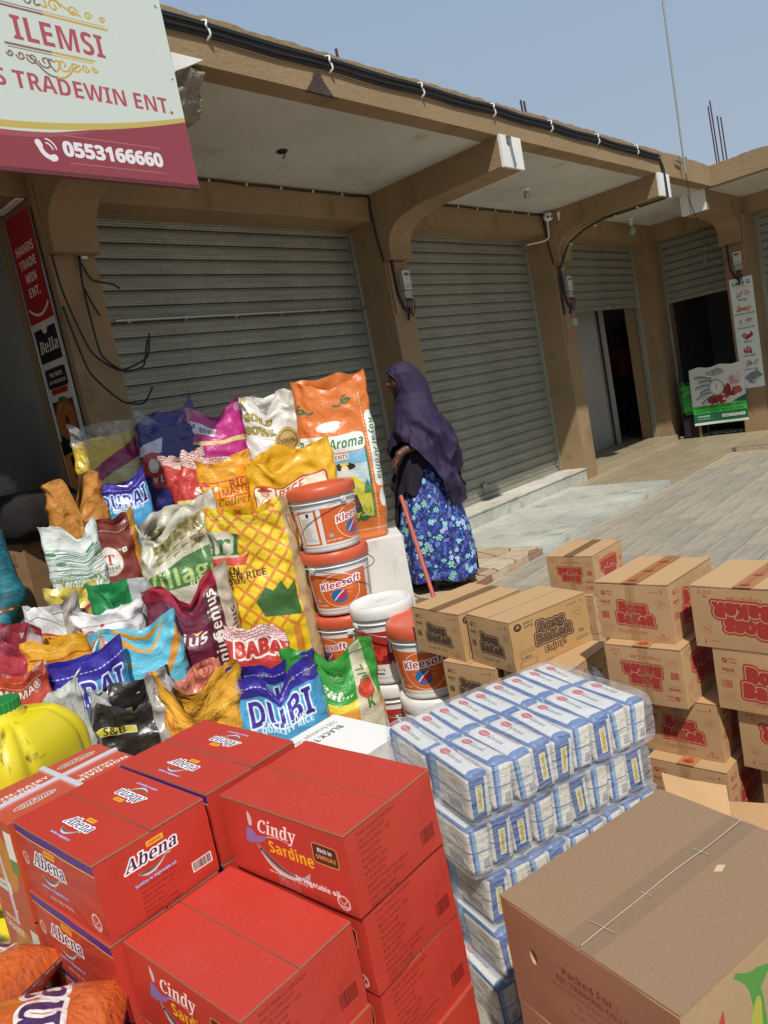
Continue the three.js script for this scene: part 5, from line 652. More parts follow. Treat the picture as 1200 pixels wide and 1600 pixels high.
function bucket(label, pos, turn, R, H, lidMat, lab, o = {}) {
  const t = thing('bucket', label, 'bucket', pos, turn, 'plastic buckets stacked by the cartons'), Rb = R * 0.86, L = (pts) => new THREE.LatheGeometry(pts.map((p) => new THREE.Vector2(...p)), 64), rimR = R * 1.0, hb = H - 0.05;
  part(t, 'body', L([[0, 0.006], [Rb - 0.006, 0.004], [Rb, 0.0], [Rb + 0.002, 0.012], [Rb + (R - Rb) * 0.85, hb * 0.86], [rimR + 0.004, hb * 0.87], [rimR + 0.006, hb * 0.885], [R - 0.004, hb * 0.9], [R - 0.002, hb], [R - 0.008, hb]]), M.pail);
  if (lab) { const y0 = hb * 0.1, y1 = hb * 0.8, r0 = Rb + (R - Rb) * 0.85 * (y0 / (hb * 0.86)) + 0.0025, r1 = Rb + (R - Rb) * 0.85 * (y1 / (hb * 0.86)) + 0.0025; part(t, 'label', new THREE.CylinderGeometry(r1, r0, y1 - y0, 64, 1, true).translate(0, (y0 + y1) / 2, 0), lab); }
  part(t, 'lid', L([[rimR + 0.004, hb - 0.016], [rimR + 0.009, hb - 0.014], [rimR + 0.010, hb + 0.012], [rimR + 0.006, hb + 0.03], [rimR - 0.004, hb + 0.036], [rimR - 0.014, hb + 0.034], [rimR - 0.022, hb + 0.022], [rimR * 0.3, hb + 0.022], [0, hb + 0.023]]), lidMat);
  if (o.wire !== undefined) { const pts = []; for (let i = 0; i <= 20; i++) { const a = -Math.PI / 2 + i / 20 * Math.PI; pts.push([Math.sin(a) * (rimR + 0.012), hb * 0.86 - Math.cos(a) * o.wire, Math.cos(a) * 0.035 + Math.cos(a) * R]); } part(t, 'handle', tube(pts, 0.0025, 50, 6), M.steel); for (const s of [-1, 1]) part(t, 'handle_lug', rbox(0.014, 0.024, 0.026, 0.004).translate(s * (rimR + 0.006), hb * 0.86, 0), M.pail); }
  return t;
}
const kt = Math.atan2(-2.3, 2.5);
for (let k = 0; k < 4; k++) bucket(['lowest bucket of the tall orange lidded stack, hidden behind the green sack', 'orange lidded detergent bucket third from the top of the tall stack', 'orange lidded detergent bucket in the middle of the tall stack', 'orange lidded detergent bucket at the very top of the tall stack'][k], [2.315 - (k === 3 ? 0.018 : 0), k * 0.296, -2.535 + (k === 3 ? 0.012 : 0)], kt + [0, 1.55, 0.75, -0.95][k], 0.148, 0.305, M.orangeLid, klM[k % 3], { wire: 0.03 });
for (let k = 0; k < 2; k++) bucket(['white lidded bucket with a red tomato label, lower one', 'white lidded bucket with a red label, upper one beside the white panel'][k], [2.215, k * 0.338, -2.205], kt + 0.4 * k, 0.129, 0.349, M.pail, voM[k], { wire: 0.05 });
bucket('plain white bucket beneath the front orange lidded bucket', [2.16, 0, -1.945], kt, 0.137, 0.345, M.pail, null);
bucket('orange lidded detergent bucket touching the black printed carton', [2.16, 0.333, -1.945], kt + 2.2, 0.139, 0.31, M.orangeLid, klM[1], { wire: 0.1 });
// red broom stick leaning by the woman
single('broom_handle', new THREE.CylinderGeometry(0.011, 0.011, 1.2, 14), std({ color: lin(0.46, 0.09, 0.05), roughness: 0.5 }), 'slanting red stick leaning between the orange sack and the buckets', 'stick');
{ const m = scene.children[scene.children.length - 1], a = V3(2.51, 0.01, -2.065), b = V3(2.985, 0.98, -2.665); const d = b.clone().sub(a); m.geometry = new THREE.CylinderGeometry(0.011, 0.011, d.length(), 14); m.position.copy(a).add(b).multiplyScalar(0.5); m.quaternion.setFromUnitVectors(V3(0, 1, 0), d.normalize()); }
// white carton that lifts the tall sack
{ const t = thing('white_carton', 'scuffed white carton under the tall orange sack', 'carton', [2.885, 0, -2.945], Math.atan2(-2.93, 2.86) + 0.05); part(t, 'body', cartonGeo(0.46, 0.775, 0.3, 2, 0.004), M.teaSide, [0, 0.388, 0]); }

// ---------- people ----------
const smin = (a, b, k) => { const h = clamp(0.5 + 0.5 * (b - a) / k); return b + (a - b) * h - k * h * (1 - h); };
function capsule(p, a, b, ra, rb) { const bx = b[0] - a[0], by = b[1] - a[1], bz = b[2] - a[2], px = p[0] - a[0], py = p[1] - a[1], pz = p[2] - a[2], h = clamp((px * bx + py * by + pz * bz) / (bx * bx + by * by + bz * bz + 1e-9)); return Math.hypot(px - bx * h, py - by * h, pz - bz * h) - (ra + (rb - ra) * h); }
function sdfGeo(prims, c, S, res, k = 0.03, extra) {
  const mc = new MarchingCubes(res, new THREE.MeshBasicMaterial(), false, false, 120000), half = res / 2;
  for (let z = 0; z < res; z++) for (let y = 0; y < res; y++) for (let x = 0; x < res; x++) {
    const p = [c[0] + (x - half) / half * S, c[1] + (y - half) / half * S, c[2] + (z - half) / half * S]; let d = 9;
    for (const q of prims) d = smin(d, capsule(p, q[0], q[1], q[2], q[3]), q[4] ?? k);
    if (extra) d = extra(p, d);
    mc.field[x + y * res + z * res * res] = -d;
  }
  mc.isolation = 0; mc.update();
  const n = mc.count, P = new Float32Array(n * 3), N = new Float32Array(n * 3);
  for (let i = 0; i < n; i++) for (let a = 0; a < 3; a++) { P[i * 3 + a] = c[a] + mc.positionArray[i * 3 + a] * S; N[i * 3 + a] = mc.normalArray[i * 3 + a]; }
  const g = new THREE.BufferGeometry(); g.setAttribute('position', new THREE.BufferAttribute(P, 3)); g.setAttribute('normal', new THREE.BufferAttribute(N, 3)); g.setAttribute('uv', new THREE.BufferAttribute(new Float32Array(n * 2), 2));
  // face the triangles the way their normals point
  for (let i = 0; i < n; i += 3) { const a = V3().fromArray(P, i * 3), b = V3().fromArray(P, i * 3 + 3), d = V3().fromArray(P, i * 3 + 6), f = b.sub(a).cross(d.sub(a)); if (f.x * N[i * 3] + f.y * N[i * 3 + 1] + f.z * N[i * 3 + 2] < 0) for (const A of [P, N]) for (let q = 0; q < 3; q++) { const t = A[i * 3 + 3 + q]; A[i * 3 + 3 + q] = A[i * 3 + 6 + q]; A[i * 3 + 6 + q] = t; } }
  return g;
}
// lofted cloth: rows [y, front, back, halfwidth]; angle 0 is forward (+z), positive towards +x
function loft(rows, NU, NV, o = {}) {
  const P = [], uv = [], idx = [], keepV = [];
  const at = (y) => { let i = 0; while (i < rows.length - 2 && y < rows[i + 1][0]) i++; const a = rows[i], b = rows[i + 1], t = clamp((a[0] - y) / (a[0] - b[0])), s = o.smooth === false ? t : t * t * (3 - 2 * t) * 0.4 + t * 0.6; return [1, 2, 3].map((k) => a[k] + (b[k] - a[k]) * s); };
  for (let j = 0; j <= NV; j++) for (let i = 0; i <= NU; i++) {
    const a = (i / NU) * 2 * Math.PI - Math.PI, y1 = o.hem ? o.hem(a) : rows[rows.length - 1][0], s = j / NV, y = rows[0][0] + (y1 - rows[0][0]) * (o.ease ? o.ease(s) : s), [f, b, w] = at(y);
    const e = o.e ?? 0.85, cz = Math.sign(Math.cos(a)) * Math.pow(Math.abs(Math.cos(a)), e), cx = Math.sign(Math.sin(a)) * Math.pow(Math.abs(Math.sin(a)), e);
    let x = cx * w, z = (f + b) / 2 + cz * (f - b) / 2; const d = o.fold ? o.fold(a, y, s) : 0; x += cx * d; z += cz * d;
    P.push(x, y + (o.dy ? o.dy(a, y) : 0), z); uv.push(a * (o.us ?? 0.25), y); keepV.push(o.keep ? o.keep(a, y) : true);
  }
  for (let j = 0; j < NV; j++) for (let i = 0; i < NU; i++) { const a = j * (NU + 1) + i, b = a + NU + 1; if (keepV[a] && keepV[a + 1] && keepV[b] && keepV[b + 1]) idx.push(a, b, a + 1, a + 1, b, b + 1); }
  const g = new THREE.BufferGeometry(); g.setAttribute('position', new THREE.Float32BufferAttribute(P, 3)); g.setAttribute('uv', new THREE.Float32BufferAttribute(uv, 2)); g.setIndex(idx); g.computeVertexNormals(); return g;
}
const skin = (r, g, b) => phys({ color: lin(r, g, b), roughness: 0.5, clearcoat: 0.08, bumpMap: rep(grainBump, 8), bumpScale: 0.0004 });
const eyeParts = (t, skinM, y, z, dark) => { for (const s of [-1, 1]) { const e = part(t, 'eye', new THREE.SphereGeometry(0.0125, 16, 12), std({ color: lin(0.7, 0.68, 0.62), roughness: 0.2 }), [s * 0.032, y, z]); part(e, 'iris', new THREE.SphereGeometry(0.007, 12, 10), M.black, [0, -0.001, 0.0075]); part(t, 'eyebrow', tube([[s * 0.016, y + 0.022, z + 0.012], [s * 0.034, y + 0.027, z + 0.008], [s * 0.052, y + 0.020, z - 0.006]], 0.003, 12, 6), M.black); } part(t, 'lips', merge([new THREE.SphereGeometry(1, 16, 10).scale(0.023, 0.006, 0.009).translate(0, y - 0.066, z + 0.012), new THREE.SphereGeometry(1, 16, 10).scale(0.020, 0.007, 0.009).translate(0, y - 0.077, z + 0.010)]), dark); };

{ // woman in the long purple veil, walking to the picture's left
  const t = thing('person', 'woman in long dark purple veil and blue floral skirt walking past the shutters', 'person', [4.12, 0.12, -3.45], -2.413);
  const sk = skin(0.13, 0.055, 0.032);
  const body = [ [[0, 1.30, -0.03], [0, 0.92, -0.03], 0.11, 0.12], [[0, 0.92, -0.03], [0, 0.84, -0.03], 0.13, 0.13], [[0.075, 0.84, -0.02], [0.085, 0.46, -0.03], 0.085, 0.055], [[0.085, 0.46, -0.03], [0.085, 0.08, -0.14], 0.055, 0.036], [[-0.075, 0.84, -0.02], [-0.08, 0.47, 0.05], 0.085, 0.055], [[-0.08, 0.47, 0.05], [-0.08, 0.08, 0.12], 0.055, 0.036],
    [[0.085, 0.07, -0.16], [0.085, 0.034, -0.15], 0.036, 0.033], [[0.085, 0.034, -0.15], [0.095, 0.026, -0.02], 0.033, 0.024], [[-0.08, 0.06, 0.10], [-0.08, 0.034, 0.11], 0.036, 0.033], [[-0.08, 0.034, 0.11], [-0.085, 0.026, 0.25], 0.033, 0.024],
    [[0, 1.40, -0.02], [0, 1.30, -0.03], 0.05, 0.06], [[0.02, 1.28, -0.05], [0.11, 1.25, -0.05], 0.06, 0.05], [[-0.02, 1.28, -0.05], [-0.11, 1.25, -0.05], 0.06, 0.05], [[0.11, 1.25, -0.05], [0.155, 1.05, -0.07], 0.046, 0.038], [[0.155, 1.05, -0.07], [0.215, 1.02, 0.10], 0.036, 0.026], [[-0.11, 1.25, -0.05], [-0.14, 1.04, -0.05], 0.046, 0.04], [[-0.14, 1.04, -0.05], [-0.08, 0.97, 0.06], 0.04, 0.028]];
  const head = [ [[0, 1.535, -0.012], [0, 1.52, 0.012], 0.086, 0.084], [[0, 1.47, 0.03], [0, 1.432, 0.062], 0.062, 0.036, 0.04], [[0, 1.515, 0.09], [0, 1.478, 0.112], 0.009, 0.013, 0.012], [[-0.012, 1.476, 0.1], [0.012, 1.476, 0.1], 0.011, 0.011, 0.008], [[-0.04, 1.48, 0.05], [-0.03, 1.47, 0.06], 0.032, 0.03, 0.03], [[0.04, 1.48, 0.05], [0.03, 1.47, 0.06], 0.032, 0.03, 0.03], [[-0.014, 1.452, 0.088], [0.014, 1.452, 0.088], 0.012, 0.012, 0.014], [[0, 1.435, 0.078], [0, 1.43, 0.08], 0.019, 0.018, 0.02], [[0, 1.45, -0.01], [0, 1.36, -0.02], 0.05, 0.05, 0.04], [[0.076, 1.51, -0.01], [0.078, 1.48, 0], 0.01, 0.008, 0.008], [[-0.076, 1.51, -0.01], [-0.078, 1.48, 0], 0.01, 0.008, 0.008]];
  const hx = 0.215, hand = [ [[hx, 1.02, 0.09], [hx, 1.005, 0.125], 0.026, 0.027, 0.02], [[hx - 0.012, 1.0, 0.13], [hx - 0.016, 0.955, 0.158], 0.020, 0.018, 0.015], [[hx + 0.012, 1.0, 0.13], [hx + 0.014, 0.955, 0.155], 0.020, 0.018, 0.015] ];
  [[-0.026, 0.955, 0.166, 0.052], [-0.009, 0.948, 0.170, 0.060], [0.010, 0.948, 0.166, 0.056], [0.026, 0.955, 0.158, 0.044]].forEach(([dx, y, z, L]) => { hand.push([[hx + dx, y, z], [hx + dx * 1.05, y - L * 0.5, z + L * 0.28], 0.0098, 0.009, 0.004], [[hx + dx * 1.05, y - L * 0.5, z + L * 0.28], [hx + dx, y - L * 0.98, z + L * 0.22], 0.009, 0.0078, 0.004]); });
  hand.push([[hx - 0.03, 0.995, 0.14], [hx - 0.048, 0.962, 0.175], 0.0115, 0.0105, 0.006], [[hx - 0.048, 0.962, 0.175], [hx - 0.05, 0.936, 0.19], 0.0105, 0.0085, 0.004]);
  part(t, 'body', merge([sdfGeo(body, [0, 0.7, 0], 0.74, 120, 0.04), sdfGeo(head, [0, 1.48, 0.01], 0.16, 88, 0.02), sdfGeo(hand, [hx, 0.965, 0.14], 0.11, 80, 0.01)]), sk);
  eyeParts(t, sk, 1.512, 0.082, std({ color: lin(0.14, 0.045, 0.035), roughness: 0.45 }));
  part(t, 'bracelet', new THREE.TorusGeometry(0.029, 0.0022, 8, 28).rotateX(1.15), phys({ color: lin(0.7, 0.55, 0.3), metalness: 1, roughness: 0.3 }), [hx, 1.005, 0.122]);
  const veilTex = dataTex(256, (u, v) => { const q = 1 + 0.08 * oct(u, v, 8, 601, 4) + 0.05 * wrapNoise(u, v, 120, 603); return [41 * q, 27 * q, 60 * q]; });
  M.veil = phys({ map: rep(veilTex, 3), roughness: 0.75, sheen: 0.25, sheenColor: lin(0.2, 0.15, 0.35), sheenRoughness: 0.5, side: THREE.DoubleSide });
  const fold = (a, y) => { const k = sm(1.36, 1.1, y); const dg = a * 2.1 + y * 7.5; return k * (0.018 * Math.sin(dg * 2.6 + 1.8 * fbm(a * 2, y * 4, 3)) + 0.034 * (1 - Math.pow(Math.abs(fbm(a * 2.6 + y * 2.2 + 3, y * 4.2 - a * 1.5, 1, 2)), 0.7) * 2.4) * sm(1.25, 1.0, y)) + 0.006 * fbm(a * 3, y * 9, 7, 3); };
  const rowsV = [[1.622, 0.012, -0.03, 0.01], [1.612, 0.055, -0.062, 0.05], [1.585, 0.098, -0.088, 0.078], [1.54, 0.116, -0.122, 0.094], [1.47, 0.104, -0.155, 0.099], [1.40, 0.086, -0.172, 0.108], [1.35, 0.088, -0.176, 0.128], [1.28, 0.115, -0.182, 0.17], [1.2, 0.135, -0.215, 0.215], [1.1, 0.15, -0.268, 0.25], [1.0, 0.168, -0.292, 0.265], [0.85, 0.18, -0.285, 0.268], [0.6, 0.19, -0.26, 0.262], [0.3, 0.2, -0.25, 0.26]];
  const hemV = (a) => { const c = Math.cos(a), lf = sm(-0.1, 0.35, Math.sin(a)), fr = sm(0.55, -0.9, -c * -1); const front = sm(-0.75, 0.45, c); return 0.60 + 0.47 * front * lf - 0.015 * Math.sin(a * 6) + (1 - lf) * front * 0.1; };
  part(t, 'veil', loft(rowsV, 150, 130, { hem: hemV, fold, ease: (s) => s * (0.55 + 0.45 * s), e: 0.9, keep: (a, y) => !(Math.pow((y - 1.484) / 0.085, 2) + Math.pow(a / 1.05, 2) < 1) && y > 0.2 }), M.veil);
  part(t, 'veil_edge', (() => { const pts = []; for (let i = 0; i <= 40; i++) { const q = i / 40 * 6.2832, a = 1.08 * Math.sin(q), y = 1.484 + 0.089 * Math.cos(q); let k = 0; while (k < rowsV.length - 2 && y < rowsV[k + 1][0]) k++; const A = rowsV[k], Bq = rowsV[k + 1], s = (A[0] - y) / (A[0] - Bq[0]), f = A[1] + (Bq[1] - A[1]) * s, b = A[2] + (Bq[2] - A[2]) * s, w = A[3] + (Bq[3] - A[3]) * s; pts.push([Math.sign(a) * Math.pow(Math.abs(Math.sin(a)), 0.9) * w * 1.0, y, (f + b) / 2 + Math.pow(Math.cos(a), 0.9) * (f - b) / 2]); } return tube(pts, 0.0075, 90, 8, true); })(), M.veil);
  part(t, 'headband', (() => { const g = new THREE.CylinderGeometry(0.0895, 0.0905, 0.034, 40, 3, true, -1.0, 2.0).translate(0, 1.546, 0.012); return g; })(), std({ map: canvas(256, 64, (g, w, h) => { fillR(g, '#1f4a52', 0, 0, w, h); for (let i = 0; i < 160; i++) { g.fillStyle = ['#e8ecdf', '#1a1a22', '#3f8a86'][i % 3]; g.beginPath(); g.ellipse(rnd() * w, rnd() * h, 5, 3, rnd() * 3, 0, 7); g.fill(); } }), roughness: 0.7, side: THREE.DoubleSide }));
  // dark under-dress showing in front, then the floral skirt
  M.darkCloth = std({ map: rep(dataTex(128, (u, v) => { const q = 1 + 0.15 * oct(u, v, 10, 611, 3); return [34 * q, 27 * q, 42 * q]; }), 4), roughness: 0.85, side: THREE.DoubleSide });
  part(t, 'under_dress', loft([[1.06, 0.12, -0.2, 0.19], [0.9, 0.165, -0.22, 0.215], [0.7, 0.205, -0.22, 0.22], [0.5, 0.235, -0.24, 0.245], [0.3, 0.262, -0.25, 0.262]], 110, 60, { hem: (a) => 0.36 + 0.36 * sm(-0.25, 0.75, a) + 0.5 * sm(1.2, 2.2, Math.abs(a)) + 0.02 * Math.sin(a * 9), fold: (a, y) => 0.012 * Math.sin(a * 11 + y * 4) * sm(1.0, 0.6, y), e: 0.9 }), M.darkCloth);
  const floral = canvas(1024, 1024, (g, w, h) => { fillR(g, '#24357f', 0, 0, w, h); for (let i = 0; i < 1500; i++) { g.fillStyle = ['#1b2560', '#3a4fa8', '#5a4f9a', '#2f62b0', '#16204e', '#6a86c8'][i % 6]; g.beginPath(); g.ellipse(rnd() * w, rnd() * h, rr(6, 34), rr(4, 16), rnd() * 6, 0, 7); g.fill(); } for (let i = 0; i < 230; i++) { const x = rnd() * w, y = rnd() * h, r = rr(9, 27), c = [['#7fc4d8', '#d9eee0'], ['#4fae9c', '#cfeadc'], ['#8fa8dc', '#e6eef6']][i % 3]; for (let k = 0; k < 6; k++) { const a = k / 6 * 6.28 + rnd() * 0.5; g.fillStyle = c[0]; g.beginPath(); g.ellipse(x + Math.cos(a) * r * 0.6, y + Math.sin(a) * r * 0.6, r * 0.5, r * 0.34, a, 0, 7); g.fill(); g.fillStyle = c[1]; g.beginPath(); g.ellipse(x + Math.cos(a) * r * 0.75, y + Math.sin(a) * r * 0.75, r * 0.24, r * 0.15, a, 0, 7); g.fill(); } g.fillStyle = '#e4d98a'; g.beginPath(); g.arc(x, y, r * 0.18, 0, 7); g.fill(); } for (let i = 0; i < 300; i++) { g.fillStyle = '#cfe6ea'; g.beginPath(); g.ellipse(rnd() * w, rnd() * h, 4, 2, rnd() * 6, 0, 7); g.fill(); } }); floral.wrapS = floral.wrapT = THREE.RepeatWrapping; floral.repeat.set(1.1, 1.1);
  part(t, 'skirt', loft([[0.92, 0.12, -0.17, 0.16], [0.75, 0.155, -0.215, 0.205], [0.6, 0.19, -0.24, 0.24], [0.4, 0.228, -0.272, 0.262], [0.2, 0.255, -0.285, 0.275], [0.08, 0.258, -0.275, 0.272]], 130, 60, { hem: (a) => 0.085 + 0.012 * Math.sin(a * 5 + 1) + 0.02 * Math.cos(a), fold: (a, y) => sm(0.95, 0.25, y) * (0.017 * Math.sin(a * 8 + 2 * fbm(a, y * 3)) + 0.012 * fbm(a * 5, y * 3, 2, 3)), e: 0.92, us: 0.26 }), phys({ map: floral, roughness: 0.6, sheen: 0.3, side: THREE.DoubleSide }));
  M.sandal = std({ color: lin(0.05, 0.03, 0.025), roughness: 0.6 });
  for (const [x, z] of [[0.09, -0.09], [-0.083, 0.17]]) { part(t, 'sandal', rbox(0.075, 0.014, 0.24, 0.006).translate(0, 0.002, 0), M.sandal, [x, 0.004, z]); part(t, 'sandal_strap', new THREE.TorusGeometry(0.034, 0.006, 8, 20, Math.PI), M.sandal, [x, 0.018, z + 0.05]); }
}
// clothed figure used for the two people in the shade
function figure(label, pos, turn, col, seated) {
  const t = thing('person', label, 'person', pos, turn), sk = skin(0.07, 0.032, 0.022), hip = seated ? 0.62 : 0.9, dy = hip - 0.9;
  const legs = (s) => (seated ? [[[s * 0.09, hip, 0], [s * 0.13, hip - 0.02, 0.4], 0.09, 0.065], [[s * 0.13, hip - 0.02, 0.4], [s * 0.12, 0.08, 0.42], 0.06, 0.04], [[s * 0.12, 0.04, 0.4], [s * 0.13, 0.03, 0.54], 0.038, 0.03]] : [[[s * 0.09, hip, 0], [s * 0.1, 0.48, 0.01], 0.088, 0.06], [[s * 0.1, 0.48, 0.01], [s * 0.1, 0.08, -0.01], 0.058, 0.04], [[s * 0.1, 0.04, -0.01], [s * 0.12, 0.03, 0.14], 0.038, 0.03]]);
  const arm = (s) => [[[s * 0.19, 1.38 + dy, 0], [s * 0.25, 1.1 + dy, 0.01], 0.05, 0.042], [[s * 0.25, 1.1 + dy, 0.01], [s * 0.24, 0.88 + dy, seated ? 0.2 : 0.08], 0.04, 0.028]];
  const hands = (s) => { const w = [s * 0.24, 0.88 + dy, seated ? 0.2 : 0.08], o = [[w, [w[0], w[1] - 0.08, w[2] + 0.03], 0.03, 0.032, 0.01]]; [-0.028, -0.009, 0.01, 0.028].forEach((d, i) => o.push([[w[0] + d, w[1] - 0.09, w[2] + 0.03], [w[0] + d, w[1] - 0.15 - (i % 3 ? 0.012 : 0), w[2] + 0.055], 0.0095, 0.008, 0.004])); o.push([[w[0] - s * 0.03, w[1] - 0.04, w[2] + 0.03], [w[0] - s * 0.045, w[1] - 0.09, w[2] + 0.06], 0.011, 0.009, 0.006]); return o; };
  const torso = [[[0, 1.36 + dy, 0], [0, 1.0 + dy, 0], 0.13, 0.13], [[-0.12, 1.38 + dy, 0], [0.12, 1.38 + dy, 0], 0.085, 0.085], [[0, 1.0 + dy, 0], [0, hip, 0], 0.14, 0.15]], hy = 1.6 + dy;
  const head = [[[0, hy + 0.03, -0.01], [0, hy, 0.01], 0.088, 0.085], [[0, hy - 0.05, 0.03], [0, hy - 0.09, 0.055], 0.06, 0.036, 0.04], [[0, hy - 0.02, 0.095], [0, hy - 0.045, 0.105], 0.009, 0.015, 0.012], [[0, hy - 0.06, -0.01], [0, 1.42 + dy, 0], 0.054, 0.056], [[0.088, hy, -0.01], [0.09, hy - 0.03, 0], 0.013, 0.01, 0.008], [[-0.088, hy, -0.01], [-0.09, hy - 0.03, 0], 0.013, 0.01, 0.008]];
  const S = 0.88, C = [0, 0.86 + (seated ? -0.14 : 0), 0.05];
  part(t, 'body', merge([sdfGeo([...torso, ...legs(1), ...legs(-1), ...arm(1), ...arm(-1)], C, S, 110, 0.04), sdfGeo(head, [0, hy - 0.04, 0.01], 0.16, 64, 0.02), ...[1, -1].map((s) => sdfGeo(hands(s), [s * 0.24, 0.80 + dy, (seated ? 0.2 : 0.08) + 0.03], 0.12, 64, 0.01))]), sk);
  eyeParts(t, sk, hy + 0.002, 0.082, std({ color: lin(0.1, 0.03, 0.025), roughness: 0.5 }));
  part(t, 'hair', new THREE.SphereGeometry(0.1, 28, 18, 0, 6.3, 0, 1.45).scale(0.97, 0.98, 1).rotateX(-0.35).translate(0, hy + 0.035, -0.012), std({ color: lin(0.01, 0.009, 0.009), roughness: 0.9 }));
  const infl = (l, e) => l.map((q) => [q[0], q[1], q[2] + e, q[3] + e, q[4]]);
  part(t, 'shirt', sdfGeo(infl([...torso, ...(seated ? [...arm(1), ...arm(-1)] : [arm(1)[0], arm(-1)[0]])], 0.016), C, S, 100, 0.05, (p, d) => Math.max(d, p[1] - 1.43 - dy, (seated ? hip - 0.1 : hip - 0.06) - p[1])), col.shirt);
  if (col.skirt) part(t, 'skirt', sdfGeo(infl([...legs(1).slice(0, 2), ...legs(-1).slice(0, 2), [[0, hip, 0], [0, hip - 0.02, seated ? 0.38 : 0], 0.16, 0.16], [[0, hip - 0.1, seated ? 0.38 : 0], [0, 0.14, seated ? 0.4 : 0], 0.15, 0.2]], 0.02), C, S, 100, 0.08, (p, d) => Math.max(d, 0.1 - p[1])), col.skirt);
  else part(t, 'trousers', sdfGeo(infl([...legs(1).slice(0, 2), ...legs(-1).slice(0, 2), [[0, hip + 0.04, 0], [0, hip, 0], 0.145, 0.15]], 0.02), C, S, 100, 0.04, (p, d) => Math.max(d, 0.07 - p[1])), col.trousers);
  return t;
}
const tealTex = canvas(512, 512, (g, w, h) => { fillR(g, '#11616f', 0, 0, w, h); for (let i = 0; i < 500; i++) { g.fillStyle = ['#0d4c5a', '#1a7684', '#0f5866'][i % 3]; g.beginPath(); g.ellipse(rnd() * w, rnd() * h, rr(8, 40), rr(4, 12), rnd() * 6, 0, 7); g.fill(); } for (let i = 0; i < 26; i++) { const x = rnd() * w, y = rnd() * h, r = rr(12, 26); for (let k = 0; k < 5; k++) { const a = k * 1.257 + i; g.fillStyle = '#5a3a28'; g.beginPath(); g.ellipse(x + Math.cos(a) * r * 0.6, y + Math.sin(a) * r * 0.6, r * 0.55, r * 0.36, a, 0, 7); g.fill(); } g.fillStyle = '#c9a27a'; g.beginPath(); g.arc(x, y, r * 0.3, 0, 7); g.fill(); } }); tealTex.wrapS = tealTex.wrapT = THREE.RepeatWrapping;
function planarUV(m, s) { const p = m.geometry.attributes.position, uv = m.geometry.attributes.uv; for (let i = 0; i < p.count; i++) uv.setXY(i, (p.getX(i) + p.getZ(i) * 0.8) * s, p.getY(i) * s); }
{ const teal = phys({ map: tealTex, roughness: 0.6, sheen: 0.3 });
  const red = std({ map: canvas(256, 256, (g, w, h) => { fillR(g, '#6e1216', 0, 0, w, h); for (const [x, y] of [[90, 150], [166, 150]]) { g.fillStyle = '#e8e2dc'; g.beginPath(); g.arc(x, y, 8, 0, 7); g.fill(); } }), roughness: 0.8 });
  const p1 = figure('dark figure in a red shirt standing inside the half open shop', [12.42, 0.2, -5.58], Math.atan2(-11.1, 5.0), { shirt: red, trousers: M.darkCloth });
  planarUV(p1.getObjectByName('shirt'), 1.8);
  const p2 = figure('person in a teal flowered dress cut off by the left edge', [1.21, 0.12, -3.86], -1.2, { shirt: teal, skirt: teal }, true); p2.getObjectByName('hair').material = M.darkCloth;
  for (const n of ['shirt', 'skirt']) planarUV(p2.getObjectByName(n), 2.6);
  const st = thing('stool', 'low wooden stool under the person in teal', 'stool', [1.21, 0.12, -3.86], 0.9); part(st, 'seat', new THREE.CylinderGeometry(0.16, 0.16, 0.03, 28).translate(0, 0.44, 0), M.wood); for (let i = 0; i < 4; i++) part(st, 'leg', new THREE.CylinderGeometry(0.016, 0.016, 0.43, 10).translate(Math.cos(i * 1.571 + 0.78) * 0.11, 0.213, Math.sin(i * 1.571 + 0.78) * 0.11), M.wood);
}

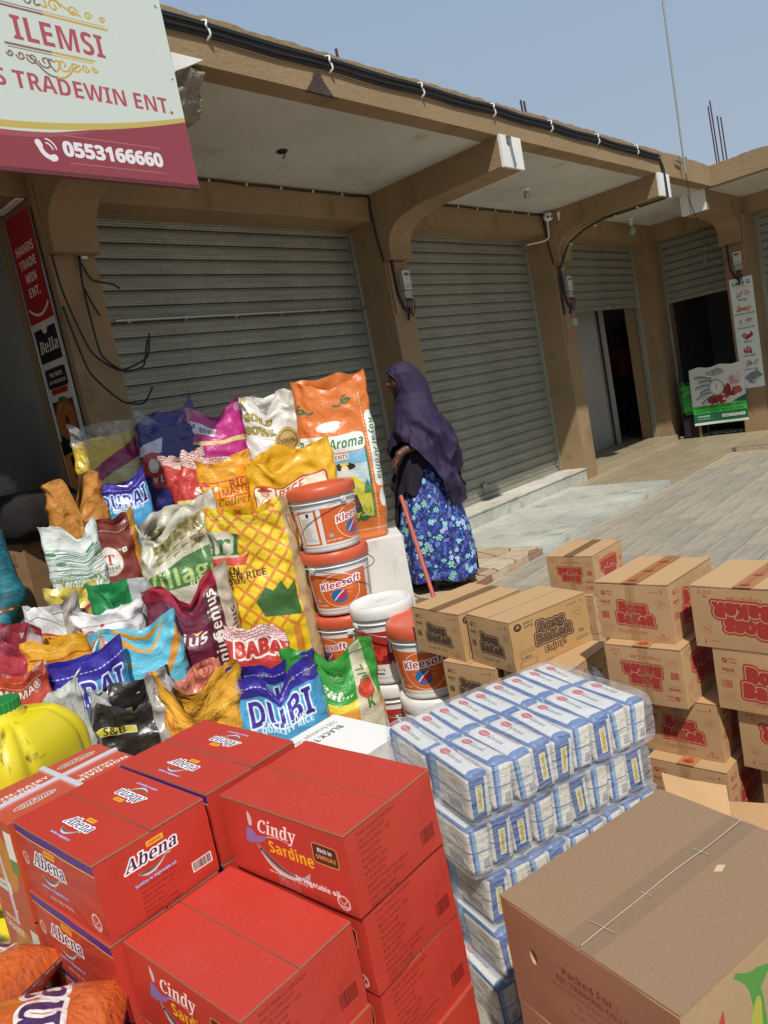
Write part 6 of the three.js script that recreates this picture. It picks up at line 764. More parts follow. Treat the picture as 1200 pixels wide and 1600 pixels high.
// ---------- signs ----------
{ // shop sign hung under the canopy edge, parallel to the shop fronts
  const x0 = 1.145, x1 = 2.305, y0 = 2.607, y1 = 3.5, W = 1160, H = 893, X = (x) => (x - x0) * 1000, Y = (y) => (y1 - y) * 1000;
  const tex = canvas(W, H, (g) => {
    fillR(g, '#d3dcd2', 0, 0, W, H);
    poly(g, '#943c44', [[0, Y(2.775)], [200, Y(2.745)], [480, Y(2.765)], [700, Y(2.806)], [950, Y(2.858)], [W, Y(2.898)], [W, H], [0, H]]);
    g.fillStyle = '#c9b25a'; g.beginPath(); g.moveTo(0, Y(2.80)); g.bezierCurveTo(260, Y(2.77), 700, Y(2.81), W, Y(2.917)); g.lineTo(W, Y(2.898)); g.bezierCurveTo(700, Y(2.782), 260, Y(2.742), 0, Y(2.775)); g.fill();
    g.fillStyle = '#a4525a'; g.beginPath(); g.moveTo(0, Y(2.775)); g.bezierCurveTo(260, Y(2.742), 500, Y(2.76), 700, Y(2.80)); g.bezierCurveTo(500, Y(2.735), 260, Y(2.72), 0, Y(2.748)); g.fill();
    text(g, 'ILEMSI', X(1.775), Y(3.152), F(118), '#b3525c', { sx: 1.0, sy: 1.06 });
    text(g, 'HANDS TRADEWIN ENT.', X(1.725), Y(2.955), F(94), '#b3525c', { sx: 1.0, sy: 0.98 });
    text(g, '0553166660', X(1.905), Y(2.712), F(84), '#ece8ea', { sy: 0.92, strokes: [['#ece8ea', 5]] });
    g.fillStyle = '#c9a0a0'; for (const [a, b, y] of [[1.694, 2.14, 2.765], [1.691, 2.141, 2.658]]) g.fillRect(X(a), Y(y), (b - a) * 1000, 1.6);
    g.strokeStyle = '#ece8ea'; g.lineCap = 'round'; g.lineWidth = 19; g.beginPath(); g.moveTo(X(1.578), Y(2.722)); g.quadraticCurveTo(X(1.582), Y(2.672), X(1.628), Y(2.668)); g.stroke(); g.lineWidth = 26; g.beginPath(); g.moveTo(X(1.576), Y(2.724)); g.lineTo(X(1.58), Y(2.715)); g.moveTo(X(1.622), Y(2.669)); g.lineTo(X(1.632), Y(2.672)); g.stroke(); g.lineWidth = 6; for (const r of [26, 42]) { g.beginPath(); g.arc(X(1.605), Y(2.70), r, -1.45, -0.15); g.stroke(); }
    // gilt scrollwork above and below the name
    g.lineCap = 'butt'; for (const [half, f] of [[-1, '#8a6a58'], [1, '#c9a848']]) { g.strokeStyle = f; const cx = X(1.725); for (const [yb, dir, L] of [[3.228, -1, 280], [3.086, 1, 185]]) { const y = Y(yb); g.lineWidth = 9; g.beginPath(); g.moveTo(cx, y); g.lineTo(cx + half * L, y); g.stroke(); g.lineWidth = 4; g.beginPath(); g.moveTo(cx, y + dir * 11); g.lineTo(cx + half * L * 0.95, y + dir * 11); g.stroke(); g.lineWidth = 7; let r = 28; for (const k of [0.2, 0.48, 0.72, 0.94]) { const x = cx + half * L * k, yy = y + dir * (26 + r * 0.6); g.beginPath(); for (let q = 0; q < 30; q++) { const a = q / 30 * 8, rad = r * (1 - q / 34); const px = x + half * Math.cos(a) * rad, py = yy + dir * Math.sin(a) * rad; q ? g.lineTo(px, py) : g.moveTo(px, py); } g.stroke(); r *= 0.8; } g.lineWidth = 8; g.beginPath(); g.moveTo(cx, y + dir * 96); g.bezierCurveTo(cx + half * 60, y + dir * 100, cx + half * 70, y + dir * 40, cx + half * L * 0.6, y + dir * 30); g.stroke(); g.beginPath(); g.moveTo(cx, y + dir * 75); g.bezierCurveTo(cx + half * 40, y + dir * 40, cx + half * 24, y + dir * 18, cx, y + dir * 38); g.stroke(); } }
    grainOver(g, W, H, 0.03); g.fillStyle = '#333'; for (const [x, y] of [[1130, 110], [1135, 116], [1140, 420], [40, 200]]) { g.beginPath(); g.arc(x, y, 4, 0, 7); g.fill(); }
  });
  const t = thing('hanging_signboard', 'cream and maroon shop signboard with a phone number, hung from the canopy', 'signboard', [(x0 + x1) / 2, y0, -2.93]);
  const face = phys({ map: tex, roughness: 0.32, clearcoat: 0.4 }), edge = std({ color: lin(0.2, 0.05, 0.06), roughness: 0.5 });
  part(t, 'panel', new THREE.BoxGeometry(x1 - x0, y1 - y0, 0.018).translate(0, (y1 - y0) / 2, 0), [edge, edge, edge, edge, face, edge]);
  part(t, 'bottom_rail', rbox(x1 - x0 + 0.004, 0.02, 0.026, 0.003).translate(0, 0.006, -0.004), edge);
  for (const x of [-0.4, 0.4]) part(t, 'bracket', rbox(0.03, 0.03, 0.16, 0.004).translate(x, 0.80, -0.09), M.steel);
}
{ // printed strip on the pillar's side
  const tex = canvas(240, 1480, (g, w, h) => {
    fillR(g, '#cfc8c2', 0, 0, w, h); fillR(g, '#a5232a', 0, 0, w, 470); ['HANDS', 'TRADE', 'WIN', 'ENT.'].forEach((l, i) => text(g, l, 120, 150 + i * 62, F(54), '#efdcd2')); g.strokeStyle = '#e6cfc4'; g.lineWidth = 12; g.beginPath(); g.moveTo(20, 400); g.quadraticCurveTo(120, 480, 220, 400); g.stroke();
    fillR(g, '#241d22', 14, 500, 212, 150); g.fillStyle = '#d9cfc0'; g.beginPath(); g.arc(120, 500, 26, 0, 7); g.fill(); text(g, 'Bella', 120, 580, 'italic ' + F(74, 1, 'serif'), '#e6dccb'); g.fillStyle = '#241d22'; g.beginPath(); g.roundRect(20, 680, 200, 90, 16); g.fill(); text(g, 'THE TASTE', 120, 710, F(26), '#e6dccb'); text(g, 'OF TRUE PASTA', 120, 742, F(22), '#e6dccb'); fillR(g, '#a5232a', 40, 772, 160, 26);
    fillR(g, '#2a1a14', 20, 830, 200, 180); g.lineWidth = 3; for (let i = 0; i < 130; i++) { g.strokeStyle = ['#b5612e', '#7a3a1c', '#d08a4a'][i % 3]; g.beginPath(); g.ellipse(120 + rr(-14, 14), 920 + rr(-14, 14), rr(20, 92), rr(20, 92), rnd() * 3, 0, rr(2, 6)); g.stroke(); } g.fillStyle = '#3f6a34'; g.beginPath(); g.ellipse(120, 826, 40, 14, 0, 0, 7); g.fill(); fillR(g, '#16130f', 0, 1010, w, 90);
    fillR(g, '#2f8fa8', 0, 1100, w, 380); poly(g, '#d98a3a', [[0, 1080], [150, 1060], [60, 1230], [0, 1250]]); poly(g, '#1d1a18', [[60, 1090], [150, 1070], [170, 1150], [80, 1260]]); text(g, 'RUBY', 130, 1320, F(86), '#141414'); g.fillStyle = '#c0303a'; g.beginPath(); g.ellipse(120, 1400, 74, 30, 0, 0, 7); g.fill(); text(g, 'tomato', 120, 1400, F(32), '#f2e6da'); text(g, 'MIX', 120, 1450, F(26), '#7a1a14');
  });
  const t = thing('pillar_banner', 'narrow red and blue advertising strip on the left pillar side', 'banner', [2.236, 1.0, -4.6]);
  part(t, 'print', new THREE.BoxGeometry(0.012, 2.0, 0.33).translate(0, 1.0, 0), [M.steel, std({ map: tex, roughness: 0.5 }), M.steel, M.steel, M.steel, M.steel]); part(t, 'frame', rbox(0.02, 2.03, 0.02, 0.003).translate(0, 1.0, -0.175), M.steel);
  part(t, 'lamp_box', rbox(0.05, 0.05, 0.3, 0.006).translate(-0.03, 2.06, 0), M.white);
}
const drawFish = (g, x, y, s, r = 0) => { g.save(); g.translate(x, y); g.rotate(r); g.scale(s, s); g.fillStyle = '#6f8088'; g.beginPath(); g.ellipse(0, 0, 60, 17, 0, 0, 7); g.fill(); g.fillStyle = '#b9c4c4'; g.beginPath(); g.ellipse(0, 5, 54, 10, 0, 0, 7); g.fill(); poly(g, '#5a6a72', [[55, 0], [78, -14], [74, 0], [78, 14]]); g.fillStyle = '#222'; g.beginPath(); g.arc(-46, -3, 3, 0, 7); g.fill(); g.restore(); };
const drawMeat = (g, x, y, s, c) => { for (let i = 0; i < 9; i++) { g.fillStyle = i % 3 === 2 ? c[1] : c[0]; g.beginPath(); g.ellipse(x + rr(-40, 40) * s, y + rr(-16, 16) * s, rr(12, 28) * s, rr(7, 16) * s, rnd() * 3, 0, 7); g.fill(); } };
{ // meat price strip on the side wing's pillar
  const tex = canvas(256, 1300, (g, w, h) => { fillR(g, '#dbe4e0', 0, 0, w, h); text(g, 'Lady G', 128, 62, F(62), '#2c8a3c', { strokes: [['#1c5a2c', 3]] }); text(g, 'Cold Store', 128, 108, F(30), '#d8a82c');
    const P = ['#d8b0b4', '#c08a8e'], T = ['#cf9a78', '#b97a5a'], Wt = ['#d3d2cf', '#a8a6a3'], Rr = ['#9b2c30', '#c86a66'], S = ['#a04038', '#d08a78'], Gr = ['#b3b9a4', '#8f967e'];
    [['Wings', P], ['Chicken Back', T], ['Drumsticks', Wt], ['Meat', Rr], ['Sausage', S], ['Cow Leg', Gr], ['Fish', null]].forEach(([n, c], i) => { const y = 190 + i * 164; if (c) drawMeat(g, 128, y, 1.5, c); else for (let k = 0; k < 6; k++) drawFish(g, 110 + k * 10, y - 30 + k * 12, 1.2, -0.5); text(g, n, 128, y + 66, F(36), '#33403c'); }); });
  const t = thing('meat_sign', 'tall white strip listing cuts of meat on the side wing pillar', 'sign', [11.288, 0.73, -3.265]);
  part(t, 'print', new THREE.BoxGeometry(0.01, 1.5, 0.295).translate(0, 0.75, 0), [M.white, std({ map: tex, roughness: 0.5 }), M.white, M.white, M.white, M.white]);
}
{ // freezer with the banner draped over its front
  const t = thing('chest_freezer', 'dark chest freezer inside the half open side shop', 'freezer', [12.1, 0.13, -3.86], 0); part(t, 'cabinet', rbox(0.6, 0.8, 0.85, 0.02).translate(0.1, 0.42, 0), std({ color: lin(0.03, 0.035, 0.035), roughness: 0.5 })); part(t, 'lid', rbox(0.62, 0.05, 0.87, 0.015).translate(0.1, 0.85, 0), M.zincPlain);
  const tb = thing('display_table', 'small table carrying the fish and meat banner', 'table', [11.48, 0.13, -3.74]); part(tb, 'top', rbox(0.36, 0.03, 0.74, 0.005).translate(0, 0.95, 0), M.wood); for (const [x, z] of [[-0.15, -0.33], [0.15, -0.33], [-0.15, 0.33], [0.15, 0.33]]) part(tb, 'leg', rbox(0.035, 0.935, 0.035, 0.004).translate(x, 0.467, z), M.wood);
  const tex = canvas(760, 800, (g, w, h) => { fillR(g, '#d8dad5', 0, 0, w, h); g.strokeStyle = '#8d9a94'; g.lineWidth = 3; g.fillStyle = '#9aa79c'; g.beginPath(); g.ellipse(370, 90, 130, 46, 0, 0, 7); g.fill(); drawMeat(g, 370, 90, 1.8, ['#8f9a86', '#b9c0aa']); for (let k = 0; k < 6; k++) drawFish(g, 170 + (k % 2) * 60, 150 + k * 62, 1.9, 0.15 - k * 0.12); drawMeat(g, 600, 220, 2.6, ['#d9c3bc', '#b99a94']); drawMeat(g, 560, 380, 3.0, ['#8e2c28', '#b5564c']); drawMeat(g, 340, 470, 2.6, ['#a03430', '#7a2422']); g.fillStyle = '#c9d2cc'; g.beginPath(); g.arc(370, 300, 108, 0, 7); g.fill(); g.strokeStyle = '#6f827a'; g.lineWidth = 10; g.stroke(); g.fillStyle = '#e8ebe6'; g.beginPath(); g.arc(370, 300, 82, 0, 7); g.fill(); g.strokeStyle = '#333'; g.lineWidth = 4; for (let i = 0; i < 12; i++) { const a = i * 0.5236; g.beginPath(); g.moveTo(370 + Math.cos(a) * 66, 300 + Math.sin(a) * 66); g.lineTo(370 + Math.cos(a) * 78, 300 + Math.sin(a) * 78); g.stroke(); } g.lineWidth = 9; g.beginPath(); g.moveTo(370, 330); g.lineTo(370, 245); g.stroke();
    poly(g, '#1d6a3f', [[w, 440], [560, 520], [w, 540]]); fillR(g, '#37a03c', 0, 530, w, 110); ['Chicken', 'Beef', 'Sausage', 'Meat'].forEach((l, i) => text(g, l, 110 + i * 185, 560, F(40), '#123c1c')); ['Salmon', 'Gizzard', 'Red Fish', 'Tuna'].forEach((l, i) => text(g, l, 110 + i * 185, 610, F(40), '#123c1c')); fillR(g, '#14603a', 0, 640, w, 126); text(g, '0559669469', 560, 700, F(60), '#e6efe6'); text(g, 'La Streamline', 140, 680, F(26), '#e6efe6'); text(g, 'Accra - 024 1234', 140, 716, F(22, 0), '#e6efe6'); });
  const t2 = thing('meat_banner', 'white and green banner with fish, scale and phone number', 'banner', [11.25, 0.3, -3.735]);
  const g = new THREE.PlaneGeometry(0.74, 0.82, 40, 30), p = g.attributes.position; for (let i = 0; i < p.count; i++) { const x = p.getX(i), y = p.getY(i); p.setXYZ(i, x, y + 0.41 + (y > 0.35 ? 0.012 * Math.sin(x * 20) : 0), 0.014 * Math.sin(x * 9 + y * 3) + 0.01 * fbm(x * 5, y * 5, 2)); } g.rotateY(-Math.PI / 2); g.computeVertexNormals();
  part(t2, 'cloth', g, std({ map: tex, roughness: 0.55, side: THREE.DoubleSide })); part(t2, 'top_hem', rbox(0.06, 0.006, 0.74, 0.002).translate(0.04, 0.79, 0), M.white);
  const gb = sackGeo(0.24, 0.5, 0.16, { crease: 1.6 }, 4); single('plastic_bag', gb, sackMat(canvas(64, 64, (q, w, h) => { fillR(q, '#2fa83c', 0, 0, w, h); })), 'bright green plastic bag beside the meat banner', 'bag', [11.42, 0.45, -4.18], [0, -1.5, 0]);
  single('stool_box', rbox(0.26, 0.31, 0.24, 0.01).translate(0, 0.155, 0), M.darkCloth, 'dark crate under the green plastic bag', 'crate', [11.45, 0.135, -4.18]);
  const mat = thing('door_mat', 'shaggy green and white mat at the side shop door', 'mat', [11.52, 0.122, -3.95]); const fib = []; for (let i = 0; i < 700; i++) fib.push(new THREE.ConeGeometry(0.012, rr(0.02, 0.045), 4).rotateX(rr(-0.6, 0.6)).rotateZ(rr(-0.6, 0.6)).translate(rr(-0.16, 0.16), 0.02, rr(-0.46, 0.46)));
  const half = 400; const ps = part(mat, 'pile', merge(fib.slice(0, half)), std({ color: lin(0.55, 0.58, 0.48), roughness: 1 })); ps.userData.kind = 'stuff'; const ps2 = part(mat, 'pile', merge(fib.slice(half)), std({ color: lin(0.12, 0.2, 0.05), roughness: 1 })); ps2.userData.kind = 'stuff'; part(mat, 'backing', rbox(0.34, 0.012, 0.94, 0.004).translate(0, 0.007, 0), M.darkCloth);
}

// ---------- cables, fittings and small things ----------
{ // bundle of cables clipped along the fascia and down the second free beam end
  const t = thing('cable_bundle', 'black cables clipped along the canopy edge', 'cables');
  for (let k = 0; k < 5; k++) {
    const pts = [], o = k * 0.016; for (let i = 0; i <= 34; i++) { const x = 0.6 + i * 0.23, sag = 0.0015 * Math.sin(i * 1.9 + k) - 0.008 * Math.pow(Math.sin((x - 1.8) * Math.PI / 0.86), 2); pts.push([x, 3.475 - o + sag - 0.012 * sm(5, 8.2, x), ZC + 0.012 + (k % 2) * 0.009]); }
    if (k > 1) { pts.push([8.43 - k * 0.004, 3.43 - o, ZC + 0.015], [8.475 - (k - 2) * 0.016, 3.33, ZC + 0.02], [8.47 - (k - 2) * 0.016, 3.03, ZC + 0.03]); }
    part(t, 'cable', tube(pts, 0.0075, 220, 7), M.black);
  }
  for (let x = 1.8; x < 8.3; x += 0.86) part(t, 'clip', merge([tube([[x, 3.485, ZC + 0.002], [x + 0.006, 3.478, ZC + 0.03], [x - 0.004, 3.45, ZC + 0.034], [x + 0.012, 3.44, ZC + 0.022]], 0.006, 14, 6), tube([[x + 0.012, 3.44, ZC + 0.03], [x + 0.014, 3.41, ZC + 0.032], [x + 0.008, 3.395, ZC + 0.004]], 0.006, 12, 6)]), M.clip);
  // run along the third bracket
  for (let k = 0; k < 3; k++) part(t, 'cable', tube([[8.44 - k * 0.014, 3.02, ZC + 0.01], [8.42 - k * 0.014, 3.018, -3.3], [8.40 - k * 0.014, 3.015, -3.72], [8.39 - k * 0.014, 2.97, -3.98], [8.38 - k * 0.014, 2.86, -4.2], [8.37 - k * 0.014, 2.7, -4.292], [8.36 - k * 0.014, 2.55, -4.36], [8.36 - k * 0.013, 2.1, -4.368]], 0.0075, 90, 7), M.black);
  for (const [y, z] of [[3.01, -3.35], [3.0, -3.6], [2.97, -3.85], [2.86, -4.17], [2.62, -4.34]]) part(t, 'clip', rbox(0.06, 0.012, 0.012, 0.003), M.clip, [8.375, y, z]);
}
for (const [x0, x1, n] of [[2.56, 5.27, 'thin black cable clipped under the ceiling over the first shutter'], [5.58, 8.29, 'thin black cable clipped under the ceiling over the second shutter']]) {
  const t = thing('ceiling_cable', n, 'cable'), pts = []; for (let i = 0; i <= 12; i++) pts.push([x0 + (x1 - x0) * i / 12, 3.255 - 0.008 * Math.abs(Math.sin(i * 1.3)), -4.42]);
  pts.push([x1 - 0.012, 3.15, -4.415], [x1 - 0.014, 2.9, -4.40], [x1 - 0.012, 2.68, -4.372]); part(t, 'cable', tube(pts, 0.008, 120, 7), M.black);
  for (let i = 1; i < 8; i++) part(t, 'clip', rbox(0.012, 0.02, 0.016, 0.003), M.clip, [x0 + (x1 - x0) * i / 8, 3.246, -4.412]);
}
// electricity meters on the pillars
const meterFace = canvas(128, 192, (g, w, h) => { fillR(g, '#c8c8c2', 0, 0, w, h); fillR(g, '#5f6a5c', 22, 24, 84, 34); text(g, '004217', 64, 41, F(22, 1, 'monospace'), '#1c241c'); for (let i = 0; i < 3; i++) fillR(g, '#8a8a86', 26, 72 + i * 12, 70, 4); g.fillStyle = '#b03a30'; g.beginPath(); g.arc(96, 120, 5, 0, 7); g.fill(); fillR(g, '#a9a9a4', 10, 134, 108, 48); });
M.meter = std({ map: meterFace, roughness: 0.45 }); M.meterBody = paint(160, 160, 155, 0.5, 2);
M.board = paint(150, 118, 92, 0.85, 2, { k: 1 });
function meter(label, pos, turn, o = {}) {
  const t = thing('electricity_meter', label, 'meter', pos, turn, 'electricity meters on the pillars');
  part(t, 'board', rbox(0.25, o.bh ?? 0.45, 0.018, 0.003).translate(0, -(o.bh ?? 0.45) / 2, 0.009), M.board);
  part(t, 'case', rbox(0.105, 0.17, 0.055, 0.008).translate(0.03, -0.17, 0.046), [M.meterBody, M.meterBody, M.meterBody, M.meterBody, M.meter, M.meterBody]);
  part(t, 'terminal_cover', rbox(0.095, 0.07, 0.045, 0.006).translate(0.03, -0.295, 0.041), M.meterBody);
  for (let k = 0; k < 4; k++) part(t, 'wire', tube([[0.005 + k * 0.016, -0.325, 0.035], [0.0 + k * 0.02, -0.37, 0.06 + 0.01 * k], [-0.03 + k * 0.028, -0.43 - 0.02 * k, 0.05], [0.02 + 0.01 * k, -0.40, 0.03]], 0.0045, 26, 6), k % 2 ? M.black : M.rust);
  part(t, 'cable', tube([[-0.09, 0.04, 0.03], [-0.085, -0.1, 0.035], [-0.08, -0.28, 0.035], [-0.04, -0.4, 0.04], [0.01, -0.46, 0.04], [0.0, -0.52, 0.03]], 0.012, 50, 8), M.black);
  if (o.second) part(t, 'switch_box', rbox(0.1, 0.085, 0.05, 0.006).translate(0.04, -0.62, 0.04), M.meterBody);
  return t;
}
meter('grey electricity meter on the pillar left of the woman', [PX[2] + 0.145, 2.685, ZF + 0.002], 0);
meter('white electricity meter with a switch box on the pillar right of the second shutter', [PX[3] + 0.16, 2.62, ZF + 0.002], 0, { bh: 0.85, second: true });
meter('electricity meter above the meat sign on the side wing pillar', [11.298, 2.66, -3.29], -Math.PI / 2, { bh: 0.4 });
// loose wires on the left pillar
{ const t = thing('loose_wires', 'dangling loops of loose wire on the left pillar', 'wires');
  const z = ZF + 0.02; for (const p of [[[2.44, 2.70, z], [2.40, 2.5, z + 0.03], [2.40, 2.1, z + 0.05], [2.52, 1.98, z + 0.06], [2.66, 2.0, z + 0.06], [2.74, 2.16, z + 0.04]], [[2.26, 3.1, z], [2.27, 2.5, z + 0.02], [2.34, 2.12, z + 0.05], [2.5, 1.99, z + 0.05], [2.70, 2.05, z + 0.06], [2.76, 2.2, z + 0.05]], [[2.26, 2.4, z], [2.30, 2.0, z + 0.05], [2.46, 1.80, z + 0.06], [2.60, 1.77, z + 0.06], [2.70, 1.86, z + 0.04]], [[2.43, 2.68, z], [2.47, 2.55, z + 0.02], [2.60, 2.52, z + 0.02], [2.64, 2.49, z + 0.03]], [[2.41, 2.5, z + 0.02], [2.44, 2.4, z + 0.02], [2.47, 2.33, z + 0.02]]]) part(t, 'wire', tube(p, 0.0065, 60, 7), M.black);
  part(t, 'clip', rbox(0.04, 0.016, 0.02, 0.003), M.clip, [2.47, 2.685, z]); }
// lamps, camera
function lampHolder(label, pos, bulb) {
  const t = thing('ceiling_lamp', label, 'lamp', pos); const L = (p) => new THREE.LatheGeometry(p.map((q) => new THREE.Vector2(...q)), 28);
  part(t, 'rose', L([[0, 0], [0.045, 0], [0.045, -0.012], [0.02, -0.024], [0, -0.024]].reverse()), M.white); part(t, 'holder', L([[0, -0.09], [0.02, -0.09], [0.021, -0.05], [0.015, -0.024], [0, -0.02]]), bulb ? M.white : M.steel);
  if (bulb) part(t, 'bulb', L([[0, -0.215], [0.018, -0.213], [0.042, -0.195], [0.05, -0.165], [0.044, -0.135], [0.024, -0.1], [0.018, -0.085], [0, -0.085]]), M.meterBody);
}
lampHolder('empty lamp holder on the ceiling in front of the second shutter', [6.96, 3.268, -3.85], false);
lampHolder('white bulb hanging under the canopy by the half raised shutter', [10.35, 3.268, -4.26], true);
{ const t = thing('broken_lamp_rose', 'burnt out lamp fitting on the ceiling over the first shutter', 'lamp', [3.79, 3.268, -3.85]); part(t, 'rose', new THREE.TorusGeometry(0.028, 0.012, 8, 20).rotateX(1.57), M.black); part(t, 'wire', tube([[0, 0, 0], [0.01, -0.03, 0.01], [-0.008, -0.05, 0]], 0.005, 12, 6), M.rust); }
{ const t = thing('security_camera', 'small white security camera at the ceiling corner', 'camera', [8.22, 3.2, -4.32], -0.7); part(t, 'mount', rbox(0.05, 0.07, 0.05, 0.01).translate(0, 0.03, -0.04), M.white);
  part(t, 'housing', new THREE.SphereGeometry(0.055, 24, 18).scale(1, 0.9, 1.1), M.white); for (const x of [-0.02, 0.02]) part(t, 'lens', new THREE.CylinderGeometry(0.012, 0.012, 0.02, 16).rotateX(1.57).translate(x, -0.012, 0.055), M.black); part(t, 'solar_panel', rbox(0.12, 0.09, 0.012, 0.004), M.white, [0.15, -0.0, 0.02], [0.3, 0.4, 0.3]);
  part(t, 'conduit', tube([[0, -0.04, -0.04], [0.0, -0.2, -0.07], [-0.05, -0.24, -0.08], [-0.26, -0.25, -0.1]], 0.009, 40, 8), M.clip); }
// hinge plate on the second beam end
{ const t = thing('bracket_plate', 'grey metal bracket screwed on the white beam end', 'bracket', [PX[2] + 0.13, 3.15, ZC + 0.022]); part(t, 'arm', rbox(0.03, 0.2, 0.02, 0.005).rotateZ(0.18), M.steel); part(t, 'plate', rbox(0.06, 0.06, 0.016, 0.004).translate(-0.02, 0.09, 0), M.concrete); }
// mast with hanging wires
{ const t = thing('antenna_mast', 'thin grey pipe mast fixed to the canopy edge', 'mast', [8.98, 3.1, ZC + 0.06]); part(t, 'pipe', new THREE.CylinderGeometry(0.011, 0.011, 2.6, 10).translate(0, 1.5, 0), M.zincPlain); part(t, 'bracket', rbox(0.17, 0.02, 0.02, 0.004).rotateZ(-0.1).translate(-0.07, 0.34, -0.03), M.steel);
  part(t, 'wire', tube([[0, 0.25, 0], [0.0, 0.02, 0.01], [-0.02, -0.12, 0.02], [0.05, -0.25, 0.03], [0.22, -0.45, 0.03], [0.2, -0.72, 0.02], [0.1, -0.8, 0.02]], 0.005, 60, 6), M.black); part(t, 'wire', tube([[-0.02, -0.02, 0], [-0.05, -0.2, 0.02], [-0.04, -0.4, 0.02], [-0.06, -0.6, 0.03]], 0.004, 40, 6), M.black); }
// starter bars on the roof
[['four rusty starter bars rising from the side wing roof', [[11.46, -3.42, 1.05, -0.10], [11.50, -3.40, 1.12, -0.10], [11.56, -3.36, 0.92, -0.08], [11.60, -3.33, 0.9, -0.08]]], ['short starter bars at the inner roof corner', [[10.5, -3.5, 0.3, 0], [10.56, -3.52, 0.34, 0], [10.62, -3.5, 0.28, 0]]], ['two short starter bars above the second free beam', [[6.14, -3.3, 0.26, -0.08], [6.19, -3.3, 0.26, -0.06], [6.28, -3.3, 0.16, 0]]], ['two short starter bars above the first shutter', [[3.9, -3.3, 0.22, -0.04], [4.0, -3.3, 0.12, 0]]]].forEach(([l, bars]) => {
  const t = thing('starter_bars', l, 'steel bars', [bars[0][0], 3.48, bars[0][1]], 0, 'starter bars on the roof'); for (const [x, z, h, le] of bars) part(t, 'bar', new THREE.CylinderGeometry(0.009, 0.009, h, 8).translate(0, h / 2, 0), M.rust, [x - bars[0][0], 0, z - bars[0][1]], [0, 0, -le]); });
// inner partition and door of the half open shop
{ const t = thing('inner_door', 'pale panel door with a dark frame gap inside the half open shop', 'door', [8.75, 0.2, -5.25]); part(t, 'leaf', rbox(2.13, 2.5, 0.04, 0.004).translate(1.065, 1.25, 0), M.inner); part(t, 'leaf', rbox(0.17, 2.5, 0.04, 0.004).translate(2.33, 1.25, 0.01), M.inner); part(t, 'frame', rbox(0.09, 2.55, 0.06, 0.004).translate(2.18, 1.27, 0.0), M.black); for (const x of [2.13, 2.235]) part(t, 'edge_strip', rbox(0.012, 2.5, 0.05, 0.003).translate(x, 1.25, 0.02), M.steel); }
// goods inside the left shop
{ const unTex = canvas(512, 200, (g, w, h) => { kraftBase(g, w, h, '#8f6f4f'); text(g, 'UNOLI', w / 2, h / 2, F(84), '#8f6f4f', { strokes: [['#4a2a20', 12]], rot: -0.05 }); }); const um = card(unTex);
  for (let k = 0; k < 5; k++) carton('noodle_carton', ['lowest noodle carton in the left shop', 'noodle carton second from the floor in the left shop', 'noodle carton third from the floor in the left shop', 'noodle carton second from the top in the left shop', 'topmost kraft noodle carton in the left shop doorway'][k], 'noodle cartons in the left shop', [1.62, 0.118 + k * 0.2, -4.20], 0.42, 0.2, 0.3, 1.25, faces(um, um), { seed: k });
  const ds = (l, p, w, h, d, c, r) => { const g = softBox(w, h, d, Math.min(w, h, d) * 0.42, p[0] * 9, 0.03); single('stuffed_sack', g, paint(...c, 0.8, 3, { k: 1, bump: 0.01 }), l, 'sack', p, [0, r, 0], 'sacks lying inside the left shop'); };
  ds('black bag slumped on the noodle cartons in the left shop', [1.78, 1.245, -4.32], 0.5, 0.27, 0.36, [32, 28, 28], 0.3); ds('pale grey stuffed sack lying on the shelf in the left shop, lower', [1.62, 1.42, -4.95], 0.6, 0.2, 0.4, [150, 146, 138], 0.2); ds('pale grey stuffed sack lying on the shelf in the left shop, upper', [1.58, 1.6, -4.97], 0.55, 0.2, 0.4, [140, 136, 128], 0.1); ds('dark bundle on top of the sacks in the left shop', [1.5, 1.8, -4.95], 0.34, 0.24, 0.3, [40, 34, 30], 0);
  const sh = thing('shelf', 'plain wooden shelf under the grey sacks in the left shop', 'shelf', [1.55, 0.118, -4.97]); part(sh, 'board', rbox(0.8, 0.03, 0.5, 0.004).translate(0, 1.185, 0), M.wood); for (const x of [-0.37, 0.37]) part(sh, 'side', rbox(0.03, 1.17, 0.48, 0.004).translate(x, 0.585, 0), M.wood); }
// torn carton scraps beside the cake cartons
for (const [l, p, r] of [['bent flap of a torn carton between the brown carton and the cake cartons', [1.62, 0.36, -0.70], [0.5, 0.6, 0.2]], ['crumpled carton scrap at the right edge low down', [1.78, 0.30, -0.44], [0.7, 0.2, -0.3]]]) { const g = new THREE.BoxGeometry(0.24, 0.004, 0.16, 10, 1, 8), q = g.attributes.position; for (let i = 0; i < q.count; i++) q.setY(i, q.getY(i) + 0.03 * fbm(q.getX(i) * 8, q.getZ(i) * 8, p[0], 3)); g.computeVertexNormals(); single('carton_scrap', g, M.kraft, l, 'cardboard', p, r); }
single('support_carton', cartonGeo(0.3, 0.33, 0.3, 1, 0.003), M.kraft, 'plain kraft carton beneath the torn flaps', 'carton', [1.66, 0.166, -0.56], [0, 0.3, 0]);
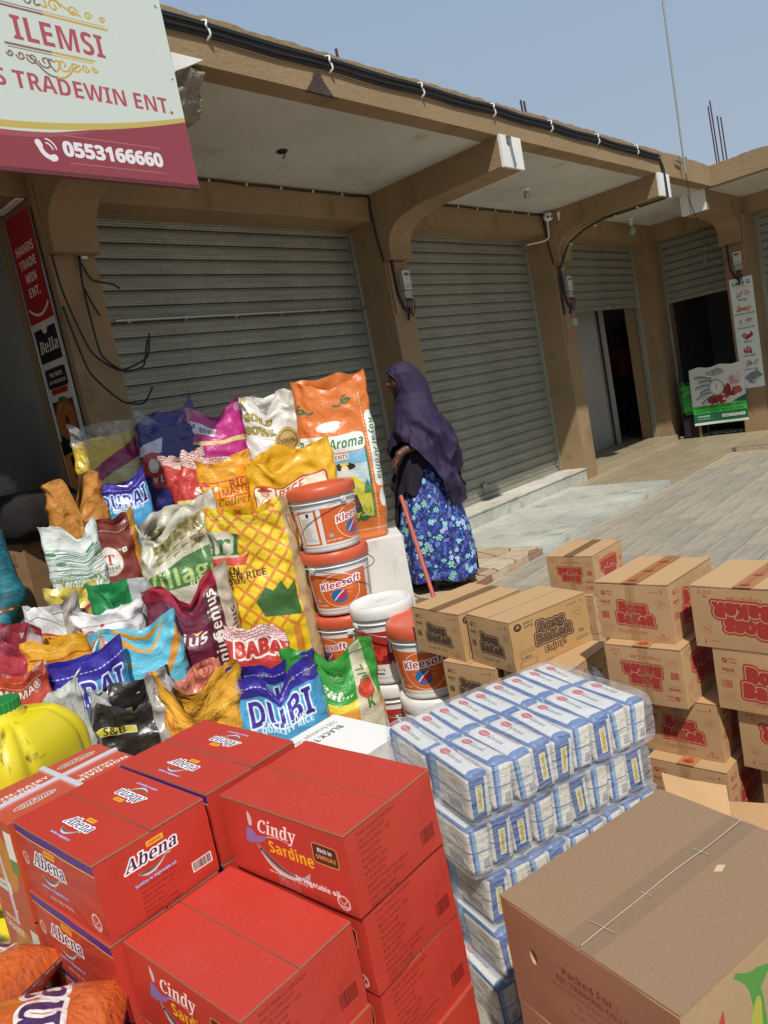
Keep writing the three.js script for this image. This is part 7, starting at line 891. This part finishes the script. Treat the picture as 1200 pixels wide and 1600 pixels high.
// orange detergent bags, bottom left
{ const bag = canvas(640, 420, (g, w, h) => { fillR(g, '#c9622e', 0, 0, w, h); g.strokeStyle = '#2f7fc0'; g.lineWidth = 60; g.beginPath(); g.moveTo(0, 40); g.quadraticCurveTo(160, 60, 260, -20); g.stroke(); g.strokeStyle = '#d8c7a0'; g.lineWidth = 12; g.beginPath(); g.moveTo(0, 84); g.quadraticCurveTo(190, 96, 320, -10); g.stroke(); text(g, 'Abena', 330, 240, 'italic ' + F(190, 1, 'serif'), '#4a2f5c', { strokes: [['#efe4e0', 26]], rot: -0.12 }); });
  const bm = phys({ map: bag, roughness: 0.3, clearcoat: 0.6, bumpMap: rep(crinkle, 1.2), bumpScale: 0.012 });
  const pillow = () => { const g = new THREE.BoxGeometry(0.34, 0.1, 0.26, 28, 6, 24), p = g.attributes.position; for (let i = 0; i < p.count; i++) { const x = p.getX(i) / 0.17, z = p.getZ(i) / 0.13, k = Math.pow(Math.max(0, (1 - Math.pow(Math.abs(x), 3)) * (1 - Math.pow(Math.abs(z), 3))), 0.5); p.setY(i, p.getY(i) * (0.08 + 1.1 * k) + 0.012 * fbm(x * 3, z * 3, 1, 3) * k); } g.computeVertexNormals(); return g; };
  const pg = pillow(), L = ['topmost orange detergent bag with purple script at the bottom left corner', 'orange detergent bag with a blue band at the left edge', 'orange detergent bag under the topmost one', 'orange detergent bag in the middle of the low pile', 'orange detergent bag near the bottom of the low pile', 'lowest orange detergent bag of the pile'];
  [[0.25, 0.60, -1.16, 0.9, 0.05], [0.235, 0.60, -1.47, 0.5, -0.1], [0.245, 0.47, -1.14, 0.6, 0], [0.25, 0.37, -1.15, 0.3, 0], [0.24, 0.27, -1.13, 0.5, 0], [0.25, 0.17, -1.14, 0.2, 0]].forEach(([x, y, z, r, tl], i) => single('detergent_bag', pg, bm, L[i], 'detergent bag', [x, y, z], [0.05 + tl, r, tl], 'orange detergent bags'));
  single('plastic_crate', rbox(0.3, 0.11, 0.3, 0.01), std({ color: lin(0.3, 0.03, 0.03), roughness: 0.5 }), 'low red crate beneath the orange detergent bags', 'crate', [0.25, 0.055, -1.14]);
  single('plastic_crate', rbox(0.28, 0.54, 0.28, 0.01), std({ color: lin(0.3, 0.03, 0.03), roughness: 0.5 }), 'tall red crate under the bag with the blue band', 'crate', [0.26, 0.272, -1.47]);
}
// bird over the mast
{ const t = thing('bird', 'tiny bird flying at the top right edge of the sky', 'bird', [14.5, 7.6, -4.6], 0.5); part(t, 'body', new THREE.SphereGeometry(0.06, 14, 10).scale(0.7, 0.6, 1.8), M.rust); for (const s of [-1, 1]) part(t, 'wing', new THREE.SphereGeometry(0.1, 12, 8).scale(1.5, 0.08, 0.5), M.rust, [s * 0.14, 0.04, 0], [0, 0, s * 0.4]); }

renderer.render(scene, camera);
